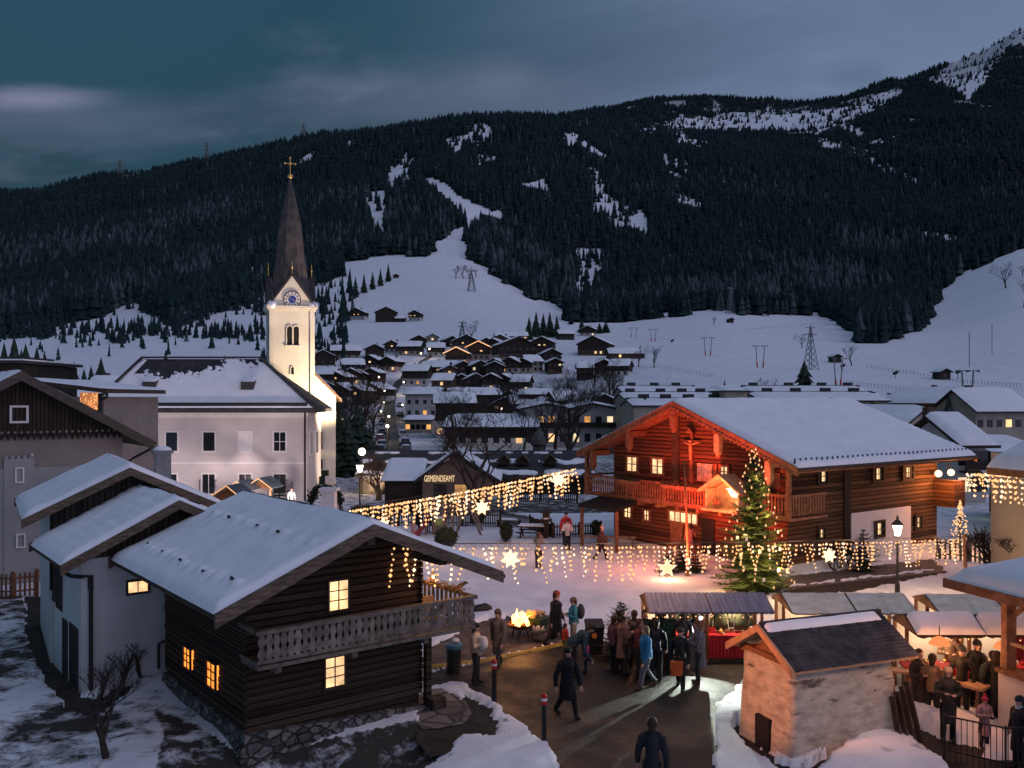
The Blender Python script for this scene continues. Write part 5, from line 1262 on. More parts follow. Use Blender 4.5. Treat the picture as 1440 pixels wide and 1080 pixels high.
def fir(name, label, loc, h, key, hr=.36, cat='fir tree', group=None, matl='needle', rz=0, **kw):
    if key not in _TM: _TM[key] = solid_fir(4.0, 4.0*hr, len(_TM)) if str(key).startswith('far') else fir_meshes(4.0, 4.0*hr, hash(key) % 999 if not isinstance(key, int) else key, **kw)
    tm, cm = _TM[key]
    t = thing(name, label, cat, loc, rz, group, h/4.0)
    for nm, me, mm in (('trunk', tm, 'bark'), ('crown', cm, matl)):
        if not me.materials: me.materials.append(None)
        o = bpy.data.objects.new(nm, me); COL.objects.link(o); o.parent = t; o.material_slots[0].link = 'OBJECT'; o.material_slots[0].material = M[mm]
    return t
def bare_meshes(h, spread, seed, depth=5, trunk=.25, twigs=3, up=.45):
    rnd = random.Random(seed); tr = MB(); cr = MB()
    def grow(p, d, L, r, lev):
        pts = [p]; n = 3
        for i in range(n):
            d = (d+Vector((rnd.gauss(0,.13), rnd.gauss(0,.13), rnd.gauss(.03,.08)))).normalized(); pts.append(pts[-1]+d*L/n)
        mb = tr if lev == 0 else cr
        rr = [r*(1-.42*i/n) for i in range(n+1)]; mb.tube(pts, rr, 6 if lev < 2 else 3, cap=lev < 2)
        if lev >= depth: return
        k = rnd.choice((2,3)) if lev else 4
        for i in range(k+(1 if lev >= depth-2 else 0)):
            s = pts[rnd.choice((2,3,3))] if lev else pts[rnd.choice((2,3))]
            a = rnd.random()*6.28; q = Vector((math.cos(a), math.sin(a), 0)); nd = (d*rnd.uniform(.5,1.0)+q*spread*rnd.uniform(.5,1.0)+Vector((0,0,up*.5))).normalized()
            grow(s, nd, L*rnd.uniform(.58,.85), max(r*.52, .004), lev+1)
    grow(Vector((0,0,-.1)), Vector((0,0,1)), h*trunk+.1, h*.022, 0)
    top = max(v[2] for v in cr.v); k = h/top
    for mb in (tr, cr): mb.v = [(x*k, y*k, z*k) for x, y, z in mb.v]
    def mk(nm, mb):
        me = bpy.data.meshes.new(nm); me.from_pydata(mb.v, [], mb.f); me.update(); return me
    return mk('bare_trunk', tr), mk('bare_crown', cr)
def bare(name, label, loc, h, key, cat='bare tree', group=None, matl='bark', rz=0, spread=.75, wide=1.0, **kw):
    if key not in _TM: _TM[key] = bare_meshes(4.0, spread, key, **kw)
    tm, cm = _TM[key]; s = h/4.0
    t = thing(name, label, cat, loc, rz, group, (s*wide, s*wide, s))
    for nm, me in (('trunk', tm), ('crown', cm)):
        if not me.materials: me.materials.append(None)
        o = bpy.data.objects.new(nm, me); COL.objects.link(o); o.parent = t; o.material_slots[0].link = 'OBJECT'; o.material_slots[0].material = M[matl]
    return t
def shrub_ball(name, label, loc, r, sc=(1,1,1), cat='clipped shrub', seed=0, stem=True):
    rnd = random.Random(seed); t = thing(name, label, cat, loc); c = MB()
    cz = r*sc[2]+.12
    for i in range(900):
        v = Vector((rnd.gauss(0,1), rnd.gauss(0,1), rnd.gauss(0,1))).normalized(); p = Vector((v.x*r*sc[0], v.y*r*sc[1], v.z*r*sc[2]+cz))*1.0
        p += v*rnd.uniform(-.06,.03); a = Vector((rnd.gauss(0,1), rnd.gauss(0,1), rnd.gauss(0,1)))*.05; b = Vector((rnd.gauss(0,1), rnd.gauss(0,1), rnd.gauss(0,1)))*.05
        c.add([p, p+a, p+b], [(0,1,2)])
    c.ball((0,0,cz), r*.93, 12, 8, 0, sc); c.build('foliage', M['hedge'], t)
    b = MB(); b.tube([(0,0,-.05),(0,0,.3)], .05, 6); b.build('stem', M['bark'], t)
    return t

# ================================================================== big lit christmas tree and its lights
def build_xmas():
    g = G(1060, 832); t = fir('christmas_tree', 'tall fir hung with warm lights in front of the chalet', g, 5.75, 'xmas', .275, matl='needlelit', whorls=26, dens=1.15, twig=.20)
    rnd = random.Random(12); n = 0
    for i in range(98):
        f = ((i+.5)/98)**1.0; z = 5.55*f+.35; r = 1.60*(1-f)**.9+.08; a = i*2.399+rnd.uniform(-.4,.4)
        b = MB(); b.octa((0,0,0), .043); b.tube([(0,0,0),(0,0,.07)], .016, 4)
        o = b.build('bulb', M['bulb'], t); o.location = Vector((r*math.cos(a), r*math.sin(a), z))/(5.75/4); o.scale = (4/5.75,)*3
    for i in range(16):
        a = -1.57+rnd.uniform(-1.3,1.3); z = rnd.uniform(.8,2.6); r = 1.65*(1-z/5.7)**.9; b = MB(); b.box(-.05,.05,-.01,.01,-.14,0)
        o = b.build('paper_tag', M['trim'], t); o.location = Vector((r*math.cos(a), r*math.sin(a), z))/(5.75/4); o.scale = (4/5.75,)*3
    for i in range(9):
        f = i/9; z = .7+4.6*f; r = 1.45*(1-f)**.9+.25; a = -1.57+(-.9,.5,-.2,.8,-.7,.3,-.5,.6,0)[i]
        lamp('tree_light', 'POINT', g+Vector((r*math.cos(a), r*math.sin(a), z)), (1,.58,.20), 72*(1-f)+20, .12)
    # evergreen bundle with star and pole in front of the chalet
    for i, (px, py, h) in enumerate(((940,808,1.45),(978,806,1.35),(960,803,1.6))):
        fir('cut_fir', ['low cut fir behind the big glowing ground star','low cut fir right of the tall wooden pole','cut fir with red bows between star and pole'][i], G(px,py), h, 'bush', .55, 'cut fir', matl='needle', whorls=10, twig=.3)
    g = G(938, 814); s = thing('ground_star', 'big glowing five pointed star standing on the snow before the chalet', 'light star', g)
    b = MB(); r0 = .40; pts = []
    for i in range(10):
        q = math.pi/2+i*math.pi/5; r = r0 if i % 2 == 0 else r0*.45; pts.append((r*math.cos(q), .48+r*math.sin(q)))
    b.prism(pts, -.07, .07); b.build('star_body', emit('star_glow', (1,.60,.32), 1.5), s)
    b = MB()
    for i in range(10):
        p, q = pts[i], pts[(i+1) % 10]
        for k in range(5): b.octa((p[0]+(q[0]-p[0])*k/5, -.09, p[1]+(q[1]-p[1])*k/5), .028)
    b.build('star_lights', M['bulbw'], s); b = MB(); b.box(-.03,.03,-.03,.03,-.05,.3); b.box(-.25,.25,-.12,.12,-.03,.03); b.build('stand', M['redwood'], s)
    lamp('star_light', 'POINT', g+Vector((0,-.6,.55)), (1,.50,.22), 80, .2)
    g = G(967, 812); p = thing('wooden_pole', 'tall slightly crooked wooden pole beside the ground star', 'pole', g)
    b = MB(); b.tube([(0,0,-.1),(.0,0,1.5),(-.06,0,3.0),(-.16,0,5.2)], [.075,.065,.05,.03], 10); b.build('shaft', M['redwood'], p, smooth=True)
    b = MB(); b.box(-.35,.35,-.3,.3,-.03,.04); b.box(-.10,.10,-.10,.10,.0,.30); b.build('foot', M['redwood'], p)
build_xmas()

# ================================================================== icicle light strings
def icicle_string(label, a, b, sag, n, drop, bulb, seed, poles=()):
    a, b = Vector(a), Vector(b); rnd = random.Random(seed)
    t = thing('icicle_light_string', label, 'light string', a, 0, 'icicle light strings across the square')
    def at(u): return a.lerp(b, u)+Vector((0,0,-4*sag*u*(1-u)))
    c = MB(); c.tube([at(i/40)-a for i in range(41)], .012, 5); c.build('cable', M['black'], t)
    for i in range(n):
        u = (i+.5+rnd.uniform(-.35,.35))/n; p = at(u); L = drop*rnd.choice((.35,.5,.6,.8,1.0,1.15)); mb = MB(); k = max(2, int(L/(bulb*2.9)))
        mb.v = []; q = Vector((0,0,0)); sx = rnd.uniform(-.09,.09); pts = [q]
        for j in range(1, k+1):
            q2 = Vector((sx*j*.5+rnd.uniform(-.03,.03), rnd.uniform(-.03,.03), -L*j/k)); pts.append(q2); r = bulb*rnd.choice((.6,.75,.9,1.0,1.25 if rnd.random() < .3 else .8)); mb.octa(tuple(q2), r, 0, 1.15)
        mb.tube(pts, .005, 3, 1); o = mb.build('icicle_strand', [M['bulb'] if rnd.random() < .75 else M['bulbw'], M['black']], t); o.location = p-a
    return t, at
def hang_star(label, p, r, group='stars hanging from the light strings', six=True):
    t = thing('hanging_star', label, 'hanging star', p, 0, group); b = MB(); pts = []; m = 7 if six else 5
    for i in range(2*m):
        q = math.pi/2+i*math.pi/m; rr = r if i % 2 == 0 else r*.55; pts.append((rr*math.cos(q), rr*math.sin(q)))
    b.prism(pts, -.06, .06); b.build('star_body', emit('hanging_star_glow', (1,.68,.42), 1.9) if 'hanging_star_glow' not in bpy.data.materials else bpy.data.materials['hanging_star_glow'], t)
    b = MB(); b.tube([(0,0,r),(0,0,r+.35)], .008, 4); b.build('cord', M['black'], t)
def build_strings():
    A0, A1 = P(492,713,44), P(809,654,47)
    t, at = icicle_string('icicle light string rising from the arch to the chalet roof corner', A0, A1, .12, 160, 1.25, .070, 2)
    for i in range(7): lamp('string_light', 'POINT', at((i+.5)/7)+Vector((0,-.3,-.7)), (1,.48,.19), 48, .3)
    for px, u, lb in ((536,.14,'leftmost glowing star on the rising string near the arch'),(672,.57,'glowing star on the rising string above the playground swing'),(783,.92,'glowing star on the rising string near the chalet roof')):
        hang_star(lb, at(u)+Vector((0,-.1,-1.15 if u < .9 else -.55)), .42)
    B0, B1 = P(549,764,22.6), P(1354,754,37.5)
    t, at = icicle_string('long level icicle light string across the square from the hut gable', B0, B1, .10, 150, .95, .042, 5)
    for i in range(9): lamp('string_light', 'POINT', at((i+.5)/9)+Vector((0,-.2,-.4)), (1,.52,.25), 84, .3)
    for px, lb in ((718,'glowing star on the level string over the snowy square'),(1166,'glowing star on the level string right of the lit tree')):
        # where the string crosses that column
        best = min((abs((at(u).x/at(u).y)*FPX+720-px), u) for u in np.linspace(0,1,400))[1]; hang_star(lb, at(best)+Vector((0,0,-.42 if px < 800 else -.55)), .27)
    # support pole at the far right end
    g = Vector((B1.x+.05, B1.y, 0)); p = thing('string_pole', 'leaning timber post holding the right end of the light string', 'post', g)
    b = MB(); b.tube([(0.1,0,-.1),(0,0,B1.z+.1)], [.09,.06], 8); b.build('shaft', M['redwood'], p)
    # curtain of lights under the right hand eave
    C0, C1 = P(1361,660,33), P(1475,664,29)
    t, at = icicle_string('dense curtain of lights hanging under the snowy eave at the right edge', C0, C1, .0, 60, .95, .055, 9)
    lamp('string_light', 'POINT', at(.4)+Vector((0,-.5,-.5)), (1,.60,.30), 60, .3)
build_strings()

# ================================================================== market stalls
M['cloth_red'] = mat('red_cloth', (.30,.012,.018), (.42,.02,.03), 3, rough=.85, bump=.2)
M['sheetwhite'] = mat('white_tarpaulin', (.60,.60,.60), (.72,.72,.72), 2, rough=.6, bump=.2)
M['purple'] = mat('frosted_violet_roof', (.16,.145,.20), (.27,.245,.31), 1.2, (8,1,1), rough=.7)
M['creamroof'] = mat('snow_dusted_tarpaulin_roof', (.58,.49,.37), (.76,.69,.58), 1.6, (1,2,1), rough=.8, bump=.2)
def stall(label, px0, px1, kind, py_r=833.5, py_e=861.5, ze=1.75, zr=2.10, cloth='cloth_red', light=14, seed=0, group='market stalls', goods=True):
    de = (CH-ze)*FPX/(py_e-YH); dr = (CH-zr)*FPX/(py_r-YH); xa, xb = (px0-720)*dr/FPX, (px1-720)*dr/FPX
    w = xb-xa; org = Vector((xa, dr, 0)); t = thing('market_stall', label, 'market stall', org, 0, group); rnd = random.Random(seed)
    yf = de-dr; yb = .85
    mb = MB(); n = int(w/.07) if kind == 'purple' else 12
    def ripple(i): return .018*math.sin(i*math.pi) if kind != 'purple' else (.02 if i % 2 else 0)
    vs = []; 
    for (y, z) in ((yf,ze),(0,zr),(yb,ze+.1)):
        for i in range(n+1): vs.append((w*i/n, y, z+ripple(i)+(0 if kind == 'purple' else .025*noise.noise(Vector((i*.6, y, seed))))-(.04*abs(math.sin(i*1.3)) if kind != 'purple' and y == yf else 0)))
    N = n+1; fs = [(r*N+i, r*N+i+1, (r+1)*N+i+1, (r+1)*N+i) for r in range(2) for i in range(n)]
    mb.add(vs, fs); mb.add([(x, y, z-.05) for x, y, z in vs], [f[::-1] for f in fs])
    roof = mb.build('roof', M['purple' if kind == 'purple' else 'creamroof' if kind == 'cream' else 'darkwood'], t)
    if kind == 'snow':
        s = snow_quad((0,yf,ze),(w,yf,ze),(w,-.12,zr-.04),(0,-.12,zr-.04), .13, 30, 12, seed, edge=.08); s.build('snow_cover', M['roofsnow'], roof, smooth=True)
    mb = MB(); mb.prism([(0,0),(0.001,0)], 0, 0) if False else None
    for x in (-.02, w+.02):
        g = MB(); g.xprism([(yf,ze-.02),(0,zr-.02),(yb,ze+.08)], x-.02, x+.02); g.build('gable_board', M['redwood'], roof)
    for (x, y) in ((.06,.0),(w-.06,.0),(.06,yb-.1),(w-.06,yb-.1)):
        g = MB(); g.box(x-.04,x+.04,y-.04,y+.04,-.05,ze+.1 if y else zr-.05); g.build('post', M['redwood'], t)
    g = MB(); g.box(.1,w-.1,-.02,.42,.0,.78); g.build('counter', M['darkwood'], t)
    g = MB(); nn = 30; vs = [(.08+(w-.16)*i/nn, -.06-.03*(i % 2), z) for z in (.82,.14) for i in range(nn+1)]; g.add(vs, [(i,i+1,nn+2+i,nn+1+i) for i in range(nn)]); g.box(.07,w-.07,-.10,.46,.79,.83); g.build('tablecloth', M[cloth], t)
    g = MB(); g.box(.05,w-.05,yb-.03,yb,.0,ze+.05); g.build('back_sheet', M['sheetwhite'], t)
    if goods:
        for i in range(14):
            x = .2+(w-.4)*rnd.random(); y = rnd.uniform(.02,.36); h = rnd.uniform(.06,.22); g = MB(); k = rnd.random()
            if k < .5: g.lathe((x,y,.83), [(h*.35,0),(h*.45,h*.5),(h*.2,h*.8),(h*.22,h)], 8)
            else: g.box(x-h*.5,x+h*.5,y-h*.4,y+h*.4,.83,.83+h*.7); g.box(x-h*.45,x+h*.45,y-h*.35,y+h*.35,.83+h*.7,.83+h*.8)
            o = g.build('ware', rnd.choice([M['plank'],M['trim'],M['cream'],M['redwood'],M['gold'],M['cloth_red']]), None)
            o.location = org; tag(o, None, 'ware', 'wares laid out on the market counters'); o['label'] = 'small ware laid out on a market counter'
    m = int(w/.22); bulbs(roof, [(w*i/m, yf+.03, ze-.10-.05*abs(math.sin(i*1.1))) for i in range(m+1)], .026)
    if light: lamp('stall_light', 'POINT', org+Vector((w/2,.05,ze-.22)), (1,.66,.38), light*2.2, .12)
    return org, w, yf, yb
M['coat1'] = mat('dark_green_felt', (.02,.025,.018), (.04,.05,.03), 5)
STALLS = []
STALLS.append(stall('violet roofed market stall nearest the dark fir, white sheet behind', 906, 989.5, 'purple', seed=1, light=40))
o, w, yf, yb = stall('violet roofed market stall with two dark coats hanging inside', 991.5, 1074, 'purple', seed=2, light=34); STALLS.append((o, w, yf, yb))
for i, fx in enumerate((.30,.66)):
    c = thing('hanging_coat', ['dark felt coat hanging in the violet stall, left of two','green felt coat hanging in the violet stall, right of two'][i], 'coat', o+Vector((w*fx,.25,.92)), 0, 'coats hanging in the stall')
    b = MB(); b.lathe((0,0,0), [(.24,0),(.22,.25),(.20,.5),(.16,.62),(.06,.68)], 10); b.v = [(x, y*.45, z) for x, y, z in b.v]; b.tube([(-.18,0,.58),(-.30,0,.25),(-.30,0,.08)], .055, 7); b.tube([(.18,0,.58),(.30,0,.25),(.30,0,.08)], .055, 7); b.build('cloth', M['coat1'], c, smooth=True)
    b = MB(); b.tube([(0,0,.68),(0,0,.78)], .01, 5); b.build('hanger', M['black'], c)
stall('snow dusted cream stall roof, first right of the violet stalls', 1099, 1186, 'cream', seed=3, light=24)
stall('snow dusted cream stall roof, second right of the violet stalls', 1188.5, 1268, 'cream', seed=4, light=20)
stall('snow dusted cream stall behind the snow roofed stall', 1301, 1392, 'cream', 835, 862, seed=5, light=16)
stall('snow dusted cream stall cut by the pavilion post', 1396, 1470, 'cream', 836, 863, seed=6, light=12)
stall('thickly snowed stall roof with string lights behind the stone mill', 1272, 1366, 'snow', 863, 893, 1.85, 2.22, seed=7, light=22, cloth='cloth_red')
stall('thickly snowed stall beside the pavilion post at right', 1369, 1450, 'snow', 864, 893, 1.85, 2.22, seed=8, light=18, cloth='cloth_red')
# white work lamp shining through the gap between the violet stalls
wl = P(985, 868.5, 26.2); t = thing('work_lamp', 'bright bluish white lamp on the post between the violet stalls', 'lamp', wl)
b = MB(); b.ball((0,-.05,0), .05, 10, 8); b.build('lamp_glass', emit('cold_lamp_glass', (.80,.86,1.0), 14), t); b = MB(); b.box(-.06,.06,0,.06,-.05,.07); b.build('housing', M['black'], t)
lamp('work_lamp_beam', 'SPOT', Vector((5.62,26.35,1.25)), (.84,.95,.82), 900, .02, G(955,1015), 100, .2)

# far stalls against the rectory
for i, (px0, px1, pr, pe, d, lb) in enumerate(((300,345,682,700,58,'small dark roofed stall edged with lights, front one by the rectory'),(322,352,676,688,62,'small dark roofed stall edged with lights, middle one by the rectory'),(352,382,672,684,63,'small dark roofed stall with lit posts below the rectory windows'))):
    k = d/FPX; x0, x1 = (px0-720)*k, (px1-720)*k; z1, z0 = CH-(pr-YH)*k, CH-(pe-YH)*k; w = x1-x0
    t = thing('small_stall', lb, 'market stall', (x0,d,0), R(-12), 'small stalls by the rectory')
    b = MB(); b.prism([(-.2,z0-.15),(w+.2,z0-.15),(w*.55,z1-.1)], 0, .1); b.build('gable_board', M['redwood'], t)
    b = MB(); b.beam((-.3,.6,z0-.08),(w*.55,.6,z1),1.9,.08,up=(0,0,1)); b.beam((w+.3,.6,z0-.08),(w*.55,.6,z1),1.9,.08); rf = b.build('roof', mat('frosted_dark_roof', (.06,.075,.085), (.12,.14,.15), 2), t)
    bulbs(rf, [p for q in range(16) for p in ((-.3+(w*.55+.3)*q/15,-.4,z0-.08+(z1-z0+.08)*q/15),(w*.55+(w*.45+.3)*q/15,-.4,z1-(z1-z0+.08)*q/15))], .05)
    for x in (0,w):
        b = MB(); b.box(x-.06,x+.06,.0,.12,-.1,z0); b.build('post', M['plank'], t)
    b = MB(); b.box(.05,w-.05,.2,.8,0,.85); b.box(.0,w,.12,.9,.85,.92); b.build('counter', M['plank'], t)
    lamp('stall_light', 'POINT', Vector((x0+w*.5,d-.2,z0-.5)), (1,.5,.2), 26, .2)
fir('small_fir', 'small dark fir in front of the rectory corner window', Vector(((393-720)*66/FPX,66,0)), 2.4, 'bush', .55, matl='needle')

# ================================================================== pavilion at the right edge
def build_pavilion():
    t = thing('pavilion', 'snow capped open timber pavilion on a low rose wall at the right edge', 'pavilion', (11.6,21.2,0))
    o = Vector((11.6,21.2,0)); c = [Vector((10.85,22.5,3.45)),Vector((13.0,15.8,3.45)),Vector((19.6,17.9,3.45)),Vector((17.4,24.6,3.45))]; ap = Vector((15.2,20.2,4.85))
    b = MB(); b.add([p-o for p in c]+[ap-o], [(0,1,4),(1,2,4),(2,3,4),(3,0,4),(3,2,1,0)])
    for i in range(4): b.beam(c[i]-o-Vector((0,0,.08)), c[(i+1) % 4]-o-Vector((0,0,.08)), .08, .22)
    rf = b.build('roof', M['redwood'], t)
    for i in range(4):
        p, q = c[i]-o, c[(i+1) % 4]-o; s = snow_quad(p,q,ap-o+(q-p)*.02,ap-o-(q-p)*.02, .26, 30, 18, i, edge=.22, amp=.03); s.build('snow_cover', M['roofsnow'], rf, smooth=True)
    for k, (x, y) in enumerate(((11.92,21.5),(13.1,17.6))):
        b = MB(); b.box(x-o.x-.12,x-o.x+.12,y-o.y-.12,y-o.y+.12,1.45,3.4); b.beam((x-o.x,y-o.y,2.7),(x-o.x+.25,y-o.y-.75,3.38),.10,.10); b.build('post', M['redwood'], t)
    # low rose wall with timber sill and lit windows
    a, e = Vector((11.72,21.6,0))-o, Vector((13.2,16.6,0))-o; d = (e-a).normalized(); n = Vector((-d.y, d.x, 0))
    if n.x < 0: n = -n
    b = MB(); b.hexa([a+Vector((0,0,-.3)),e+Vector((0,0,-.3)),e+n*.3+Vector((0,0,-.3)),a+n*.3+Vector((0,0,-.3))], [a+Vector((0,0,1.42)),e+Vector((0,0,1.42)),e+n*.3+Vector((0,0,1.42)),a+n*.3+Vector((0,0,1.42))]); b.build('low_wall', M['rose'], t)
    b = MB(); b.beam(a+n*.12+Vector((0,0,1.48)), e+n*.12+Vector((0,0,1.48)), .46, .10); b.build('sill', M['redwood'], t)
    for z in (2.15,):
        b = MB(); b.beam(a+n*.12+Vector((0,0,z)), e+n*.12+Vector((0,0,z)), .08, .08); b.build('rail', M['plank'], t)
    for i in range(7):
        p = a.lerp(e, i/7)+n*.12; b = MB(); b.beam(p+Vector((0,0,1.5)), p+Vector((0,0,2.15)), .05, .05); b.build('bar', M['plank'], t)
    lamp('pavilion_light', 'POINT', Vector((13.6,20.6,2.9)), (1,.45,.16), 60, .15)
    lamp('mulled_wine_light', 'POINT', Vector((10.9,22.0,2.2)), (1,.36,.14), 34, .1)
    lamp('railing_fill', 'POINT', Vector((9.9,20.2,2.5)), (1,.42,.18), 46, .1)  # unseen point light added to warm the people by the railing
    lamp('mill_side_light', 'SPOT', Vector((1.2,18.6,3.6)), (1,.30,.11), 1250, .15, Vector((5.75,20.6,1.6)), 34, .6)
    lamp('mill_front_light', 'SPOT', Vector((5.2,13.5,5.5)), (1,.50,.27), 560, .2, Vector((7.4,20.3,1.6)), 34, .8)
build_pavilion()

# ================================================================== lamp posts
def lantern(label, g, h, s=1.0, light=60, group='street lanterns'):
    t = thing('street_lantern', label, 'street lantern', g, 0, group)
    b = MB(); b.lathe((0,0,-.1), [(.10,0),(.10,.5),(.055,.6),(.045,h-.55),(.09,h-.5),(.05,h-.42)], 10); b.build('post', M['black'], t)
    b = MB(); b.tube([(-.16*s,0,h-.05),(-.14*s,0,h-.3),(0,0,h-.42),(.14*s,0,h-.3),(.16*s,0,h-.05)], .018, 6); b.build('lantern_fork', M['black'], t)
    b = MB(); b.lathe((0,0,h-.30), [(.11*s,0),(.19*s,.42)], 6); b.build('lamp_glass', M['globe'], t)
    b = MB(); b.lathe((0,0,h+.13), [(.24*s,0),(.20*s,.08),(.06*s,.22),(.05*s,.30),(.02,.40)], 6); b.build('cap', M['black'], t)
    if light: lamp('lantern_light', 'POINT', Vector(g)+Vector((0,-.35,h-.05)), (1,.72,.45), light, .18)
    return t
lantern('lit street lantern in front of the chalet plaster panel', G(1262,836), 2.70, 1.0, 60)
lantern('lit street lantern left of the light string near the church', Vector(((506-720)*56/FPX,56,0)), 3.7, 1.25, 60)
g = Vector(((509-720)*72/FPX,72,0)); t = thing('globe_lamp', 'round lit globe lamp beside the brown lit shrub', 'street lamp', g)
b = MB(); b.tube([(0,0,-.1),(0,0,3.5)], .05, 8); b.build('post', M['black'], t); b = MB(); b.ball((0,0,3.7), .30, 12, 8); b.build('lamp_glass', M['globe'], t); lamp('globe_light', 'POINT', g+Vector((.7,-.3,3.9)), (1,.55,.25), 90, .2)

# ================================================================== square, playground and fences
def fence(name, label, pts, h, gap=.14, wood='darkwood', pw=.05, z0=0.0, rails=2):
    o = Vector(pts[0]); t = thing(name, label, 'fence', o)
    for i in range(len(pts)-1):
        a, e = Vector(pts[i])-o, Vector(pts[i+1])-o; L = (e-a).length; b = MB(); n = int(L/gap); d = (e-a).normalized()
        for k in range(n):
            p = a.lerp(e, (k+.5)/n); b.beam(p+Vector((0,0,.05)), p+Vector((0,0,h*(.97+.03*math.sin(k*7)))), gap*.5, .025, up=(d.y,-d.x,0) if abs(d.y) < 2 else (0,1,0))
        for z in np.linspace(h*.28, h*.8, rails): b.beam(a+Vector((0,0.03,z)), e+Vector((0,.03,z)), .03, .07)
        b.build('picket_panel', M[wood], t)
    for p in pts:
        p = Vector(p)-o; b = MB(); b.box(p.x-.06,p.x+.06,p.y-.06,p.y+.06,-.1,h+.08); b.build('post', M[wood], t)
    return t
def build_square():
    fence('picket_fence', 'dark picket fence behind the playground slide', [G(508,741),G(560,741),G(606,741),G(650,741),G(704,742)], .95)
    fence('plank_fence', 'dark board fence slanting from the playground to the wayside shrine', [G(704,737),G(745,745),G(776,757)], .85, .12)
    fence('garden_fence', 'dark picket fence between the wayside shrine and the chalet porch', [G(778,758),G(815,757),G(845,755)], .85, .14)
    fence('far_picket_fence', 'dark picket fence beyond the snowy garden', [Vector(((700-720)*69/FPX,69,0)),Vector(((760-720)*69/FPX,69,0)),Vector(((812-720)*68/FPX,68,0))], .9, .15)
    fence('wooden_fence', 'brown board fence left of the white barn', [G(-20,842),G(18,842),G(52,838)], 1.0, .17, 'redwood')
    fence('white_picket_fence', 'pale picket fence right of the chalet under the light string', [G(1318,787),G(1362,790),G(1400,796),G(1440,805)], 1.05, .22, 'greywood')
    # playground tower with slide
    g = G(618,752); t = thing('play_tower', 'grey timber play tower with green notice board', 'play tower', g)
    b = MB()
    for x in (-.75,-.25,.25,.75): b.box(x-.07,x+.07,-.5,-.36,-.1,2.1+.25*abs(math.sin(x*9))); b.box(x-.06,x+.06,.4,.52,-.1,2.0)
    for i in range(9): b.box(-.42+i*.105,-.33+i*.105,-.40,-.34,.05,1.25)
    b.build('timber_frame', M['greywood'], t); b = MB(); b.box(-.8,.8,-.4,.5,.95,1.02); b.build('platform', M['greywood'], t)
    b = MB(); b.box(-.20,.24,-.55,-.52,.62,1.15); b.build('notice_board', mat('green_notice', (.16,.28,.05), (.35,.42,.16), 6, rough=.5), t)
    b = MB(); b.box(-.20,.24,-.555,-.55,1.02,1.15); b.build('notice_header', M['trim'], t)
    s = thing('slide', 'red playground slide leaning on the play tower', 'slide', G(585,756))
    dx = G(606,752)-G(585,756); b = MB(); b.beam((0,0,.12),(dx.x,dx.y+.2,1.15),.42,.05); b.beam((0,-.22,.2),(dx.x,dx.y-.02,1.25),.04,.22); b.beam((0,.22,.2),(dx.x,dx.y+.42,1.25),.04,.22); b.build('chute', mat('faded_red_plastic', (.22,.045,.06), (.3,.07,.08), 3, rough=.5), s)
    b = MB(); b.box(dx.x-.12,dx.x-.06,dx.y+.1,dx.y+.16,0,1.1); b.build('leg', M['greywood'], s)
    # swing: A frame
    w = thing('swing', 'timber A frame swing beside the play tower', 'swing', G(655,752)); k = 52.0/FPX
    for yy in (-.4, 1.6):
        b = MB(); b.tube([(-.55,yy,-.05),(-.02,yy*.9,2.25)], .07, 8); b.build('leg', M['greywood'], w); b = MB(); b.tube([(.95,yy-.1,-.05),(-.02,yy*.9,2.25)], .07, 8); b.build('leg', M['greywood'], w)
    b = MB(); b.tube([(-.02,-.5,2.22),(-.02,1.6,2.22)], .07, 8); b.build('crossbar', M['greywood'], w)
    b = MB(); b.tube([(-.02,.3,2.2),(-.02,.3,.5)], .012, 4); b.tube([(-.02,.75,2.2),(-.02,.75,.5)], .012, 4); b.box(-.12,.10,.25,.8,.46,.50); b.build('seat', M['darkwood'], w)
    # clipped shrubs
    shrub_ball('clipped_shrub', 'big round clipped shrub in front of the play tower', G(627,773), .62, (1,1,.85), seed=1)
    shrub_ball('clipped_shrub', 'vase shaped dark shrub on the snowy square', G(712,764), .42, (.85,.85,1.3), seed=2)
    shrub_ball('clipped_shrub', 'tall cylinder shrub beside the swing post', G(675,738), .42, (.9,.9,1.55), seed=3)
    shrub_ball('clipped_shrub', 'dark round shrub by the chalet porch fence', G(838,757), .30, (.9,.9,1.5), seed=4)
    shrub_ball('hedge_clump', 'snow capped low shrub left of the picket fence', G(512,738), .85, (1.2,.8,.7), seed=6)
    # wayside shrine on a post
    g = G(768,758); t = thing('wayside_shrine', 'snow capped wayside shrine on a dark post', 'wayside shrine', g)
    b = MB(); b.box(-.14,.14,-.14,.14,-.1,1.0); b.build('post', M['darkwood'], t); b = MB(); b.box(-.32,.32,-.3,.3,1.0,1.14); b.box(-.2,.2,-.2,.2,1.14,1.55); b.build('shelf', M['darkwood'], t)
    b = MB(); b.prism([(-.34,1.5),(.34,1.5),(0,1.72)], -.3, .3); b.build('roof', M['slate'], t); b = MB(); b.ball((0,0,1.18), .28, 10, 6, 0, (1,1,.35)); b.build('snow_cap', M['roofsnow'], t, smooth=True)
    # bench and planter
    g = G(716,741); t = thing('bench', 'snow covered bench along the board fence', 'bench', g, R(-8))
    b = MB(); b.box(-.8,.8,-.2,.2,.38,.44); b.build('seat', M['darkwood'], t)
    for x in (-.65,.65):
        b = MB(); b.box(x-.05,x+.05,-.18,.18,0,.38); b.build('leg', M['darkwood'], t)
    s = snow_quad((-.8,-.2,.44),(.8,-.2,.44),(.8,.2,.44),(-.8,.2,.44), .10, 16, 6, 3, edge=.08); s.build('snow_cover', M['roofsnow'], t, smooth=True)
    g = G(748,757); t = thing('picnic_table', 'snow covered dark picnic table near the wayside shrine', 'picnic table', g, R(-10))
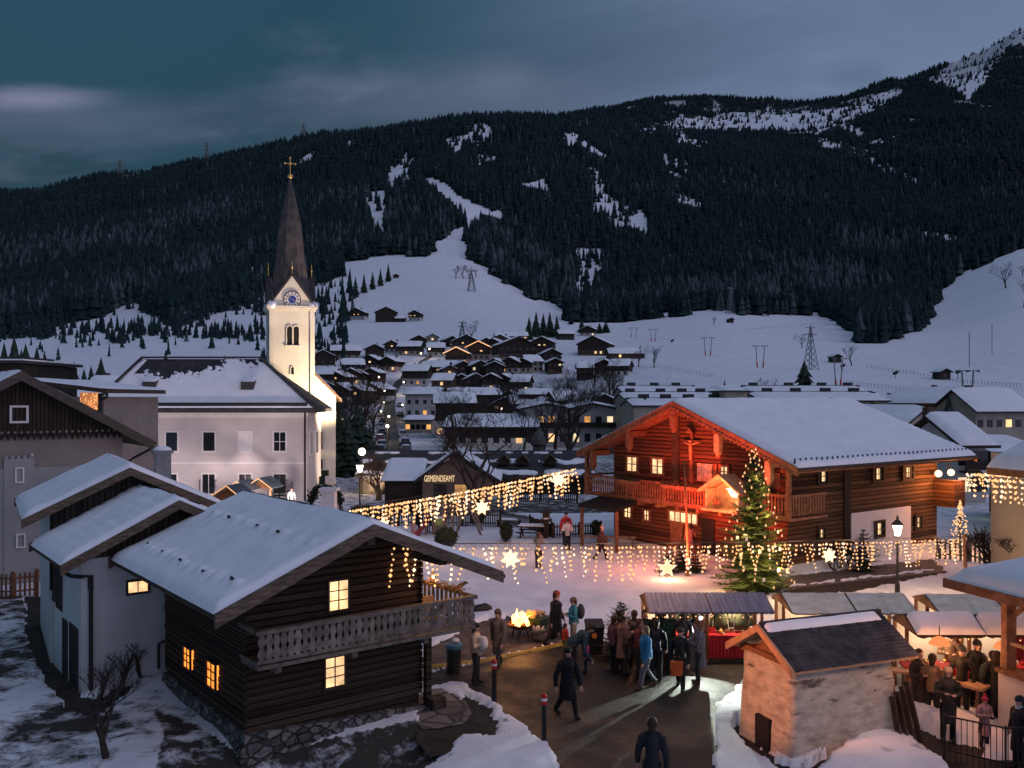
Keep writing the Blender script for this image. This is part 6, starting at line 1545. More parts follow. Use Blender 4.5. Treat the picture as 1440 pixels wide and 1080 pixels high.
    b = MB(); b.box(-.85,.85,-.35,.35,.66,.72); b.build('table_top', M['darkwood'], t)
    for y in (-.6,.6):
        b = MB(); b.box(-.85,.85,y-.12,y+.12,.38,.43); b.build('bench_seat', M['darkwood'], t)
    for x in (-.6,.6):
        b = MB(); b.beam((x,-.6,0),(x,.2,.68),.08,.06); b.beam((x,.6,0),(x,-.2,.68),.08,.06); b.box(x-.03,x+.03,-.65,.65,.33,.39); b.build('leg', M['darkwood'], t)
    s = snow_quad((-.8,-.32,.72),(.8,-.32,.72),(.8,.32,.72),(-.8,.32,.72), .10, 16, 6, 4, edge=.08); s.build('snow_cover', M['roofsnow'], t, smooth=True)
    # rail and trough by the porch
    g = G(850,768); t = thing('wooden_rail', 'low wooden hitching rail in front of the chalet porch', 'rail', g)
    b = MB(); b.beam((-1.4,0,.55),(1.6,-.6,.55),.10,.12); b.build('rail', M['greywood'], t)
    for u in (.05,.5,.95):
        b = MB(); p = Vector((-1.4,0,0)).lerp(Vector((1.6,-.6,0)), u); b.box(p.x-.05,p.x+.05,p.y-.05,p.y+.05,0,.5); b.build('post', M['greywood'], t)
    # gate pillar with decorated arch near the church
    g = Vector(((462-720)*40/FPX,40,0)); t = thing('gate_pillar', 'white plastered gate pillar with flat cap behind the hut roof', 'gate pillar', g)
    b = MB(); k = 40/FPX; zt = CH-(690-YH)*k; b.box(-.25,.32,-.3,.3,0,zt); b.build('shaft', M['trim'], t); b = MB(); b.box(-.36,.43,-.4,.4,zt,zt+.13); b.build('cap', M['trim'], t)
    g = Vector(((458-720)*52/FPX,52,0)); t = thing('garland_arch', 'dark evergreen arch with small crate and sign near the church', 'entrance arch', g)
    c = MB(); rnd = random.Random(2); k = 52/FPX
    for i in range(1500):
        q = rnd.uniform(-.1, math.pi+.1); r = .80+rnd.gauss(0,.10); p = Vector((r*math.cos(q)*1.05, rnd.gauss(0,.12), 2.05+r*math.sin(q)*.95)) if rnd.random() < .75 else Vector((rnd.choice((-.85,.85))+rnd.gauss(0,.08), rnd.gauss(0,.1), rnd.uniform(0,2.1)))
        a = Vector((rnd.gauss(0,1), rnd.gauss(0,1), rnd.gauss(0,1)))*.09; b2 = Vector((rnd.gauss(0,1), rnd.gauss(0,1), rnd.gauss(0,1)))*.09; c.add([p, p+a, p+b2], [(0,1,2)])
    c.build('greenery', M['hedge'], t); c = MB(); c.tube([(1.0*.82*math.cos(q),0,2.05+.78*math.sin(q)) for q in np.linspace(0,math.pi,14)], .06, 6); c.box(-.9,-.78,-.06,.06,-.1,2.1); c.box(.78,.9,-.06,.06,-.1,2.1); c.build('frame', M['darkwood'], t)
    c = MB(); c.box(.02,.48,-.25,-.15,3.05,3.5); c.build('sign_board', M['cream'], t); c = MB(); c.box(-.35,.1,-.2,.2,3.0,3.45); c.box(-.2,.15,-.15,.2,3.45,3.8); c.build('crate', M['hedge'], t)
build_square()

# ================================================================== things on the road side
def build_roadside():
    for i, (px, py) in enumerate(((695,988),(765,1044))):
        t = thing('bollard', ['dark bollard with red reflector band beside the hut','dark bollard with red reflector band in the snow bank by the road'][i], 'bollard', G(px,py), 0, 'bollards along the road')
        b = MB(); b.lathe((0,0,-.1), [(.065,0),(.06,.98),(.06,.985)], 14); b.build('post', M['black'], t)
        b = MB(); b.lathe((0,0,.885), [(.072,0),(.072,.09)], 14); b.lathe((0,0,1.035), [(.072,0),(.072,.05),(.05,.095),(.01,.11)], 14); b.build('red_cap', bpy.data.materials['red_paint'], t)
        b = MB(); b.lathe((0,0,.975), [(.074,0),(.074,.06)], 14); b.build('reflector', mat('reflector_band', (.75,.72,.70), rough=.4), t)
    # fire bowl
    g = G(731,898); t = thing('fire_bowl', 'burning log fire in a rusty bowl on legs', 'fire bowl', g)
    b = MB(); b.lathe((0,0,.30), [(.08,0),(.28,.05),(.40,.16),(.42,.20),(.37,.18),(.2,.09)], 18); b.build('bowl', mat('rusty_iron', (.06,.025,.015), (.16,.06,.03), 5), t)
    for i in range(3):
        q = i*2.09+.4; b = MB(); b.tube([(.22*math.cos(q),.22*math.sin(q),.36),(.33*math.cos(q),.33*math.sin(q),-.02)], .022, 6); b.build('leg', M['black'], t)
    b = MB(); rnd = random.Random(4)
    for i in range(9):
        q = rnd.random()*6.28; b.tube([(.25*math.cos(q),.25*math.sin(q),.46),(-.12*math.cos(q),-.12*math.sin(q),.58+.06*rnd.random())], .045, 7)
    b.build('logs', M['redwood'], t)
    b = MB()
    for i in range(17):
        x, y = rnd.gauss(0,.13), rnd.gauss(0,.10); h = rnd.uniform(.22,.62)*(1-1.5*abs(x)); 
        if h > .08: b.tube([(x,y,.46),(x+rnd.gauss(0,.03),y,.46+h*.4),(x+rnd.gauss(0,.05),y,.46+h*.75),(x+rnd.gauss(0,.06),y,.46+h)], [.05,.07,.035,.004], 7)
    b.build('flame', emit('fire_flame', (1,.42,.08), 9, vary=.5, scale=9), t, smooth=True)
    lamp('fire_light', 'POINT', g+Vector((0,-.05,1.05)), (1,.38,.10), 60, .15)
    # wheelbarrow full of split logs
    g = G(751,893); t = thing('wheelbarrow', 'dark green wheelbarrow loaded with split logs beside the fire', 'wheelbarrow', g, R(-38))
    b = MB(); b.hexa([(-.35,-.22,.30),(.35,-.22,.26),(.35,.22,.26),(-.35,.22,.30)], [(-.55,-.36,.62),(.55,-.36,.66),(.55,.36,.66),(-.55,.36,.62)]); b.build('tray', mat('green_enamel', (.02,.045,.03), rough=.5), t)
    for sg in (-1,1):
        b = MB(); b.tube([(.75,sg*.10,.22),(.2,sg*.25,.28),(-.95,sg*.30,.55)], .022, 6); b.build('handle', M['black'], t); b = MB(); b.tube([(-.3,sg*.26,.32),(-.4,sg*.26,.0)], .02, 6); b.build('leg', M['black'], t)
    b = MB(); b.tube([(.78,-.05,.19),(.78,.05,.19)], .19, 16); b.build('wheel', M['black'], t)
    for i in range(9):
        y = -.25+.5*(i % 4)/3; z = .60+.10*(i//4); l_ = thing('log', ['split log lying on the load of the wheelbarrow','split log lying on the load of the wheelbarrow'][0], 'log', g, R(-38), 'split logs in the wheelbarrow')
        b = MB(); b.prism([(0,-.04),(.1,0),(.03,.09),(-.06,.05)], -.2, .2); b.v = [(yy+.05*(i % 3), x+y, zz+z) for x, yy, zz in b.v]; o = b.build('log', M['plank'], None); o.matrix_world = l_.matrix_basis.copy(); bpy.data.objects.remove(l_); tag(o, 'split log lying on the load of the wheelbarrow', 'log', 'split logs in the wheelbarrow')
        o.location = g; o.rotation_euler = (0,0,R(-38))
    # crate of kindling in front of it
    t = thing('kindling_sack', 'open sack of kindling on the ground before the wheelbarrow', 'sack', G(757,900)); b = MB(); b.lathe((0,0,0), [(.20,0),(.25,.1),(.22,.28),(.26,.34)], 10); b.build('sack', M['greywood'], t, smooth=True)
    b = MB()
    for i in range(14): q = rnd.random()*6.28; r = rnd.random()*.15; b.beam((r*math.cos(q),r*math.sin(q),.25),(r*1.4*math.cos(q),r*1.4*math.sin(q),.46),.03,.03)
    b.build('kindling', M['trim'], t)
    # yellow cable ramp across the road edge
    pts = [G(604,938),(G(640,935)),G(680,929),G(720,921),G(760,913),G(795,905)]; o = pts[0]
    t = thing('cable_ramp', 'yellow cable ramp lying along the edge of the road', 'cable ramp', o); b = MB()
    for i in range(5):
        a, e = pts[i]-o, pts[i+1]-o; b.hexa([a+Vector((0,-.16,-.02)),e+Vector((0,-.16,-.02)),e+Vector((0,.16,-.02)),a+Vector((0,.16,-.02))], [a+Vector((0,-.07,.055)),e+Vector((0,-.07,.055)),e+Vector((0,.07,.055)),a+Vector((0,.07,.055))])
    b.build('cover', mat('worn_yellow_rubber', (.30,.17,.02), (.46,.29,.05), 3, rough=.6), t)
    # bins
    t = thing('litter_bin', 'dark litter bin with blue bag beside the hut balcony', 'litter bin', G(638,945)); b = MB(); b.lathe((0,0,0), [(.20,0),(.23,.75)], 14); b.build('body', M['black'], t); b = MB(); b.lathe((0,0,.70), [(.25,0),(.26,.12),(.20,.14)], 14); b.build('bag', mat('blue_bag', (.04,.13,.20), (.08,.2,.28), 8, rough=.4), t); b = MB(); b.ball((.05,0,.92), .13, 8, 6, 0, (1,1,.6)); b.build('rubbish', M['trim'], t)
    t = thing('wheelie_bin', 'black wheelie bin with orange sticker beside the dark fir', 'wheelie bin', G(836,920)); b = MB(); b.hexa([(-.22,-.24,.05),(.22,-.24,.05),(.22,.24,.05),(-.22,.24,.05)], [(-.28,-.32,.92),(.28,-.32,.92),(.28,.34,.92),(-.28,.34,.92)]); b.build('body', M['black'], t)
    b = MB(); b.hexa([(-.30,-.36,.92),(.30,-.36,.92),(.30,.36,.95),(-.30,.36,.95)], [(-.27,-.32,.98),(.27,-.32,.98),(.27,.34,1.03),(-.27,.34,1.03)]); b.build('lid', M['black'], t); b = MB(); b.tube([(-.03,-.305,.66),(-.03,-.325,.66)], .085, 14); b.build('sticker', mat('orange_sticker', (.55,.16,.03)), t)
    for x in (-.2,.2):
        b = MB(); b.tube([(x-.03,.24,.08),(x+.03,.24,.08)], .08, 12); b.build('wheel', M['black'], t)
    fir('dark_fir', 'bushy dark fir standing between bin and violet stall', G(873,925), 1.75, 'bush2', .50, matl='needle', whorls=14, dens=1.2, twig=.3)
    # dark bundle lying on the snow behind the balcony
    t = thing('sledge', 'dark bundled sledge lying on the snow behind the balcony', 'sledge', G(677,864), R(25)); b = MB(); b.tube([(-.42,0,.12),(-.2,0,.2),(.2,0,.24),(.4,0,.2)], [.08,.17,.17,.08], 10); b.build('bundle', M['black'], t, smooth=True)
    # small fir at the plaster panel
    fir('small_fir', 'small fir in front of the chalet plaster panel', G(1214,803), 1.95, 'bush', .55, matl='needle')
    # sapling and bare bushes at left
    bare('bare_shrub', 'leafless dark shrub in the lower left corner beside the hut', G(150,1075), 2.6, 101, 'bare shrub', spread=.8, depth=5, trunk=.2)
    for i, (px, py, h) in enumerate(((168,975,1.35),(196,962,1.25),(140,985,1.1),(215,950,1.0))):
        bare('bare_shrub', ['thin leafless bush against the white barn wall, second from its downpipe','thin leafless bush against the white barn wall, third from its downpipe','thin leafless bush nearest the white barn downpipe','thin leafless bush nearest the hut wall'][i], G(px,py), h, 102+i % 2, 'bare shrub', spread=.5, depth=4, trunk=.12)
    # stones and railing at the lower right
    t = thing('iron_railing', 'black iron railing with upright bars beside the steps', 'railing', Vector((9.6,19.9,0))); b = MB()
    pts = [Vector((0,0,.95)),Vector((.95,-.75,.95)),Vector((1.9,-1.0,1.1))]
    for i in range(2): b.beam(pts[i],pts[i+1],.04,.03); b.beam(pts[i]-Vector((0,0,.75)),pts[i+1]-Vector((0,0,.75)),.03,.03)
    for i in range(22):
        u = i/21*2; p = pts[0].lerp(pts[1], u) if u <= 1 else pts[1].lerp(pts[2], u-1); b.tube([p, p-Vector((0,0,1.0))], .010, 5)
    b.build('bars', M['black'], t)
    for p in pts:
        b = MB(); b.tube([p+Vector((0,0,.05)), p-Vector((0,0,1.15))], .022, 6); b.build('post', M['black'], t)
    # long red table tops and serving boards of the drinks stand
    def table(label, p0, p1, w, z, matl, cat='serving table'):
        a, e = G(*p0, z), G(*p1, z); t = thing('serving_table', label, cat, Vector((a.x,a.y,0)), 0, 'tables of the drinks stand'); d = e-a
        b = MB(); b.beam((0,0,z),(d.x,d.y,z),w,.06); b.build('table_top', matl, t)
        for u in (.1,.9):
            for s in (-.35,.35):
                nrm = Vector((-d.y,d.x,0)).normalized(); p = d*u+nrm*w*s; bb = MB(); bb.box(p.x-.03,p.x+.03,p.y-.03,p.y+.03,-.05,z-.03); bb.build('leg', M['redwood'], t)
    table('long orange lit counter board behind the stone mill', (1268,935), (1360,938), .5, 1.05, M['cloth_red'])
    table('slanting pale plank table in front of the orange counter', (1308,948), (1388,968), .55, .9, M['plank'])
    table('short pale plank table at the corner of the stone mill', (1252,942), (1284,944), .4, 1.0, M['plank'])
    for i, (px, py) in enumerate(((1300,905),(1345,905),(1385,925),(1402,930))):
        t = thing('stall_crate', ['crate of wares under the snowed stall, leftmost','crate of wares under the snowed stall, beside the red post','crate of pastries beside the bearded man','crate of pastries nearest the pavilion wall'][i], 'crate', Vector(((px-720)*22.9/FPX,22.9+.1*i,0))); b = MB()
        for zz in (.05,.2): b.box(-.25,.25,-.18,-.16,zz,zz+.11); b.box(-.25,.25,.16,.18,zz,zz+.11); b.box(-.27,-.25,-.18,.18,zz,zz+.11); b.box(.25,.27,-.18,.18,zz,zz+.11)
        b.box(-.25,.25,-.17,.17,.02,.05); b.build('box', M['plank'], t); b = MB()
        for q in range(12): b.ball((rnd.uniform(-.2,.2), rnd.uniform(-.13,.13), .28), .07, 7, 5)
        b.build('contents', mat('baked_goods', (.35,.16,.05), (.5,.28,.1), 9), t)
    # light tree beyond the fence and small decorated things
    g = Vector(((1350-720)*46/FPX,46,-.2)); t = thing('light_tree', 'small tree wrapped in dense glowing lights beyond the chalet', 'lit tree', g); b = MB(); c = MB(); c.tube([(0,0,-.2),(0,0,2.2)], .05, 6); c.build('trunk', M['bark'], t)
    pts = []
    for i in range(230):
        f = rnd.random()**1.4; q = rnd.random()*6.28; r = (1-f)*.85*rnd.random()**.4; pts.append((r*math.cos(q), r*math.sin(q), .25+2.7*f))
    bulbs(t, pts, .045); lamp('light_tree_glow', 'POINT', g+Vector((0,-1,1.2)), (1,.5,.18), 60, .4)
build_roadside()
def build_shade():
    for px, py, lb in ((1321,899,'orange glowing lampshade under the snowed stall roof'),(1412,905,'small orange lamp by the pavilion post')):
        p = P(px, py, 22.6); t = thing('hanging_lamp', lb, 'hanging lamp', p); b = MB(); b.lathe((0,0,-.12), [(.26,0),(.16,.14),(.05,.2)], 14); b.build('lamp_shade', bpy.data.materials['orange_shade'] if 'orange_shade' in bpy.data.materials else emit('orange_shade', (1,.30,.10), 1.0), t)
        b = MB(); b.tube([(0,0,.06),(0,0,.35)], .012, 5); b.build('cord', M['black'], t); lamp('shade_light', 'POINT', p+Vector((0,-.2,-.3)), (1,.40,.14), 30, .12)
build_shade()
# ================================================================== village behind
M['vdark'] = mat('dark_brown_boards', (.022,.017,.014), (.05,.038,.03), 1.5, rough=.9)
M['vbrown'] = mat('brown_boards', (.07,.042,.028), (.13,.08,.055), 1.5, rough=.9)
M['vwhite'] = mat('village_white_plaster', (.40,.39,.38), (.50,.49,.48), .4, rough=.9)
M['vbeige'] = mat('village_beige_plaster', (.30,.26,.21), (.40,.35,.28), .4, rough=.9)
M['vpink'] = mat('village_pink_plaster', (.40,.29,.26), (.48,.36,.32), .4, rough=.9)
def vhouse(label, px, py, wpx, eh=4.2, mode='g', yaw=0, wall='vwhite', top='vdark', lit=(), rows=2, cols=4, rise=.24, depth=9.0, balcony=True, snow=.35, lights=None, d=None, cat='house', chim=True, os=.9, name='village_house', wsz=(1.0,1.1)):
    if d is None: g = on(px, py, 60)
    else: g = Vector(((px-720)*d/FPX, d, 0))
    W = wpx*g.y/FPX; th = R(yaw); seed = int(px*7+py) % 97
    if mode == 'g':
        w, l = W, depth; t = thing(name, label, cat, Vector((g.x-W/2*math.cos(th), g.y-W/2*math.sin(th), g.z)), th); face = 'F'
    else:
        w, l = depth, W; t = thing(name, label, cat, Vector((g.x+W/2*math.cos(th), g.y+W/2*math.sin(th), g.z)), th+math.pi/2); face = 'L'
    ze = eh+.3; zr = ze+rise*w
    b = MB(); b.prism([(0,-4),(w,-4),(w,ze-.3),(w/2,zr-.3),(0,ze-.3)], 0, l); b.build('wall', M[wall], t)
    if top:
        zt = eh*.5; b = MB(); k = .06
        b.prism([(-k,zt),(w+k,zt),(w+k,ze-.32),(w/2,zr-.32),(-k,ze-.32)], -k, l+k); b.build('upper_boarding', M[top], t)
    gable_roof(t, w, l, ze, zr, 1.1 if mode == 'g' else .6, .6, os, .22, M['vdark'], None, snow=snow, seed=seed, nu=8, nv=6, edge=.25)
    L = w if face == 'F' else l; n = 0
    for r in range(rows):
        for c in range(cols):
            s = L*(c+.5)/cols-wsz[0]/2; z = .9+r*(eh-.6)/max(1,rows)
            if z+wsz[1] > ze-.3 and face == 'L': continue
            pane = 'pane'
            cc = c if face == 'F' else cols-1-c
            if (r, cc) in lit: pane = ('litsmall','litsmall1','litsmall','litsmall2')[(seed+r+cc) % 4]
            off = .075 if (top and z+.5 > eh*.5) else 0.0
            wi = window(t, face, w, l, s, z, wsz[0], wsz[1], pane, None)
            if off: wi.location = (0,-off,0) if face == 'F' else (-off,0,0)
    if balcony and rows > 1:
        z = .9+(eh-.6)/rows-.35; b = MB()
        if face == 'F': b.box(-.2,w+.2,-1.0,-.1,z-.15,z-.02); b.box(-.2,w+.2,-1.0,-.92,z-.02,z+.75)
        else: b.box(-1.0,-.1,-.2,l+.2,z-.15,z-.02); b.box(-1.0,-.92,-.2,l+.2,z-.02,z+.75)
        b.build('balcony', M['vdark'], t)
    if chim:
        b = MB(); b.box(w*.62,w*.62+.7,l*.6,l*.6+.7,ze,zr+.7); b.build('chimney', M['vbrown'], t)
    if lights:
        bulbs(t, [(-os+i/39*(w+2*os), -1.25, zr-abs(-os+i/39*(w+2*os)-w/2)*rise*2+.15) for i in range(40)], lights)
    return t
def build_village():
    L = vhouse
    L('dark farmhouse with white ground floor on the hillside meadow, left of the big barn', 501, 450, 24, 6, 'g', -12, 'vwhite', 'vdark', {(1,1),(1,2)}, 2, 4)
    L('large dark barn on the hillside meadow', 543, 453, 30, 7.5, 'g', 6, 'vdark', None, (), 1, 3, balcony=True, chim=False, cat='barn')
    L('small chalet with lit balcony on the hillside meadow', 583, 452, 17, 6, 'g', -8, 'vwhite', 'vdark', {(1,1),(1,0)}, 2, 3)
    L('low dark shed beside the big hillside barn', 563, 453, 14, 3, 'e', 4, 'vdark', None, (), 1, 1, balcony=False, chim=False, cat='shed')
    L('dark roofed house right of the church spire, first of the upper row', 454, 514, 34, 4, 'g', 18, 'vdark', None, (), 1, 3)
    L('long snowy house second in the upper row beside the church', 486, 505, 40, 4, 'e', 10, 'vbeige', 'vdark', (), 2, 4)
    L('snow roofed house with pale gable below the upper row', 497, 526, 30, 4, 'e', 14, 'vbeige', 'vdark', {(0,3)}, 2, 4)
    L('house with half lit gable near the village street bend', 520, 521, 24, 4.5, 'g', -14, 'vwhite', 'vdark', {(1,1)}, 2, 3)
    L('pink lit house beside the bright stretch of the village street', 545, 523, 24, 4.5, 'g', -20, 'vpink', 'vdark', {(0,2)}, 2, 3)
    L('dark gabled house above the pink house', 527, 503, 26, 4, 'g', 10, 'vdark', None, (), 1, 3)
    L('small brown house at the top of the village street', 551, 497, 20, 4.5, 'g', -6, 'vwhite', 'vbrown', {(1,1)}, 2, 3)
    L('wide snow roofed house above the village street', 575, 500, 32, 4.5, 'e', -6, 'vbeige', 'vdark', {(0,1)}, 2, 4)
    L('dark barn with steep gable above the village street', 589, 489, 20, 4.5, 'g', 8, 'vdark', None, (), 1, 2, cat='barn', chim=False)
    L('snowy house left of the fairy lit gables', 613, 502, 24, 4.5, 'e', 5, 'vwhite', 'vdark', (), 2, 3)
    L('fairy lit gabled house, left one of the pair', 642, 513, 31, 5, 'g', -7, 'vpink', 'vbrown', {(0,1),(0,3)}, 2, 4, lights=.26)
    L('fairy lit gabled house, right one of the pair', 673, 507, 31, 6, 'g', -7, 'vpink', 'vbrown', {(1,2)}, 2, 4, lights=.24)
    L('house with broad gable behind the fairy lit pair', 655, 493, 34, 5, 'g', 12, 'vbeige', 'vdark', {(1,1)}, 2, 4)
    L('long flat white building under the fairy lit houses', 620, 524, 52, 3.6, 'e', -3, 'vwhite', None, {(0,1),(0,2)}, 1, 6, balcony=False, rise=.12)
    L('large balconied hotel at the village edge', 728, 511, 54, 8, 'g', 14, 'vbeige', 'vdark', {(0,4)}, 3, 6, depth=14, rise=.2)
    L('dark house with lit upper windows above the hotel', 762, 497, 30, 5.5, 'g', -12, 'vbrown', 'vdark', {(1,1),(1,2)}, 2, 4)
    L('snow roofed house left behind the hotel', 693, 497, 26, 5, 'g', -18, 'vwhite', 'vdark', {(0,2)}, 2, 3)
    L('house with snow roof beyond the hotel', 712, 485, 30, 5, 'e', 6, 'vwhite', 'vdark', {(0,0)}, 2, 4)
    L('brown gabled house half hidden by trees below the hotel', 776, 512, 26, 4.5, 'g', 10, 'vbrown', 'vdark', (), 2, 3)
    L('farm barn with bright lamp on the meadow', 834, 500, 44, 5.5, 'g', -16, 'vbrown', 'vdark', {(0,3),(0,4)}, 1, 6, depth=16, cat='barn', chim=False)
    L('long low farm wing beside the meadow barn', 882, 505, 50, 2.6, 'e', 4, 'vbrown', None, {(0,1)}, 1, 5, balcony=False, cat='barn', chim=False)
    L('small chalet behind the meadow barn', 826, 473, 22, 4.5, 'g', -10, 'vwhite', 'vdark', {(0,2)}, 2, 3)
    L('dark snowy cottage at the end of the farm lane', 797, 478, 22, 4, 'e', 10, 'vdark', None, (), 1, 3)
    L('white house with snow roof below the street bend', 583, 543, 36, 6, 'e', -8, 'vwhite', 'vdark', {(0,2)}, 2, 4)
    L('tall white four storey building beside the village street', 592, 596, 46, 9, 'e', -9, 'vwhite', None, {(1,2)}, 3, 4, balcony=False, rise=.12, d=235, depth=12)
    L('lit shop hall at the foot of the tall white building', 588, 603, 38, 3, 'e', -9, 'vbeige', None, {(0,0),(0,4)}, 1, 5, d=205, balcony=False, rise=.1, depth=5)
    L('white house with flat snowy roof right of the village street', 640, 612, 54, 7.0, 'e', 5, 'vwhite', 'vdark', {(0,0)}, 2, 5, d=178, rise=.14, depth=12)
    L('low flat roofed building with bright lit wall', 690, 628, 128, 3.4, 'e', -4, 'cream', 'vdark', {(0,6)}, 1, 8, d=142, balcony=False, rise=.12, depth=12, chim=False)
    L('white apartment house with lit windows, left of two', 768, 629, 62, 6.2, 'g', 3, 'vwhite', None, {(0,2),(1,2),(1,1)}, 2, 4, d=146, rise=.10, depth=12, wsz=(.95,1.35))
    L('white apartment house with lit windows, right of two', 834, 629, 64, 6.2, 'g', 3, 'vwhite', None, {(0,0),(1,1),(1,3)}, 2, 4, d=146, rise=.10, depth=12, wsz=(.95,1.35))
    L('dark apartment block with a few orange windows behind the bare trees', 768, 582, 76, 9, 'e', -5, 'vbrown', 'vdark', {(1,1),(2,3),(2,4),(0,1)}, 3, 6, d=255, rise=.1, depth=13)
    L('dark long apartment block left of the bare trees', 668, 574, 72, 9, 'e', 7, 'vbrown', 'vdark', {(1,1),(0,5)}, 3, 6, d=275, rise=.14, depth=13)
    L('dark gabled block behind the leafless poplars', 716, 560, 40, 8, 'g', -8, 'vdark', None, {(0,1)}, 2, 3, d=300)
    L('flat dark hall beside the white apartments', 762, 606, 46, 4.2, 'e', 3, 'vdark', None, (), 1, 3, d=185, rise=.08, balcony=False, chim=False)
    L('flat dark hall above the right white apartment house', 880, 592, 54, 5, 'e', -4, 'vdark', None, (), 1, 4, d=170, rise=.1, balcony=False)
    L('snowy hut in the trees left of the far village', 466, 538, 30, 4, 'g', 10, 'vdark', None, (), 1, 3)
    L('house with pale gable peeping over the loggia roof', 104, 560, 40, 7.6, 'g', -14, 'vbeige', None, (), 2, 4, d=118, balcony=False)
    L('snow roofed house between pale gable and rectory roof', 150, 560, 44, 8.5, 'e', 16, 'vbeige', 'vdark', (), 2, 4, d=125, balcony=False)
    W9 = ('first','second','third','fourth','fifth','sixth','seventh','eighth')
    rnd = random.Random(19)
    for (where, px0, px1, n, py0, py1, wpx) in (('row below the fairy lit gables',604,706,5,534,532,26),('row under the balconied hotel',690,786,5,528,526,24),('row right of the street bend',612,744,6,553,550,27),('upper row left of the street',446,532,5,545,541,25),('row behind the church nave',452,530,4,568,566,28),('row at the meadow edge',818,880,3,533,530,26),('row behind the white apartments',690,870,6,588,590,32),('top row under the ski meadow',600,740,6,489,486,18)):
        for i in range(n):
            u = (i+rnd.uniform(.25,.75))/n; m = rnd.choice('gge'); wl = rnd.choice(('vwhite','vbeige','vbrown','vdark','vwhite'))
            L('%s snowy house from the left in the %s' % (W9[i], where), px0+(px1-px0)*u, py0+(py1-py0)*u+rnd.uniform(-3,3), wpx*rnd.uniform(.8,1.2), rnd.uniform(3.8,5.2), m, rnd.uniform(-25,25), wl, 'vdark' if rnd.random() < .7 else None, {(rnd.randrange(2),rnd.randrange(3))} if rnd.random() < .55 else (), 2, 3, balcony=rnd.random() < .5)
    # to the right of the chalet
    L('big dark gabled house with orange lit windows at right', 1362, 628, 100, 7.2, 'g', 22, 'vwhite', 'vdark', {(1,1),(1,3),(0,2)}, 2, 5, d=150, rise=.18, depth=14, wsz=(1.3,1.1))
    L('beige house with snow roof at the right edge', 1412, 634, 92, 6.3, 'e', 12, 'vbeige', None, {(1,3)}, 2, 6, d=132, rise=.3, depth=9, balcony=False)
    L('low snowy roof in front of the big dark gabled house', 1366, 655, 56, 2.6, 'g', 40, 'vdark', None, (), 1, 2, d=92, depth=9, balcony=False)
    L('flat snowy roof below the beige house at right', 1428, 660, 80, 2.7, 'e', 10, 'vdark', None, {(0,1)}, 1, 4, d=88, rise=.1, depth=9, balcony=False)
    L('brown roofed house half hidden behind the chalet roof end', 1292, 640, 66, 5.2, 'g', 34, 'vpink', 'vpink', {(0,3)}, 1, 4, d=110, depth=11, balcony=False)
    L('snow roofed house behind the right end of the chalet ridge', 1290, 600, 60, 5.0, 'e', 14, 'vdark', None, (), 1, 4, d=170, rise=.3, depth=10, balcony=False)
    L('dark small house peeping over the chalet ridge end', 1233, 590, 40, 6.4, 'e', 10, 'vdark', None, (), 1, 3, d=160, depth=8, balcony=False)
    L('white house seen under the floodlit eave', 1368, 690, 40, 4.6, 'e', 8, 'vwhite', None, {(0,0)}, 2, 3, d=68, depth=7, balcony=True)
    L('dark cottage with snow roof on the slope behind the long sheds', 1056, 546, 50, 4.4, 'e', -7, 'vdark', 'vdark', (), 1, 4, d=190, rise=.3, depth=10, balcony=False)
    # long industrial sheds: sloped snow roofs with dark ridge and vents
    for (lb, x0, x1, pr, pe, d, vents) in (
        ('long snow covered shed roof, rearmost of the left rows', 868, 976, 544, 551, 158, (.18,.48,.76)),
        ('long snow covered shed roof, middle of the left rows', 870, 1000, 553, 560, 140, (.12,.45,.68,.88)),
        ('long snow covered shed roof, front of the left rows', 880, 1026, 562, 570, 122, (.17,.38,.6,.85)),
        ('long snow covered shed roof, rearmost of the right rows', 1042, 1208, 544, 551, 156, (.1,.4,.68,.9)),
        ('long snow covered shed roof, front of the right rows', 1052, 1226, 552.5, 563, 136, (.15,.38,.62,.85))):
        k = d/FPX; xa, xb = (x0-720)*k, (x1-720)*k; zr = CH-(pr-YH)*k; ze = CH-(pe-YH)*(d-7)/FPX; t = thing('long_shed', lb, 'shed', (xa,d,0), 0, 'long sheds behind the chalet'); w = xb-xa
        b = MB(); b.xprism([(-6.6,-1),(6.6,-1),(6.6,ze-.2),(0,zr-.2),(-6.6,ze-.2)], .2, w-.2); b.build('wall', M['vbeige'], t)
        b = MB(); b.xprism([(-7,ze-.25),(0,zr-.2),(7,ze-.25),(7,ze),(0,zr),(-7,ze)], 0, w); rf = b.build('roof', M['slate'], t)
        s = snow_quad((0,-7,ze),(w,-7,ze),(w,-.25,zr-.04),(0,-.25,zr-.04), .25, 20, 6, int(d)); s.build('snow_cover', M['roofsnow'], rf, smooth=True)
        b = MB(); b.box(0,w,-.28,.2,zr,zr+.30); b.build('ridge_cap', M['slate'], rf)
        for v in vents:
            b = MB(); b.box(w*v-.7,w*v+.7,-.6,.3,zr-.1,zr+.75); b.build('vent', M['slate'], rf)
    t = thing('shed_block', 'beige windowless shed wall between the two rows of long roofs', 'shed', ((1020-720)*118/FPX,118,0)); k = 118/FPX
    b = MB(); b.box(0,31*k,0,8,-1,CH-(551-YH)*k); b.build('wall', M['vbeige'], t); b = MB(); b.box(-.3,32*k,-.5,8.4,CH-(551-YH)*k+.002,CH-(549-YH)*k); rf = b.build('roof', M['slate'], t)
    s = snow_quad((-.3,-.5,CH-(549-YH)*k),(32*k,-.5,CH-(549-YH)*k),(32*k,8.4,CH-(546-YH)*k+.2),(-.3,8.4,CH-(546-YH)*k+.2), .3, 8, 6, 2); s.build('snow_cover', M['roofsnow'], rf, smooth=True)
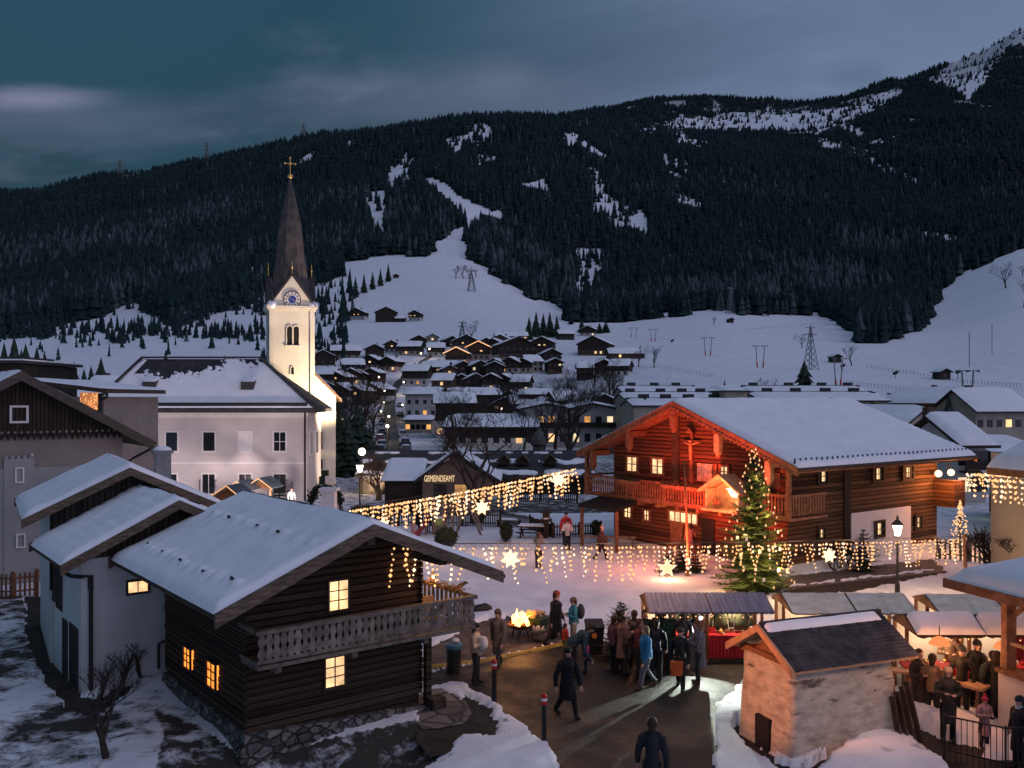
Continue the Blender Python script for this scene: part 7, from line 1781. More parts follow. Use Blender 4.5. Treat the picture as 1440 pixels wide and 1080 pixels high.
    # village hall with lettered sign
    d = 61.0; k = d/FPX; X = lambda px: (px-720)*k; Z = lambda py: CH-(py-YH)*k
    x0, x1 = X(594), X(690); w = x1-x0; t = thing('village_hall', 'low brown village hall with glowing sign on its gable', 'village hall', (x0,d,0))
    za, ze = Z(636), Z(668); b = MB(); b.prism([(0,-.5),(w,-.5),(w,ze-.3),(w*.47,za-.25),(0,ze-.3)], 0, 5); b.build('wall', mat('brown_plaster', (.16,.12,.10), (.21,.165,.14), .8), t)
    b = MB(); b.beam((-.5,2.2,ze-.45),(w*.47,2.2,za),6.2,.18); b.beam((w+.7,2.2,ze-.42),(w*.47,2.2,za),6.2,.18); rf = b.build('roof', M['slate'], t)
    s = snow_quad((-.55,5.2,ze-.36),(-.55,-.9,ze-.36),(w*.47-.05,-.9,za+.08),(w*.47-.05,5.2,za+.08), .16, 12, 8, 1); s.build('snow_cover', M['roofsnow'], rf, smooth=True)
    s = snow_quad((w+.75,-.9,ze-.33),(w+.75,5.2,ze-.33),(w*.47+.05,5.2,za+.08),(w*.47+.05,-.9,za+.08), .16, 24, 20, 4, bare=lambda u, v, p: 1.0 if noise.noise(Vector((u*7,v*6,3))) > -.1 else -3); s.build('snow_cover', M['roofsnow'], rf, smooth=True)
    fc = bpy.data.curves.new('sign_lettering', 'FONT'); fc.body = 'GEMEINDEAMT'; fc.size = .60; fc.extrude = .02; fo = bpy.data.objects.new('sign_lettering', fc); COL.objects.link(fo); fo.parent = t
    me_ = bpy.data.meshes.new_from_object(fo.evaluated_get(bpy.context.evaluated_depsgraph_get())); bpy.data.objects.remove(fo); me_.name = 'sign_lettering'; fo = bpy.data.objects.new('sign_lettering', me_); COL.objects.link(fo); fo.parent = t; me_.materials.clear()
    fo.location = (.12,-.06,Z(677)); fo.rotation_euler = (R(90),0,0); fo.scale = ((X(641)-X(597))/(.6*7.0),1,1); me_.materials.append(emit('sign_glow', (1,.72,.40), 1.0))
    window(t, 'F', w, 9, .8, Z(700), .8, .9, 'pane', 'darkwood', (1,0)); window(t, 'F', w, 9, 2.2, Z(700), .8, .9, 'litdim', 'darkwood', (1,0))
    t2 = thing('hall_annex', 'low annex with bright snowy roof left of the village hall', 'annex', (X(538),d+1,0)); w2 = X(594)-X(538); b = MB(); b.box(0,w2-.1,0,5,-.5,Z(677)); b.build('wall', M['vdark'], t2)
    b = MB(); b.hexa([(-.2,-.6,Z(678)),(w2-.06,-.6,Z(678)),(w2-.06,3.5,Z(654)),(-.2,3.5,Z(654))], [(-.2,-.6,Z(677)),(w2-.06,-.6,Z(677)),(w2-.06,3.5,Z(653)),(-.2,3.5,Z(653))]); rf = b.build('roof', M['slate'], t2)
    s = snow_quad((-.2,-.6,Z(677)),(w2-.06,-.6,Z(677)),(w2-.06,3.5,Z(653)),(-.2,3.5,Z(653)), .16, 16, 8, 3); s.build('snow_cover', M['roofsnow'], rf, smooth=True)
    # long low roof behind with patches of snow
    d = 74.0; k = d/FPX; x0, x1 = X(500)*0+(500-720)*k, (836-720)*k; w = x1-x0; t = thing('long_low_house', 'long low building with dark roof streaked by snow behind the village hall', 'house', (x0,d,0))
    zr, ze = CH-(633-YH)*(d+5)/FPX, CH-(668-YH)*k; b = MB(); b.xprism([(0.3,-.5),(9.7,-.5),(9.7,ze-.2),(5,zr-.2),(.3,ze-.2)], .2, w-.2); b.build('wall', M['vdark'], t)
    b = MB(); b.xprism([(-.5,ze-.25),(5,zr-.15),(10.5,ze-.25),(10.5,ze),(5,zr),(-.5,ze)], 0, w); rf = b.build('roof', M['slate'], t)
    def streak(u, v, p): 
        q = math.sin(v*15+1.2*noise.noise(Vector((u*14,2,0))))+.9*noise.noise(Vector((u*22,v*5,1))); return 1.0 if q > .62 and v < .9 else -3.0
    s = snow_quad((0,-.5,ze),(w,-.5,ze),(w,5,zr),(0,5,zr), .12, 200, 50, 3, bare=streak, amp=.01); s.build('snow_cover', M['roofsnow'], rf, smooth=True)
    for px in (735, 775, 708):
        xx = (px-720)*k-x0; b = MB(); zd = ze+.75; b.prism([(xx-.45,zd),(xx+.45,zd),(xx+.45,zd+.35),(xx,zd+.75),(xx-.45,zd+.35)], 1.2, 3.0); dm = b.build('dormer', M['vdark'], rf)
        b = MB(); b.beam((xx-.6,2.0,zd+.27),(xx,2.0,zd+.84),2.0,.08); b.beam((xx+.6,2.0,zd+.27),(xx,2.0,zd+.84),2.0,.08); b.build('dormer_roof', M['vbrown'], dm)
    g = Vector(((757-720)*82/FPX,82,0)); t = thing('stone_monument', 'dark stone monument with pointed cap rising behind the long low roof', 'monument', g); k = 82/FPX; zt = CH-(598-YH)*k
    b = MB(); b.lathe((0,0,-.2), [(.95,0),(.9,2.2),(.8,3.2),(.55,3.4),(.5,3.75),(.75,4.0),(.70,zt-1.1),(.55,zt-.75),(.12,zt-.25),(.03,zt+.2)], 10); b.build('shaft', mat('dark_stone', (.05,.05,.05), (.1,.1,.1), 5), t)
build_village()

def build_street():
    pts = [(566,696,15),(560,672,14),(554,645,12),(551,620,10),(549,598,9),(548,575,7.5),(551,556,6.5),(560,540,5),(578,524,4),(596,508,3),(612,498,2.2)]
    b = MB(); vs = []
    full = []
    for i in range(len(pts)-1):
        for k in range(6):
            u = k/6; full.append(tuple(pts[i][j]*(1-u)+pts[i+1][j]*u for j in range(3)))
    for (px, py, hw) in full:
        for s in (-1, 1):
            p = on(px+s*hw, py, 60); p.z += .12+p.y*.0012; vs.append(p)
    n = len(full); b.add(vs, [(2*i,2*i+1,2*i+3,2*i+2) for i in range(n-1)]); o = b.build('street', mat('salted_asphalt', (.035,.04,.036), (.07,.075,.068), .3, rough=.7, coord='World')); tag(o, 'village street running up between the houses', 'street', kind='structure')
    cols = [(.05,.05,.055),(.3,.3,.31),(.12,.02,.02),(.02,.03,.07),(.4,.39,.38)]
    cm = [mat('car_paint', c, rough=.3, spec=.6) for c in cols]
    tyre = M['black']
    spots = [(533,640,-80),(537,632,-82),(534,622,-80),(537,612,-78),(535,603,-82),(538,594,-80),(536,585,-84),(571,640,100),(570,628,96),(567,615,98),(563,585,100),(562,572,100),(581,655,10),(594,652,10),(524,648,-70)]
    names = ['black','silver','dark red','navy','white']
    for i, (px, py, a) in enumerate(spots):
        g = on(px, py, 60); sc = 1.0; ci = i % 5
        side = 'left' if px < 550 else 'right'
        near = ['at the near end of','second along','third along','fourth along','fifth along','sixth along','last along'][i if i < 7 else (i-7) % 7]
        t = thing('parked_car', '%s car parked %s the %s side of the village street' % (names[ci], near, side) if i < 12 else ['navy car parked before the lit low building, left of two','white car parked before the lit low building, right of two','black car parked among the trees left of the street'][i-12], 'car', (g.x,g.y,g.z), R(a), 'cars parked along the village street')
        b = MB(); b.xprism([(-.85,.3),(.85,.3),(.88,.75),(.70,.88),(-.70,.88),(-.88,.75)], -2.1, 2.1); b.build('body', cm[ci], t)
        b = MB(); b.hexa([(-1.3,-.72,.88),(1.1,-.72,.88),(1.1,.72,.88),(-1.3,.72,.88)], [(-1.0,-.58,1.42),(.45,-.58,1.42),(.45,.58,1.42),(-1.0,.58,1.42)]); b.build('cabin', M['pane'], t)
        s = snow_quad((-1.0,-.58,1.42),(.45,-.58,1.42),(.45,.58,1.42),(-1.0,.58,1.42), .12, 6, 4, i); s.build('snow_cover', M['roofsnow'], t, smooth=True)
        for x in (-1.35,1.35):
            for y in (-.85,.85):
                b = MB(); b.tube([(x,y-.1,.32),(x,y+.1,.32)], .32, 10); b.build('wheel', tyre, t)
    for i, (px, py, lb) in enumerate(((545,655,'street lamp at the near end of the village street, left kerb'),(547,622,'second street lamp up the left kerb of the village street'),(536,606,'street lamp behind the parked cars on the left'),(540,588,'third street lamp up the left kerb of the village street'),(566,592,'street lamp in front of the tall white building'),(541,570,'fourth street lamp up the left kerb of the village street'),(568,556,'street lamp at the bend of the village street'),(533,548,'street lamp left of the street bend'),(580,529,'street lamp beside the bright stretch of street'),(592,512,'street lamp near the top of the village street'),(604,505,'topmost street lamp of the village street'),(705,600,'street lamp among the bare trees right of the street'),(482,628,'street lamp in the dark trees behind the church'),(1283,628,'small lamp on the slope behind the chalet roof end'))):
        g = on(px, py, 60) if py > 550 or True else None; t = thing('street_lamp', lb, 'street lamp', g, 0, 'street lamps of the village'); h = 4.6; r = .20*max(1, g.y/220)
        b = MB(); b.tube([(0,0,-.3),(0,0,h)], .07, 6); b.build('pole', M['black'], t); b = MB(); b.ball((0,-.2,h+.1), r, 8, 6); b.build('lamp_glass', M['globe'], t)
        lamp('street_light', 'POINT', g+Vector((0,-.8,h-.2)), (1,.66,.34), 260 if g.y < 300 else 420, .3)
build_street()

# ================================================================== trees, lifts and huts on the snow
def build_outskirts():
    F_ = [(1131,548,13.5,160,.40,'big broad dark conifer behind the long sheds'),(1019,560,11.0,150,.20,'slim dark conifer between the long sheds'),(907,570,8.5,120,.38,'pointed dark conifer in front of the left long sheds'),(744,478,15,0,.25,'conifer leftmost of the dark clump above the hotel'),(754,474,17,0,.25,'tall conifer second in the dark clump above the hotel'),(764,474,16,0,.25,'conifer third in the dark clump above the hotel'),(773,474,17,0,.25,'conifer fourth in the dark clump above the hotel'),(783,475,15,0,.25,'conifer rightmost of the dark clump above the hotel'),
          (500,418,20,0,.2,'dark spruce at the left edge of the ski meadow, lowest one'),(512,412,19,0,.2,'dark spruce at the left edge of the ski meadow, second one'),(524,407,18,0,.2,'dark spruce at the left edge of the ski meadow, third one'),(535,402,18,0,.2,'dark spruce at the left edge of the ski meadow, fourth one'),(546,396,19,0,.2,'dark spruce at the left edge of the ski meadow, highest one'),
          (818,468,11,0,.3,'lone conifer behind the meadow barn'),(852,468,9,0,.4,'dark bushy conifer beside the farm lane'),(843,469,8,0,.4,'small dark conifer beside the farm lane'),
          (1335,622,9,120,.3,'dark pointed conifer between the houses right of the chalet')]
    for i, (px, py, h, d, hr, lb) in enumerate(F_):
        g = on(px, py, 100) if not d else Vector(((px-720)*d/FPX, d, tz((px-720)*d/FPX, d)))
        fir('conifer', lb, g, h, 'far%.2f' % hr, hr, 'conifer', None, 'needle', i*1.3, whorls=13, dens=.75, twig=.42)
    # dark spruces left behind the gable house
    for i, (px, top, d) in enumerate(((6,478,150),(20,470,165),(36,480,150),(52,484,170),(64,497,150),(84,508,160),(104,506,170),(128,512,175),(142,500,185),(30,488,140),(118,516,150))):
        k = d/FPX; z0 = tz((px-720)*k, d); h = CH-(top-YH)*k-z0
        fir('spruce', 'tall dark spruce behind the left gable house, number %s from the picture edge' % ['one','two','four','five','six','seven','eight','ten','eleven','three','nine'][i] if False else ['spruce at the very left edge behind the flat dark roof','tallest spruce of the left edge clump','spruce right of the tallest one at the left edge','spruce above the end of the flat dark roof','shorter spruce right of the flat dark roof','bushy spruce above the pale gabled house','spruce over the ridge of the pale gabled house','small spruce left of the rectory roof','pointed spruce next to the rectory roof corner','low spruce in front of the left edge clump','low spruce between pale gable and rectory'][i], Vector(((px-720)*k, d, z0)), h, 'far0.22', .24, 'spruce', 'spruces behind the left houses', 'needle', i*2.1, whorls=13, dens=.75, twig=.42)
    # big bare tree in the middle
    bare('bare_tree', 'big spreading leafless tree in the middle behind the light string', Vector(((665-720)*57/FPX,57,0)), 8.3, 201, spread=.95, depth=6, trunk=.22, wide=1.15)
    bare('lit_shrub', 'brown leafless shrub glowing in the globe lamp light', Vector(((533-720)*70/FPX,70,0)), 3.7, 202, 'bare shrub', matl='barkbrown', spread=.6, depth=6, trunk=.10, wide=1.25)
    T = [(735,600,130,7.5,203,'leafless tree left of the monument'),(700,602,160,12,204,'tall leafless tree before the dark apartment block'),(725,598,200,14,203,'leafless tree before the orange windows'),(655,590,215,13,204,'leafless tree before the long apartment block'),(815,600,150,9.6,204,'dense leafless tree left of the chalet roof, left of three'),(833,600,155,10.5,203,'dense leafless tree left of the chalet roof, middle of three'),(852,600,150,9.6,204,'dense leafless tree left of the chalet roof, right of three'),
         (480,640,105,9,203,'dark leafless tree behind the nave, lower left'),(497,640,120,11,204,'dark leafless tree behind the nave, middle'),(515,640,125,11.5,203,'dark leafless tree next to the village street'),(470,620,140,11,204,'dark leafless tree close to the nave roof'),(505,600,180,12,203,'leafless tree above the dark clump by the street'),(525,600,190,11,204,'leafless tree left of the street lamps'),(545,700,80,4,204,'small leafless tree over the annex roof')]
    for i, (px, py, d, h, key, lb) in enumerate(T):
        x = (px-720)*d/FPX; bare('bare_tree', lb, Vector((x,d,tz(x,d))), h, key, rz=i*1.7, group='leafless trees in the village', depth=6 if key == 204 else 5, spread=.6, trunk=.2)
    for i, (px, py, d, h, lb) in enumerate(((486,655,92,6.5,'round dark evergreen behind the nave, nearest'),(503,650,98,7.5,'round dark evergreen behind the nave, tallest'),(474,640,110,8,'round dark evergreen hugging the nave wall'),(520,655,100,5.0,'round dark evergreen beside the village street'))):
        x = (px-720)*d/FPX; fir('evergreen', lb, Vector((x,d,0)), h, 'far0.40', .40, 'evergreen tree', 'dark evergreens behind the nave', 'needle', i, whorls=13, dens=.75, twig=.42)
    rnd = random.Random(77); n = 0
    while n < 46:
        px, d = rnd.uniform(440,870), rnd.uniform(95,330); x = (px-720)*d/FPX
        if abs(px-556) < 28: continue
        bare('bare_tree', 'leafless tree among the village houses', Vector((x,d,tz(x,d))), rnd.uniform(6,11), rnd.choice((203,204)), rz=n*.7, group='leafless trees among the village houses', spread=.6, trunk=.2, wide=1.1); n += 1
    O = [(664,480,13,204,'round leafless tree on the meadow beside the pylon'),(920,517,9,203,'round leafless orchard tree on the meadow, right one'),(898,516,9,204,'leafless orchard tree beside the farm wing'),(1198,514,9.5,203,'leafless fruit tree on the ski meadow'),(1087,558,8,204,'dense round leafless tree above the right long sheds'),(1261,600,7,203,'pale leafless bush behind the chalet roof end'),(1414,405,24,204,'big round leafless tree high on the right meadow'),(1440,432,22,203,'leafless tree cut by the right edge on the meadow'),(1438,388,14,204,'upper leafless tree cut by the right edge'),(641,392,15,204,'first leafless tree of the row on the ski slope'),(652,392,16,203,'second leafless tree of the row on the ski slope'),(659,392,15,204,'third leafless tree of the row on the ski slope'),(669,391,11,203,'fourth leafless tree of the row on the ski slope'),(1128,490,8,204,'dark bush beside the lattice pylon on the meadow'),(1003,458,7,203,'dark bush on the snowy rise')]
    for i, (px, py, h, key, lb) in enumerate(O):
        g = on(px, py, 90) if i != 4 and i != 5 else Vector(((px-720)*[0,0,0,0,165,115][i]/FPX,[0,0,0,0,165,115][i],4 if i == 4 else 0)); bare('bare_tree', lb, g, h, key, rz=i*.9, group='leafless trees on the meadows', depth=6 if key == 204 else 5, wide=1.05, spread=.6, trunk=.2)
    # wild dark garden bush at the right edge
    for i, (px, d, h, lb) in enumerate(((1395,40,2.6,'dark tangled bush behind the pavilion roof, left of two'),(1432,38,3.0,'dark tangled bush behind the pavilion roof, right of two'))):
        bare('bare_shrub', lb, Vector(((px-720)*d/FPX,d,-.2)), h, 202, 'bare shrub', spread=.7, wide=1.5, rz=i*2)
    # ski lift masts: paired tubes with red pads
    for i, (px, py, h) in enumerate(((888,474,6),(894,474,6),(916,480,7),(921,480,7),(992,500,8),(999,500,8),(1065,517,8.5),(1073,517,8.5),(1175.5,543,8.5),(1182,543,8.5),(1356.5,578,8.5),(1365,578,8.5))):
        g = on(px, py, 90); left = i % 2 == 0; where = ['behind the meadow barn','above the orchard','on the middle meadow','left of the big conifer','beside the big conifer','above the right houses'][i//2]
        t = thing('lift_mast', 'slanting ski lift mast with red pad %s, %s of the pair' % (where, 'left' if left else 'right'), 'lift mast', g, 0, 'ski lift masts on the meadow'); s = -.6 if left else .6
        b = MB(); b.tube([(0,0,-.5),(s,0,h)], .17, 6); b.beam((s-1.1,0,h),(s+1.1,0,h+.05),.2,.2); b.build('mast', M['metal'], t)
        b = MB(); b.tube([(0,0,0),(s*.22,0,h*.25)], .27, 8); b.build('red_pad', bpy.data.materials['red_paint'], t)
        b = MB(); b.box(s-1.3,s-.8,-.15,.15,h-.25,h+.1); b.box(s+.8,s+1.3,-.15,.15,h-.25,h+.1); b.build('pulley', M['black'], t)
    # huts on the meadow
    for (px, py, wpx, lb) in ((1329,534,17,'small dark hay hut alone on the right meadow'),(1177,510,13,'tiny hay hut left of the fruit tree on the meadow'),(1028,454,8,'tiny hut on the snowy rise below the forest'),(1254,415,7,'tiny hut near the forest edge') if False else (557,391,8,'tiny hut at the left edge of the ski slope')):
        vhouse(lb, px, py, wpx, 2.6, 'g', 8, 'vdark', None, (), 1, 1, d=None, depth=4, balcony=False, chim=False, cat='hut', name='hay_hut', snow=.3, os=.5)
    g = on(1347, 533, 90); t = thing('snow_gun', 'snow gun on a short mast beside the hay hut', 'snow gun', g); b = MB(); b.tube([(0,0,-.3),(0,0,2.2)], .15, 6); b.build('mast', M['metal'], t); b = MB(); b.tube([(-.7,0,2.0),(.3,0,2.5),(.9,0,2.9)], [.35,.5,.42], 10); b.build('barrel', M['black'], t)
    for (px, py, lb) in ((1185,521,'small dark snow gun left on the right meadow'),(1259,532,'small dark snow gun in the middle of the right meadow'),(945,484,'tiny snow gun on the upper meadow')):
        g = on(px, py, 90); t = thing('snow_gun', lb, 'snow gun', g, 0, 'snow guns on the meadow'); b = MB(); b.tube([(0,0,-.3),(0,0,1.6)], .12, 6); b.build('mast', M['metal'], t); b = MB(); b.tube([(-.8,0,1.5),(.2,0,1.9),(.9,0,2.4)], [.4,.6,.45], 10); b.build('barrel', M['black'], t)
    # lattice pylons
    def pylon(lb, g, h, w, arms=2, th=.09):
        t = thing('pylon', lb, 'pylon', g, .3); b = MB(); n = 7
        def c(i, f): s = w*(1-f)**1.1*.5+.12; return Vector(((-1 if i in (0,3) else 1)*s, (-1 if i < 2 else 1)*s, h*f))
        for i in range(4):
            b.beam(c(i,0), c(i,1), th*1.3, th*1.3)
            for k in range(n):
                f0, f1 = k/n, (k+1)/n; b.beam(c(i,f0), c((i+1) % 4,f1), th*.7, th*.7); b.beam(c((i+1) % 4,f0), c(i,f1), th*.7, th*.7)
        b.build('lattice_mast', M['metal'], t); 
        for k in range(arms):
            z = h*(.97-.16*k); a = w*(.55+.18*k); b = MB(); b.beam((-a,0,z),(a,0,z),th*1.2,th*1.5); b.beam((-a,0,z),(0,0,z+h*.04),th,th); b.beam((a,0,z),(0,0,z+h*.04),th,th); b.build('cross_arm', M['metal'], t)
    pylon('lattice pylon below the tree row on the ski slope', on(663,410,300), 20, 7, 1, .3)
    pylon('lattice pylon beside the round meadow tree', on(650,486,300), 13, 4, 2, .22)
    pylon('lattice pylon on the right meadow by the forest edge', on(1140,520,200), 17, 4, 2, .16)
    pylon('lattice pylon at the forest edge above the tiny hut', on(1027,441,500), 24, 6, 1, .3)
    for (px, py, h, lb) in ((291,226,58,'lattice pylon on the ridge left of the church spire'),(427,200,60,'lattice pylon on the ridge above the church spire'),(169,240,36,'small lattice pylon far left on the ridge')):
        d = 2480.0; g = Vector(((px-720)*d/FPX, d, CH-(py-YH)*d/FPX-8)); pylon(lb, g, h, 16, 3, 1.1)
    for (px, py, h, lb) in ((1363,516,14,'thin pole on the right meadow, left of two'),(1395,498,14,'thin pole on the right meadow, right of two')):
        g = on(px, py, 90); t = thing('power_pole', lb, 'pole', g, 0, 'thin poles on the right meadow'); b = MB(); b.tube([(0,0,-.5),(0,0,h)], .13, 6); b.build('shaft', M['black'], t)
    # post and wire fences across the snow
    def meadow_fence(lb, pts):
        t = thing('meadow_fence', lb, 'fence', on(*pts[0], 90)); o = Vector(t.location); m = MB(); w = MB(); prev = None
        for i in range(len(pts)-1):
            n = max(2, int(math.hypot(pts[i+1][0]-pts[i][0], pts[i+1][1]-pts[i][1])/5.0))
            for k in range(n):
                u = k/n; p = on(pts[i][0]*(1-u)+pts[i+1][0]*u, pts[i][1]*(1-u)+pts[i+1][1]*u, 90); s = max(.06, p.y*.00032); m.beam(p-o-Vector((0,0,.3)), p-o+Vector((0,0,1.2)), s, s)
                if prev is not None: w.beam(prev-o+Vector((0,0,1.0)), p-o+Vector((0,0,1.0)), .03, .03)
                prev = p
        m.build('posts', M['greywood'], t); w.build('wire', M['metal'], t)
    meadow_fence('thin post fence winding over the middle meadow', [(880,520),(930,517),(970,525),(1010,532)])
    meadow_fence('thin post fence across the right meadow below the fruit tree', [(1220,517),(1290,528),(1340,538),(1440,545)])
    meadow_fence('thin post fence on the slope under the forest edge', [(1050,465),(1100,460),(1150,456)])
    meadow_fence('thin post fence low on the right meadow', [(1190,540),(1270,550),(1350,558),(1440,575)])
    # snowy house with the light curtain at the right edge
    t = thing('eave_house', 'house corner with thick snowy eave at the right edge', 'house', P(1387,700,31)*1.0); o = Vector(t.location)
    a, e = P(1387,657,31), P(1500,668,27.5); b2, e2 = P(1400,655,40), P(1560,655,40)
    top0, top1 = P(1442,622,36)+Vector((1.2,0,.6)), P(1540,600,34)+Vector((2,0,1.0))
    b = MB(); q = [a-o, e-o, top1-o, top0-o]; b.hexa([p-Vector((0,0,.24)) for p in q], q); rf = b.build('roof', M['redwood'], t)
    s = snow_quad(a-o, e-o, top1-o, top0-o, .38, 30, 20, 4, edge=.25, amp=.05); s.build('snow_cover', M['roofsnow'], rf, smooth=True)
    b = MB(); w0 = P(1470,700,33)-o; b.box(w0.x+1.2, w0.x+6, w0.y+1, w0.y+6, -o.z, CH-(650-YH)*33/FPX-o.z); b.build('wall', M['vbeige'], t)
build_outskirts()
def build_angled():
    a, e = P(1391,0,62), P(1429,0,47); a.z = e.z = 0; d = e-a; th = math.atan2(d.y, d.x); w = d.length; zt = 2.75
    t = thing('angled_house', 'beige building with pale green lit windows slanting below the light curtain', 'house', a, th); b = MB(); b.box(0,w,0,7,-1,zt); b.build('wall', M['vbeige'], t)
    b = MB(); b.box(-.3,w+.4,-.5,7.4,zt,zt+.2); rf = b.build('roof', M['vdark'], t)
    s = snow_quad((-.3,-.5,zt+.2),(w+.4,-.5,zt+.2),(w+.4,7.4,zt+.2),(-.3,7.4,zt+.2), .25, 12, 8, 2); s.build('snow_cover', M['roofsnow'], rf, smooth=True)
    gl = emit('greenish_lit_window', (.75,.80,.38), .7, vary=.4, scale=1)
    M['litgreen'] = gl
    for i in range(6): window(t, 'F', w, 7, .8+i*(w-1.6)/6, .35, 1.2, 1.0, 'litgreen' if i in (1,3,4) else 'pane', 'darkwood', (1,0), .08, .05)
build_angled()
# ================================================================== people
DG = None
def _mesh_from(mb, voxel, name, smooth=True):
    me = bpy.data.meshes.new('tmp'); me.from_pydata(mb.v, [], mb.f); me.update()
    o = bpy.data.objects.new('tmp', me); COL.objects.link(o); fix_normals(me)
    md = o.modifiers.new('r', 'REMESH'); md.mode = 'VOXEL'; md.voxel_size = voxel; md.use_smooth_shade = True
    sm = o.modifiers.new('s', 'SMOOTH'); sm.factor = .5; sm.iterations = 2
    dg = bpy.context.evaluated_depsgraph_get(); dg.update()
    r = bpy.data.meshes.new_from_object(o.evaluated_get(dg)); r.name = name
    bpy.data.objects.remove(o); r.materials.clear(); r.materials.append(None)
    r.polygons.foreach_set('use_smooth', [True]*len(r.polygons)); return r
V_ = Vector
def hand(mb, w, d, side, curl=.5):
    d = d.normalized(); up = V_((0,0,1)) if abs(d.z) < .8 else V_((0,-1,0)); s = d.cross(up).normalized(); n = s.cross(d).normalized()
    mb.tube([w-d*.02, w+d*.03, w+d*.085], [.026,.036,.034], 8)
    for i in range(4):
        o = w+d*.08+s*(-.030+.020*i); L = (.062,.075,.070,.054)[i]; m = o+d*L*.55; e = m+(d*(1-curl)-n*curl*side).normalized()*L*.5; mb.tube([o,m,e], [.0115,.0105,.009], 6)
    o = w+d*.03+s*.032*side; mb.tube([o, o+(d*.6+s*.7*side).normalized()*.04, o+(d*.9+s*.4*side).normalized()*.075], [.014,.012,.009], 6)
POSE = {}
def make_pose(name, elbow=((-.27,.02,1.13),(.27,.02,1.13)), wrist=((-.27,-.06,.88),(.27,-.06,.88)), knee=(-.02,-.02), foot=(0,0), lean=0.0, headtilt=0.0, wide=.10, drop=0.0):
    pel = V_((0,0,.95-drop)); L = .56
    ch = pel+V_((0,-math.sin(lean)*.42,math.cos(lean)*.42)); nk = pel+V_((0,-math.sin(lean)*.55,math.cos(lean)*.55)); hl = lean*.6+headtilt
    hd = nk+V_((0,-math.sin(hl)*.15-.01,math.cos(hl)*.15)); top = hd+V_((0,-math.sin(hl)*.1,math.cos(hl)*.1)); fw = V_((0,-math.cos(hl),-math.sin(hl)))
    sh = [pel+V_((s*.185,-math.sin(lean)*.47,math.cos(lean)*.47)) for s in (-1,1)]
    el = [V_(e) if not lean else V_(e)+V_((0,-math.sin(lean)*.35,-.12)) for e in elbow]; wr = [V_(e) if not lean else V_(e)+V_((0,-math.sin(lean)*.45,-.15)) for e in wrist]
    kn = [V_((s*wide,knee[i]-.01,.50-drop*.5)) for i, s in enumerate((-1,1))]; an = [V_((s*(wide+.01),foot[i],.08)) for i, s in enumerate((-1,1))]; hp = [pel+V_((s*.09,0,-.03)) for s in (-1,1)]
    b = MB()
    b.tube([pel-V_((0,0,.08)),pel,pel.lerp(ch,.5),ch,nk-(nk-ch)*.3], [.12,.15,.135,.16,.10], 12, flat=.7); b.tube([ch,nk,hd], [.06,.055,.05], 8)
    b.ball(hd+(top-hd)*.25, .10, 12, 10, 0, (.80,.95,1.18)); b.ball(hd+fw*.035-(top-hd)*.45, .062, 10, 8)
    b.tube([hd+fw*.085+(top-hd)*.1, hd+fw*.118-(top-hd)*.15], [.010,.017], 6)
    for s in (-1,1): b.ball(hd+V_((s*.082,.01,0)), .022, 6, 5, 0, (.5,.9,1.3))
    for i, s in enumerate((-1,1)):
        b.tube([sh[i],sh[i].lerp(el[i],.5),el[i],el[i].lerp(wr[i],.4),wr[i]], [.058,.050,.042,.042,.027], 8); hand(b, wr[i], wr[i]-el[i], s)
        b.tube([hp[i],hp[i].lerp(kn[i],.5),kn[i],kn[i].lerp(an[i],.35),an[i]], [.092,.078,.056,.056,.036], 8); b.tube([an[i],an[i]+V_((0,-.05,-.045)),an[i]+V_((0,-.16,-.055))], [.04,.042,.03], 8)
    P_ = dict(body=_mesh_from(b, .0125, name+'_body'))
    def sleeves(m, r=1.0):
        for i in range(2): m.tube([sh[i]+V_((0,0,.0)),sh[i].lerp(el[i],.5),el[i],wr[i]-(wr[i]-el[i]).normalized()*.015], [.082*r,.076*r,.066*r,.052*r], 10)
    def torso(m, low, r0, r1=1.0):
        m.tube([pel+V_((0,0,low)),pel+V_((0,0,.05)),pel.lerp(ch,.5),ch,sh[0].lerp(sh[1],.5),nk-(nk-ch)*.2], [r0,.185*r1,.175*r1,.195*r1,.165*r1,.085], 14, flat=.72)
        m.tube([sh[0],sh[1]], .085*r1, 10)
    m = MB(); torso(m, -.10, .185); sleeves(m); m.tube([nk-(nk-ch)*.35,nk+(hd-nk)*.25], [.10,.085], 10); P_['jacket'] = _mesh_from(m, .02, name+'_jacket')
    m = MB(); torso(m, -.05, .20, 1.06); sleeves(m, 1.08); m.tube([pel,pel-V_((0,0,.25)),pel-V_((0,-.01,.48))], [.19,.22,.235], 14, flat=.75); m.tube([nk-(nk-ch)*.35,nk+(hd-nk)*.3], [.11,.09], 10); P_['coat'] = _mesh_from(m, .022, name+'_coat')
    m = MB(); m.tube([pel+V_((0,0,.04)),pel-V_((0,0,.06))], [.165,.16], 12, flat=.75)
    for i in range(2): m.tube([hp[i],hp[i].lerp(kn[i],.5),kn[i],an[i]+V_((0,0,.03))], [.108,.095,.078,.066], 10)
    P_['trousers'] = _mesh_from(m, .02, name+'_trousers')
    m = MB()
    for i in range(2): m.tube([an[i]+V_((0,.0,.10)),an[i]+V_((0,0,-.03))], [.060,.058], 10); m.tube([an[i]+V_((0,.05,-.04)),an[i]+V_((0,-.08,-.04)),an[i]+V_((0,-.19,-.05))], [.046,.052,.034], 8)
    P_['boots'] = _mesh_from(m, .017, name+'_boots')
    up = (top-hd).normalized()
    m = MB(); m.ball(hd+up*.055-fw*.008, .118, 14, 9, 0, (.90,1.0,.86)); P_['beanie'] = _cut(m, hd+up*.018, up, name+'_beanie', .03)
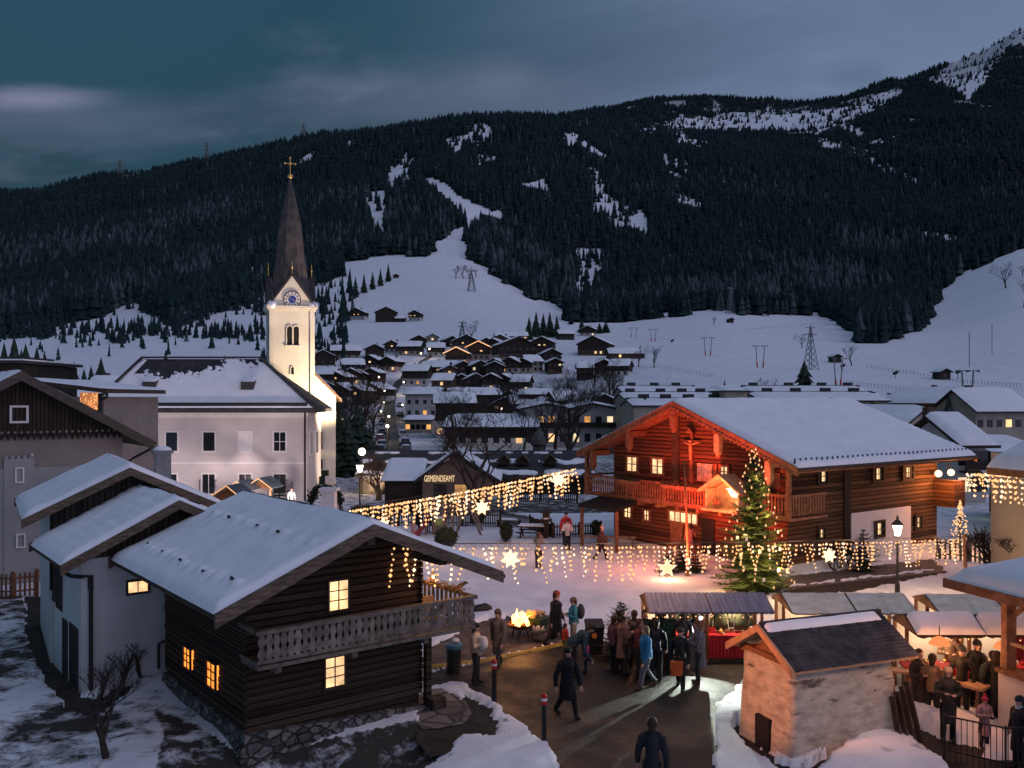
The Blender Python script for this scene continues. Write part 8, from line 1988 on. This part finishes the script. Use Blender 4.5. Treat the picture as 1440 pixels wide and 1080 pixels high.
    m = MB(); m.ball(hd+up*.035-fw*.022, .118, 14, 9, 0, (.88,.98,1.05)); m.tube([hd-fw*.06,hd-fw*.065-up*.15], [.085,.06], 8); P_['hair'] = _cut(m, hd-up*.2, up, name+'_hair', 0, fw, hd)
    m = MB(); m.ball(hd+up*.03-fw*.025, .135, 14, 9, 0, (.92,1.0,1.12)); m.tube([hd-fw*.03-up*.05,nk-fw*.05], [.12,.12], 10); P_['hood'] = _cut(m, hd-up*.4, up, name+'_hood', 0, fw, hd)
    P_['eyes'] = [hd+fw*.088+V_((s*.033,0,0))+up*.018 for s in (-1,1)]; P_['mouth'] = hd+fw*.095-up*.055; P_['wr'] = wr; P_['hd'] = hd; P_['up'] = up; P_['ch'] = ch; P_['sh'] = sh
    POSE[name] = P_
def _cut(mb, p, n, name, brim, fw=None, hd=None):
    me = bpy.data.meshes.new(name); me.from_pydata(mb.v, [], mb.f); me.update(); b = bmesh.new(); b.from_mesh(me); bmesh.ops.recalc_face_normals(b, faces=b.faces)
    if brim: bmesh.ops.bisect_plane(b, geom=b.verts[:]+b.edges[:]+b.faces[:], plane_co=p, plane_no=n, clear_inner=True)
    if fw is not None:                                   # open the face side
        bmesh.ops.bisect_plane(b, geom=b.verts[:]+b.edges[:]+b.faces[:], plane_co=hd+fw*.045+n*.055, plane_no=(fw-n*.75).normalized(), clear_outer=True)
    bmesh.ops.solidify(b, geom=b.faces[:], thickness=.012 if not brim else .018); b.to_mesh(me); b.free(); me.materials.append(None)
    me.polygons.foreach_set('use_smooth', [True]*len(me.polygons)); return me
make_pose('stand'); make_pose('cup', ((-.27,-.02,1.14),(.27,-.02,1.14)), ((-.10,-.27,1.20),(.12,-.26,1.18)), headtilt=.12)
make_pose('walk', ((-.28,.12,1.14),(.28,-.10,1.14)), ((-.27,.12,.90),(.27,-.22,.92)), (.06,-.17), (.34,-.26), .06, drop=.03)
make_pose('bend', ((-.22,-.05,.85),(.22,-.05,.85)), ((-.14,-.18,.60),(.14,-.18,.60)), (-.06,-.04), (.06,.02), .95, .1)
make_pose('photo', ((-.26,-.18,1.22),(.26,-.18,1.22)), ((-.09,-.30,1.48),(.09,-.30,1.48)), (-.01,-.03), (.06,-.04))
make_pose('carry', ((-.27,-.02,1.14),(.28,.03,1.13)), ((-.05,-.24,1.22),(.27,-.03,.87)), (-.03,-.01), (.04,-.03))
PM = {}
def cloth(c, r=.85):
    k = tuple(round(x, 3) for x in c)
    if k not in PM: PM[k] = mat('cloth', tuple(x*.75 for x in c), tuple(min(1, x*1.2) for x in c), 5, (1,1,.55), rough=r, bump=.9, bscale=11)
    return PM[k]
SKIN = mat('skin', (.42,.25,.18), (.50,.31,.23), 6, rough=.55)
EYE = mat('eye_dark', (.02,.015,.012), rough=.2); LIP = mat('lip', (.30,.10,.09), rough=.5)
def person(label, loc, face=0, h=1.72, pose='stand', top='jacket', tc=(.03,.03,.035), lc=(.025,.025,.03), hat=None, hair=(.04,.025,.015), boots=(.03,.025,.02), hood=None, pompom=False, scarf=None, group=None):
    """face: 0 looks towards the camera, 90 to the right of the picture, 180 away"""
    q = POSE[pose]; t = thing('person', label, 'person', loc, R(face), group, h/1.75)
    def add(nm, me, mm):
        o = bpy.data.objects.new(nm, me); COL.objects.link(o); o.parent = t; o.material_slots[0].link = 'OBJECT'; o.material_slots[0].material = mm; return o
    add('body', q['body'], SKIN); add('coat' if top == 'coat' else 'jacket', q[top], cloth(tc)); add('trousers', q['trousers'], cloth(lc)); add('boots', q['boots'], cloth(boots))
    add('hair', q['hair'], cloth(hair))
    if hat: add('hat', q['beanie'], cloth(hat))
    if hood: add('hood', q['hood'], cloth(hood))
    for p in q['eyes']:
        b = MB(); b.ball(p, .011, 6, 5); b.build('eye', EYE, t)
    b = MB(); b.ball(q['mouth'], .02, 6, 5, 0, (1.1,.4,.3)); b.build('mouth', LIP, t)
    if pompom: b = MB(); b.ball(q['hd']+q['up']*.19, .05, 8, 6); b.build('pompom', cloth(hat), t)
    if scarf: b = MB(); n = q['hd']-q['up']*.13; b.tube([n-q['up']*.03,n+q['up']*.04], [.10,.085], 10); b.build('scarf', cloth(scarf), t)
    return t
def build_people():
    p = person
    p('woman in cream and black jacket with big dark hat holding a white bag', G(669,961), 75, 1.66, 'carry', 'jacket', (.50,.38,.27), (.02,.02,.022), hat=(.012,.012,.014))
    t = thing('carrier_bag', 'crumpled white bag held by the woman in the cream jacket', 'bag', G(674,961)+V_((.10,-.08,1.02))); b = MB(); b.ball((0,0,.12), .17, 12, 9, 0, (.9,.8,1.25)); b.v = [(x+.02*noise.noise(V_((x,y,z))*14), y+.02*noise.noise(V_((y,z,x))*14), z) for x, y, z in b.v]; b.build('bag_body', cloth((.6,.57,.55)), t, smooth=True)
    p('person in grey brown coat and brimmed hat beside the fire', G(701,938), -30, 1.72, 'walk', 'coat', (.13,.10,.085), (.06,.05,.045), hat=(.09,.06,.045))
    p('tall person in long black coat and red beanie by the wheelbarrow', G(781,907), 80, 1.75, 'walk', 'coat', (.014,.014,.018), (.02,.02,.024), hat=(.30,.05,.035), scarf=(.5,.42,.4))
    p('person in blue jacket with backpack facing the tall black coat', G(807,912), -80, 1.60, 'cup', 'jacket', (.04,.19,.26), (.35,.32,.28), hat=(.14,.10,.08))
    t = thing('backpack', 'dark backpack on the back of the blue jacket', 'backpack', G(811.5,912)+V_((.12,.02,.98))); b = MB(); b.ball((0,0,.2), .19, 10, 8, 0, (.7,.85,1.3)); b.build('pack', cloth((.03,.035,.05)), t, smooth=True)
    p('small child in red jacket and green trousers between the adults', G(795,922), 120, .98, 'stand', 'jacket', (.45,.05,.035), (.18,.26,.05), hat=(.12,.05,.04))
    p('adult in dark teal jacket bending down to a child', G(805,950), 90, 1.72, 'bend', 'jacket', (.03,.055,.065), (.018,.018,.022), hat=(.015,.015,.02))
    p('small child in pink jacket and dark hat beside the bending adult', G(824,946), -90, .95, 'stand', 'jacket', (.50,.04,.20), (.03,.03,.05), hat=(.015,.015,.02))
    p('woman in brown coat and pale beanie at the back of the crowd', G(877,947), 100, 1.72, 'cup', 'coat', (.20,.10,.07), (.03,.025,.025), hat=(.62,.50,.48))
    p('person in dark purple jacket half hidden behind the brown coat', G(864,944), 120, 1.6, 'stand', 'jacket', (.12,.05,.06), (.02,.02,.02), hat=(.05,.03,.03))
    p('person in dark grey coat next to the pale beanie', G(892,940), 170, 1.68, 'stand', 'coat', (.06,.05,.05), (.02,.02,.02), hat=(.14,.13,.13))
    p('man in bright blue jacket and grey trousers walking left', G(909,967), -70, 1.70, 'walk', 'jacket', (.02,.16,.34), (.10,.11,.14), hair=(.16,.09,.05), boots=(.10,.045,.03))
    p('dark haired woman facing the camera in the queue', G(907,938), 10, 1.66, 'stand', 'jacket', (.02,.02,.024), (.02,.02,.024), hair=(.012,.01,.01))
    p('person in black tracksuit with white side stripe seen from behind', G(923,957), 170, 1.70, 'stand', 'jacket', (.016,.018,.026), (.016,.018,.026), hair=(.03,.02,.015))
    p('person in dark jacket with pointed brown hood at the counter', G(926,938), 180, 1.72, 'stand', 'jacket', (.02,.02,.03), (.02,.02,.024), hood=(.10,.06,.04))
    p('person in green parka with fur trimmed hood at the counter', G(944,940), 185, 1.72, 'stand', 'coat', (.02,.06,.04), (.02,.02,.024), hood=(.42,.30,.16))
    p('short haired man in dark jacket right of the fur hood', G(960,944), 170, 1.74, 'stand', 'jacket', (.02,.02,.026), (.02,.02,.026), hair=(.05,.028,.015))
    p('person in long black coat carrying an orange bag', G(957,968), -20, 1.68, 'walk', 'coat', (.012,.012,.015), (.014,.014,.018), hat=(.04,.025,.02))
    t = thing('orange_bag', 'orange red shopping bag carried by the long black coat', 'bag', G(953,969)+V_((-.05,-.14,.42))); b = MB(); b.hexa([(-.15,-.06,0),(.15,-.06,0),(.15,.06,0),(-.15,.06,0)], [(-.17,-.05,.38),(.17,-.05,.38),(.17,.05,.38),(-.17,.05,.38)]); b.build('bag_body', cloth((.60,.12,.03)), t); b = MB(); b.tube([(-.1,0,.38),(-.06,0,.52),(.06,0,.52),(.1,0,.38)], .01, 5); b.build('handle', cloth((.2,.05,.02)), t)
    p('woman in long grey quilted coat standing in the lamp beam', G(982,961), -100, 1.72, 'cup', 'coat', (.10,.10,.125), (.02,.02,.024), hair=(.12,.05,.035), boots=(.07,.03,.025))
    o, w, yf, yb = STALLS[0]; q = Vector(o)
    p('vendor in dark jacket and white scarf inside the violet stall', q+V_((w*.72,.62,0)), -10, 1.66, 'cup', 'jacket', (.025,.035,.03), (.02,.02,.02), hair=(.05,.03,.02), scarf=(.6,.55,.5))
    p('blurred dark figure walking alone on the wet road', G(797,1006), 30, 1.72, 'walk', 'coat', (.010,.010,.013), (.010,.010,.012), hat=(.012,.012,.014))
    p('person in dark coat and beige beanie walking away at the bottom', G(917,1134), 175, 1.72, 'walk', 'coat', (.018,.018,.022), (.02,.02,.024), hat=(.34,.27,.24))
    p('person in beige jacket and red hat taking a photo on the snow', G(757,800), 160, 1.68, 'photo', 'jacket', (.32,.26,.19), (.04,.035,.04), hat=(.30,.10,.08), hair=(.10,.05,.03))
    p('man in red jacket and black hat standing behind his companion', G(796,768), 5, 1.82, 'stand', 'jacket', (.42,.03,.035), (.02,.02,.024), hat=(.03,.03,.06))
    p('person in white jacket in front of the red jacket', G(798,774), 0, 1.62, 'cup', 'jacket', (.62,.58,.60), (.02,.02,.022), hat=(.03,.02,.02))
    p('person with fluffy pale hat striding towards the chalet porch', G(845,788), 70, 1.68, 'walk', 'jacket', (.06,.035,.03), (.025,.02,.022), hat=(.46,.33,.24), pompom=True)
    p('person in pale pink coat standing behind the wooden pole', G(971,784), 180, 1.68, 'stand', 'coat', (.52,.20,.17), (.10,.05,.05), hat=(.5,.2,.16))
    p('person in dark jacket with pale collar near the chalet doorway', G(988,776), 170, 1.78, 'stand', 'jacket', (.035,.025,.028), (.025,.02,.02), hair=(.25,.14,.08))
    p('dark dressed adult standing beside the red slide', G(589,749), 90, 1.70, 'stand', 'coat', (.012,.014,.018), (.012,.012,.016), hat=(.015,.015,.02))
    p('toddler in pink snowsuit at the foot of the slide', G(581,757), 0, 1.0, 'stand', 'jacket', (.48,.24,.24), (.48,.24,.24), hat=(.5,.28,.28))
    p('person in dark red hat by the picket fence, left of two', G(537,750), 20, 1.62, 'stand', 'jacket', (.018,.018,.022), (.02,.02,.02), hat=(.10,.03,.03))
    p('person in olive jacket by the picket fence, right of two', G(549,752), -60, 1.5, 'stand', 'jacket', (.07,.06,.045), (.03,.03,.03), hair=(.12,.07,.03))
    p('woman in beige beanie and dark coat with a cup by the railing', G(1333,1042), -15, 1.70, 'cup', 'coat', (.035,.03,.028), (.016,.016,.018), hat=(.36,.25,.18))
    p('child in red hat and pink fur coat on the steps', G(1384,1052), 10, 1.16, 'cup', 'coat', (.42,.24,.24), (.03,.025,.03), hat=(.50,.03,.06), pompom=True)
    p('man in dark coat and woollen hat behind the child', G(1402,1018), 150, 1.75, 'stand', 'coat', (.014,.014,.018), (.014,.014,.016), hat=(.10,.08,.06))
    p('person in dark teal jacket at the snowed stall', V_(((1396-720)*22.2/FPX,22.2,0)), 170, 1.70, 'stand', 'jacket', (.02,.045,.04), (.02,.02,.02), hair=(.03,.02,.015))
    p('bearded man looking left beside the snowed stall', V_(((1374-720)*22.9/FPX,22.9,0)), -60, 1.78, 'stand', 'jacket', (.02,.02,.02), (.02,.02,.02), hat=(.02,.02,.022), hair=(.04,.02,.01))
    p('person with white collar cut by the lower right edge', G(1434,1082), -80, 1.55, 'stand', 'coat', (.03,.02,.022), (.02,.02,.02), hat=(.02,.025,.035), scarf=(.5,.48,.46))
    p('vendor in brown jacket serving behind the orange counter', V_(((1335-720)*24.3/FPX,24.3,0)), -20, 1.66, 'cup', 'jacket', (.20,.12,.08), (.03,.02,.02), hair=(.10,.05,.03))
    for i, px in enumerate((1129,1151)):
        p(['customer in brown hood under the cream stall roof','customer in dark hood under the cream stall roof'][i], V_(((px-720)*25.4/FPX,25.4,-.02)), 175, 1.70, 'stand', 'jacket', [(.16,.09,.06),(.03,.028,.03)][i], (.02,.02,.02), hood=[(.24,.13,.08),(.02,.02,.022)][i])
    p('figure in dark shawl beside the lit posts of the rectory stalls', V_(((357-720)*61/FPX,61,0)), 0, 1.65, 'stand', 'coat', (.03,.02,.02), (.02,.02,.02), hat=(.03,.02,.02))
    p('person in pale jacket and black hat below the rectory corner', V_(((410-720)*63/FPX,63,0)), 40, 1.70, 'stand', 'jacket', (.5,.48,.48), (.02,.02,.02), hat=(.02,.02,.02))
    p('person near the arch lit by warm light beside the light string', V_(((480-720)*50/FPX,50,0)), 60, 1.65, 'stand', 'jacket', (.3,.2,.14), (.03,.03,.03), hair=(.2,.12,.06))
    p('person in dark parka and grey hat squeezed behind the green parka', G(934,936), 160, 1.64, 'stand', 'coat', (.03,.03,.04), (.02,.02,.02), hat=(.16,.15,.16))
    p('person in maroon jacket at the left end of the queue', G(899,950), 60, 1.60, 'cup', 'jacket', (.16,.03,.035), (.02,.02,.025), hair=(.08,.04,.02))
    p('shopper in navy coat at the end of the violet stall counter', G(975,940), 190, 1.66, 'stand', 'coat', (.02,.03,.07), (.02,.02,.02), hat=(.30,.06,.06))
    p('guest in dark coat left of the orange lampshade', V_(((1292-720)*22.3/FPX,22.3,0)), 20, 1.72, 'cup', 'coat', (.04,.025,.02), (.02,.02,.02), hair=(.06,.03,.02))
    p('guest in tan jacket under the orange lampshade', V_(((1311-720)*22.0/FPX,22.0,0)), 150, 1.68, 'cup', 'jacket', (.26,.15,.08), (.03,.025,.02), hat=(.12,.05,.04))
    p('guest in black jacket right of the orange lampshade', V_(((1353-720)*22.5/FPX,22.5,0)), -40, 1.74, 'stand', 'jacket', (.02,.018,.018), (.02,.02,.02), hat=(.03,.03,.035))
build_people()
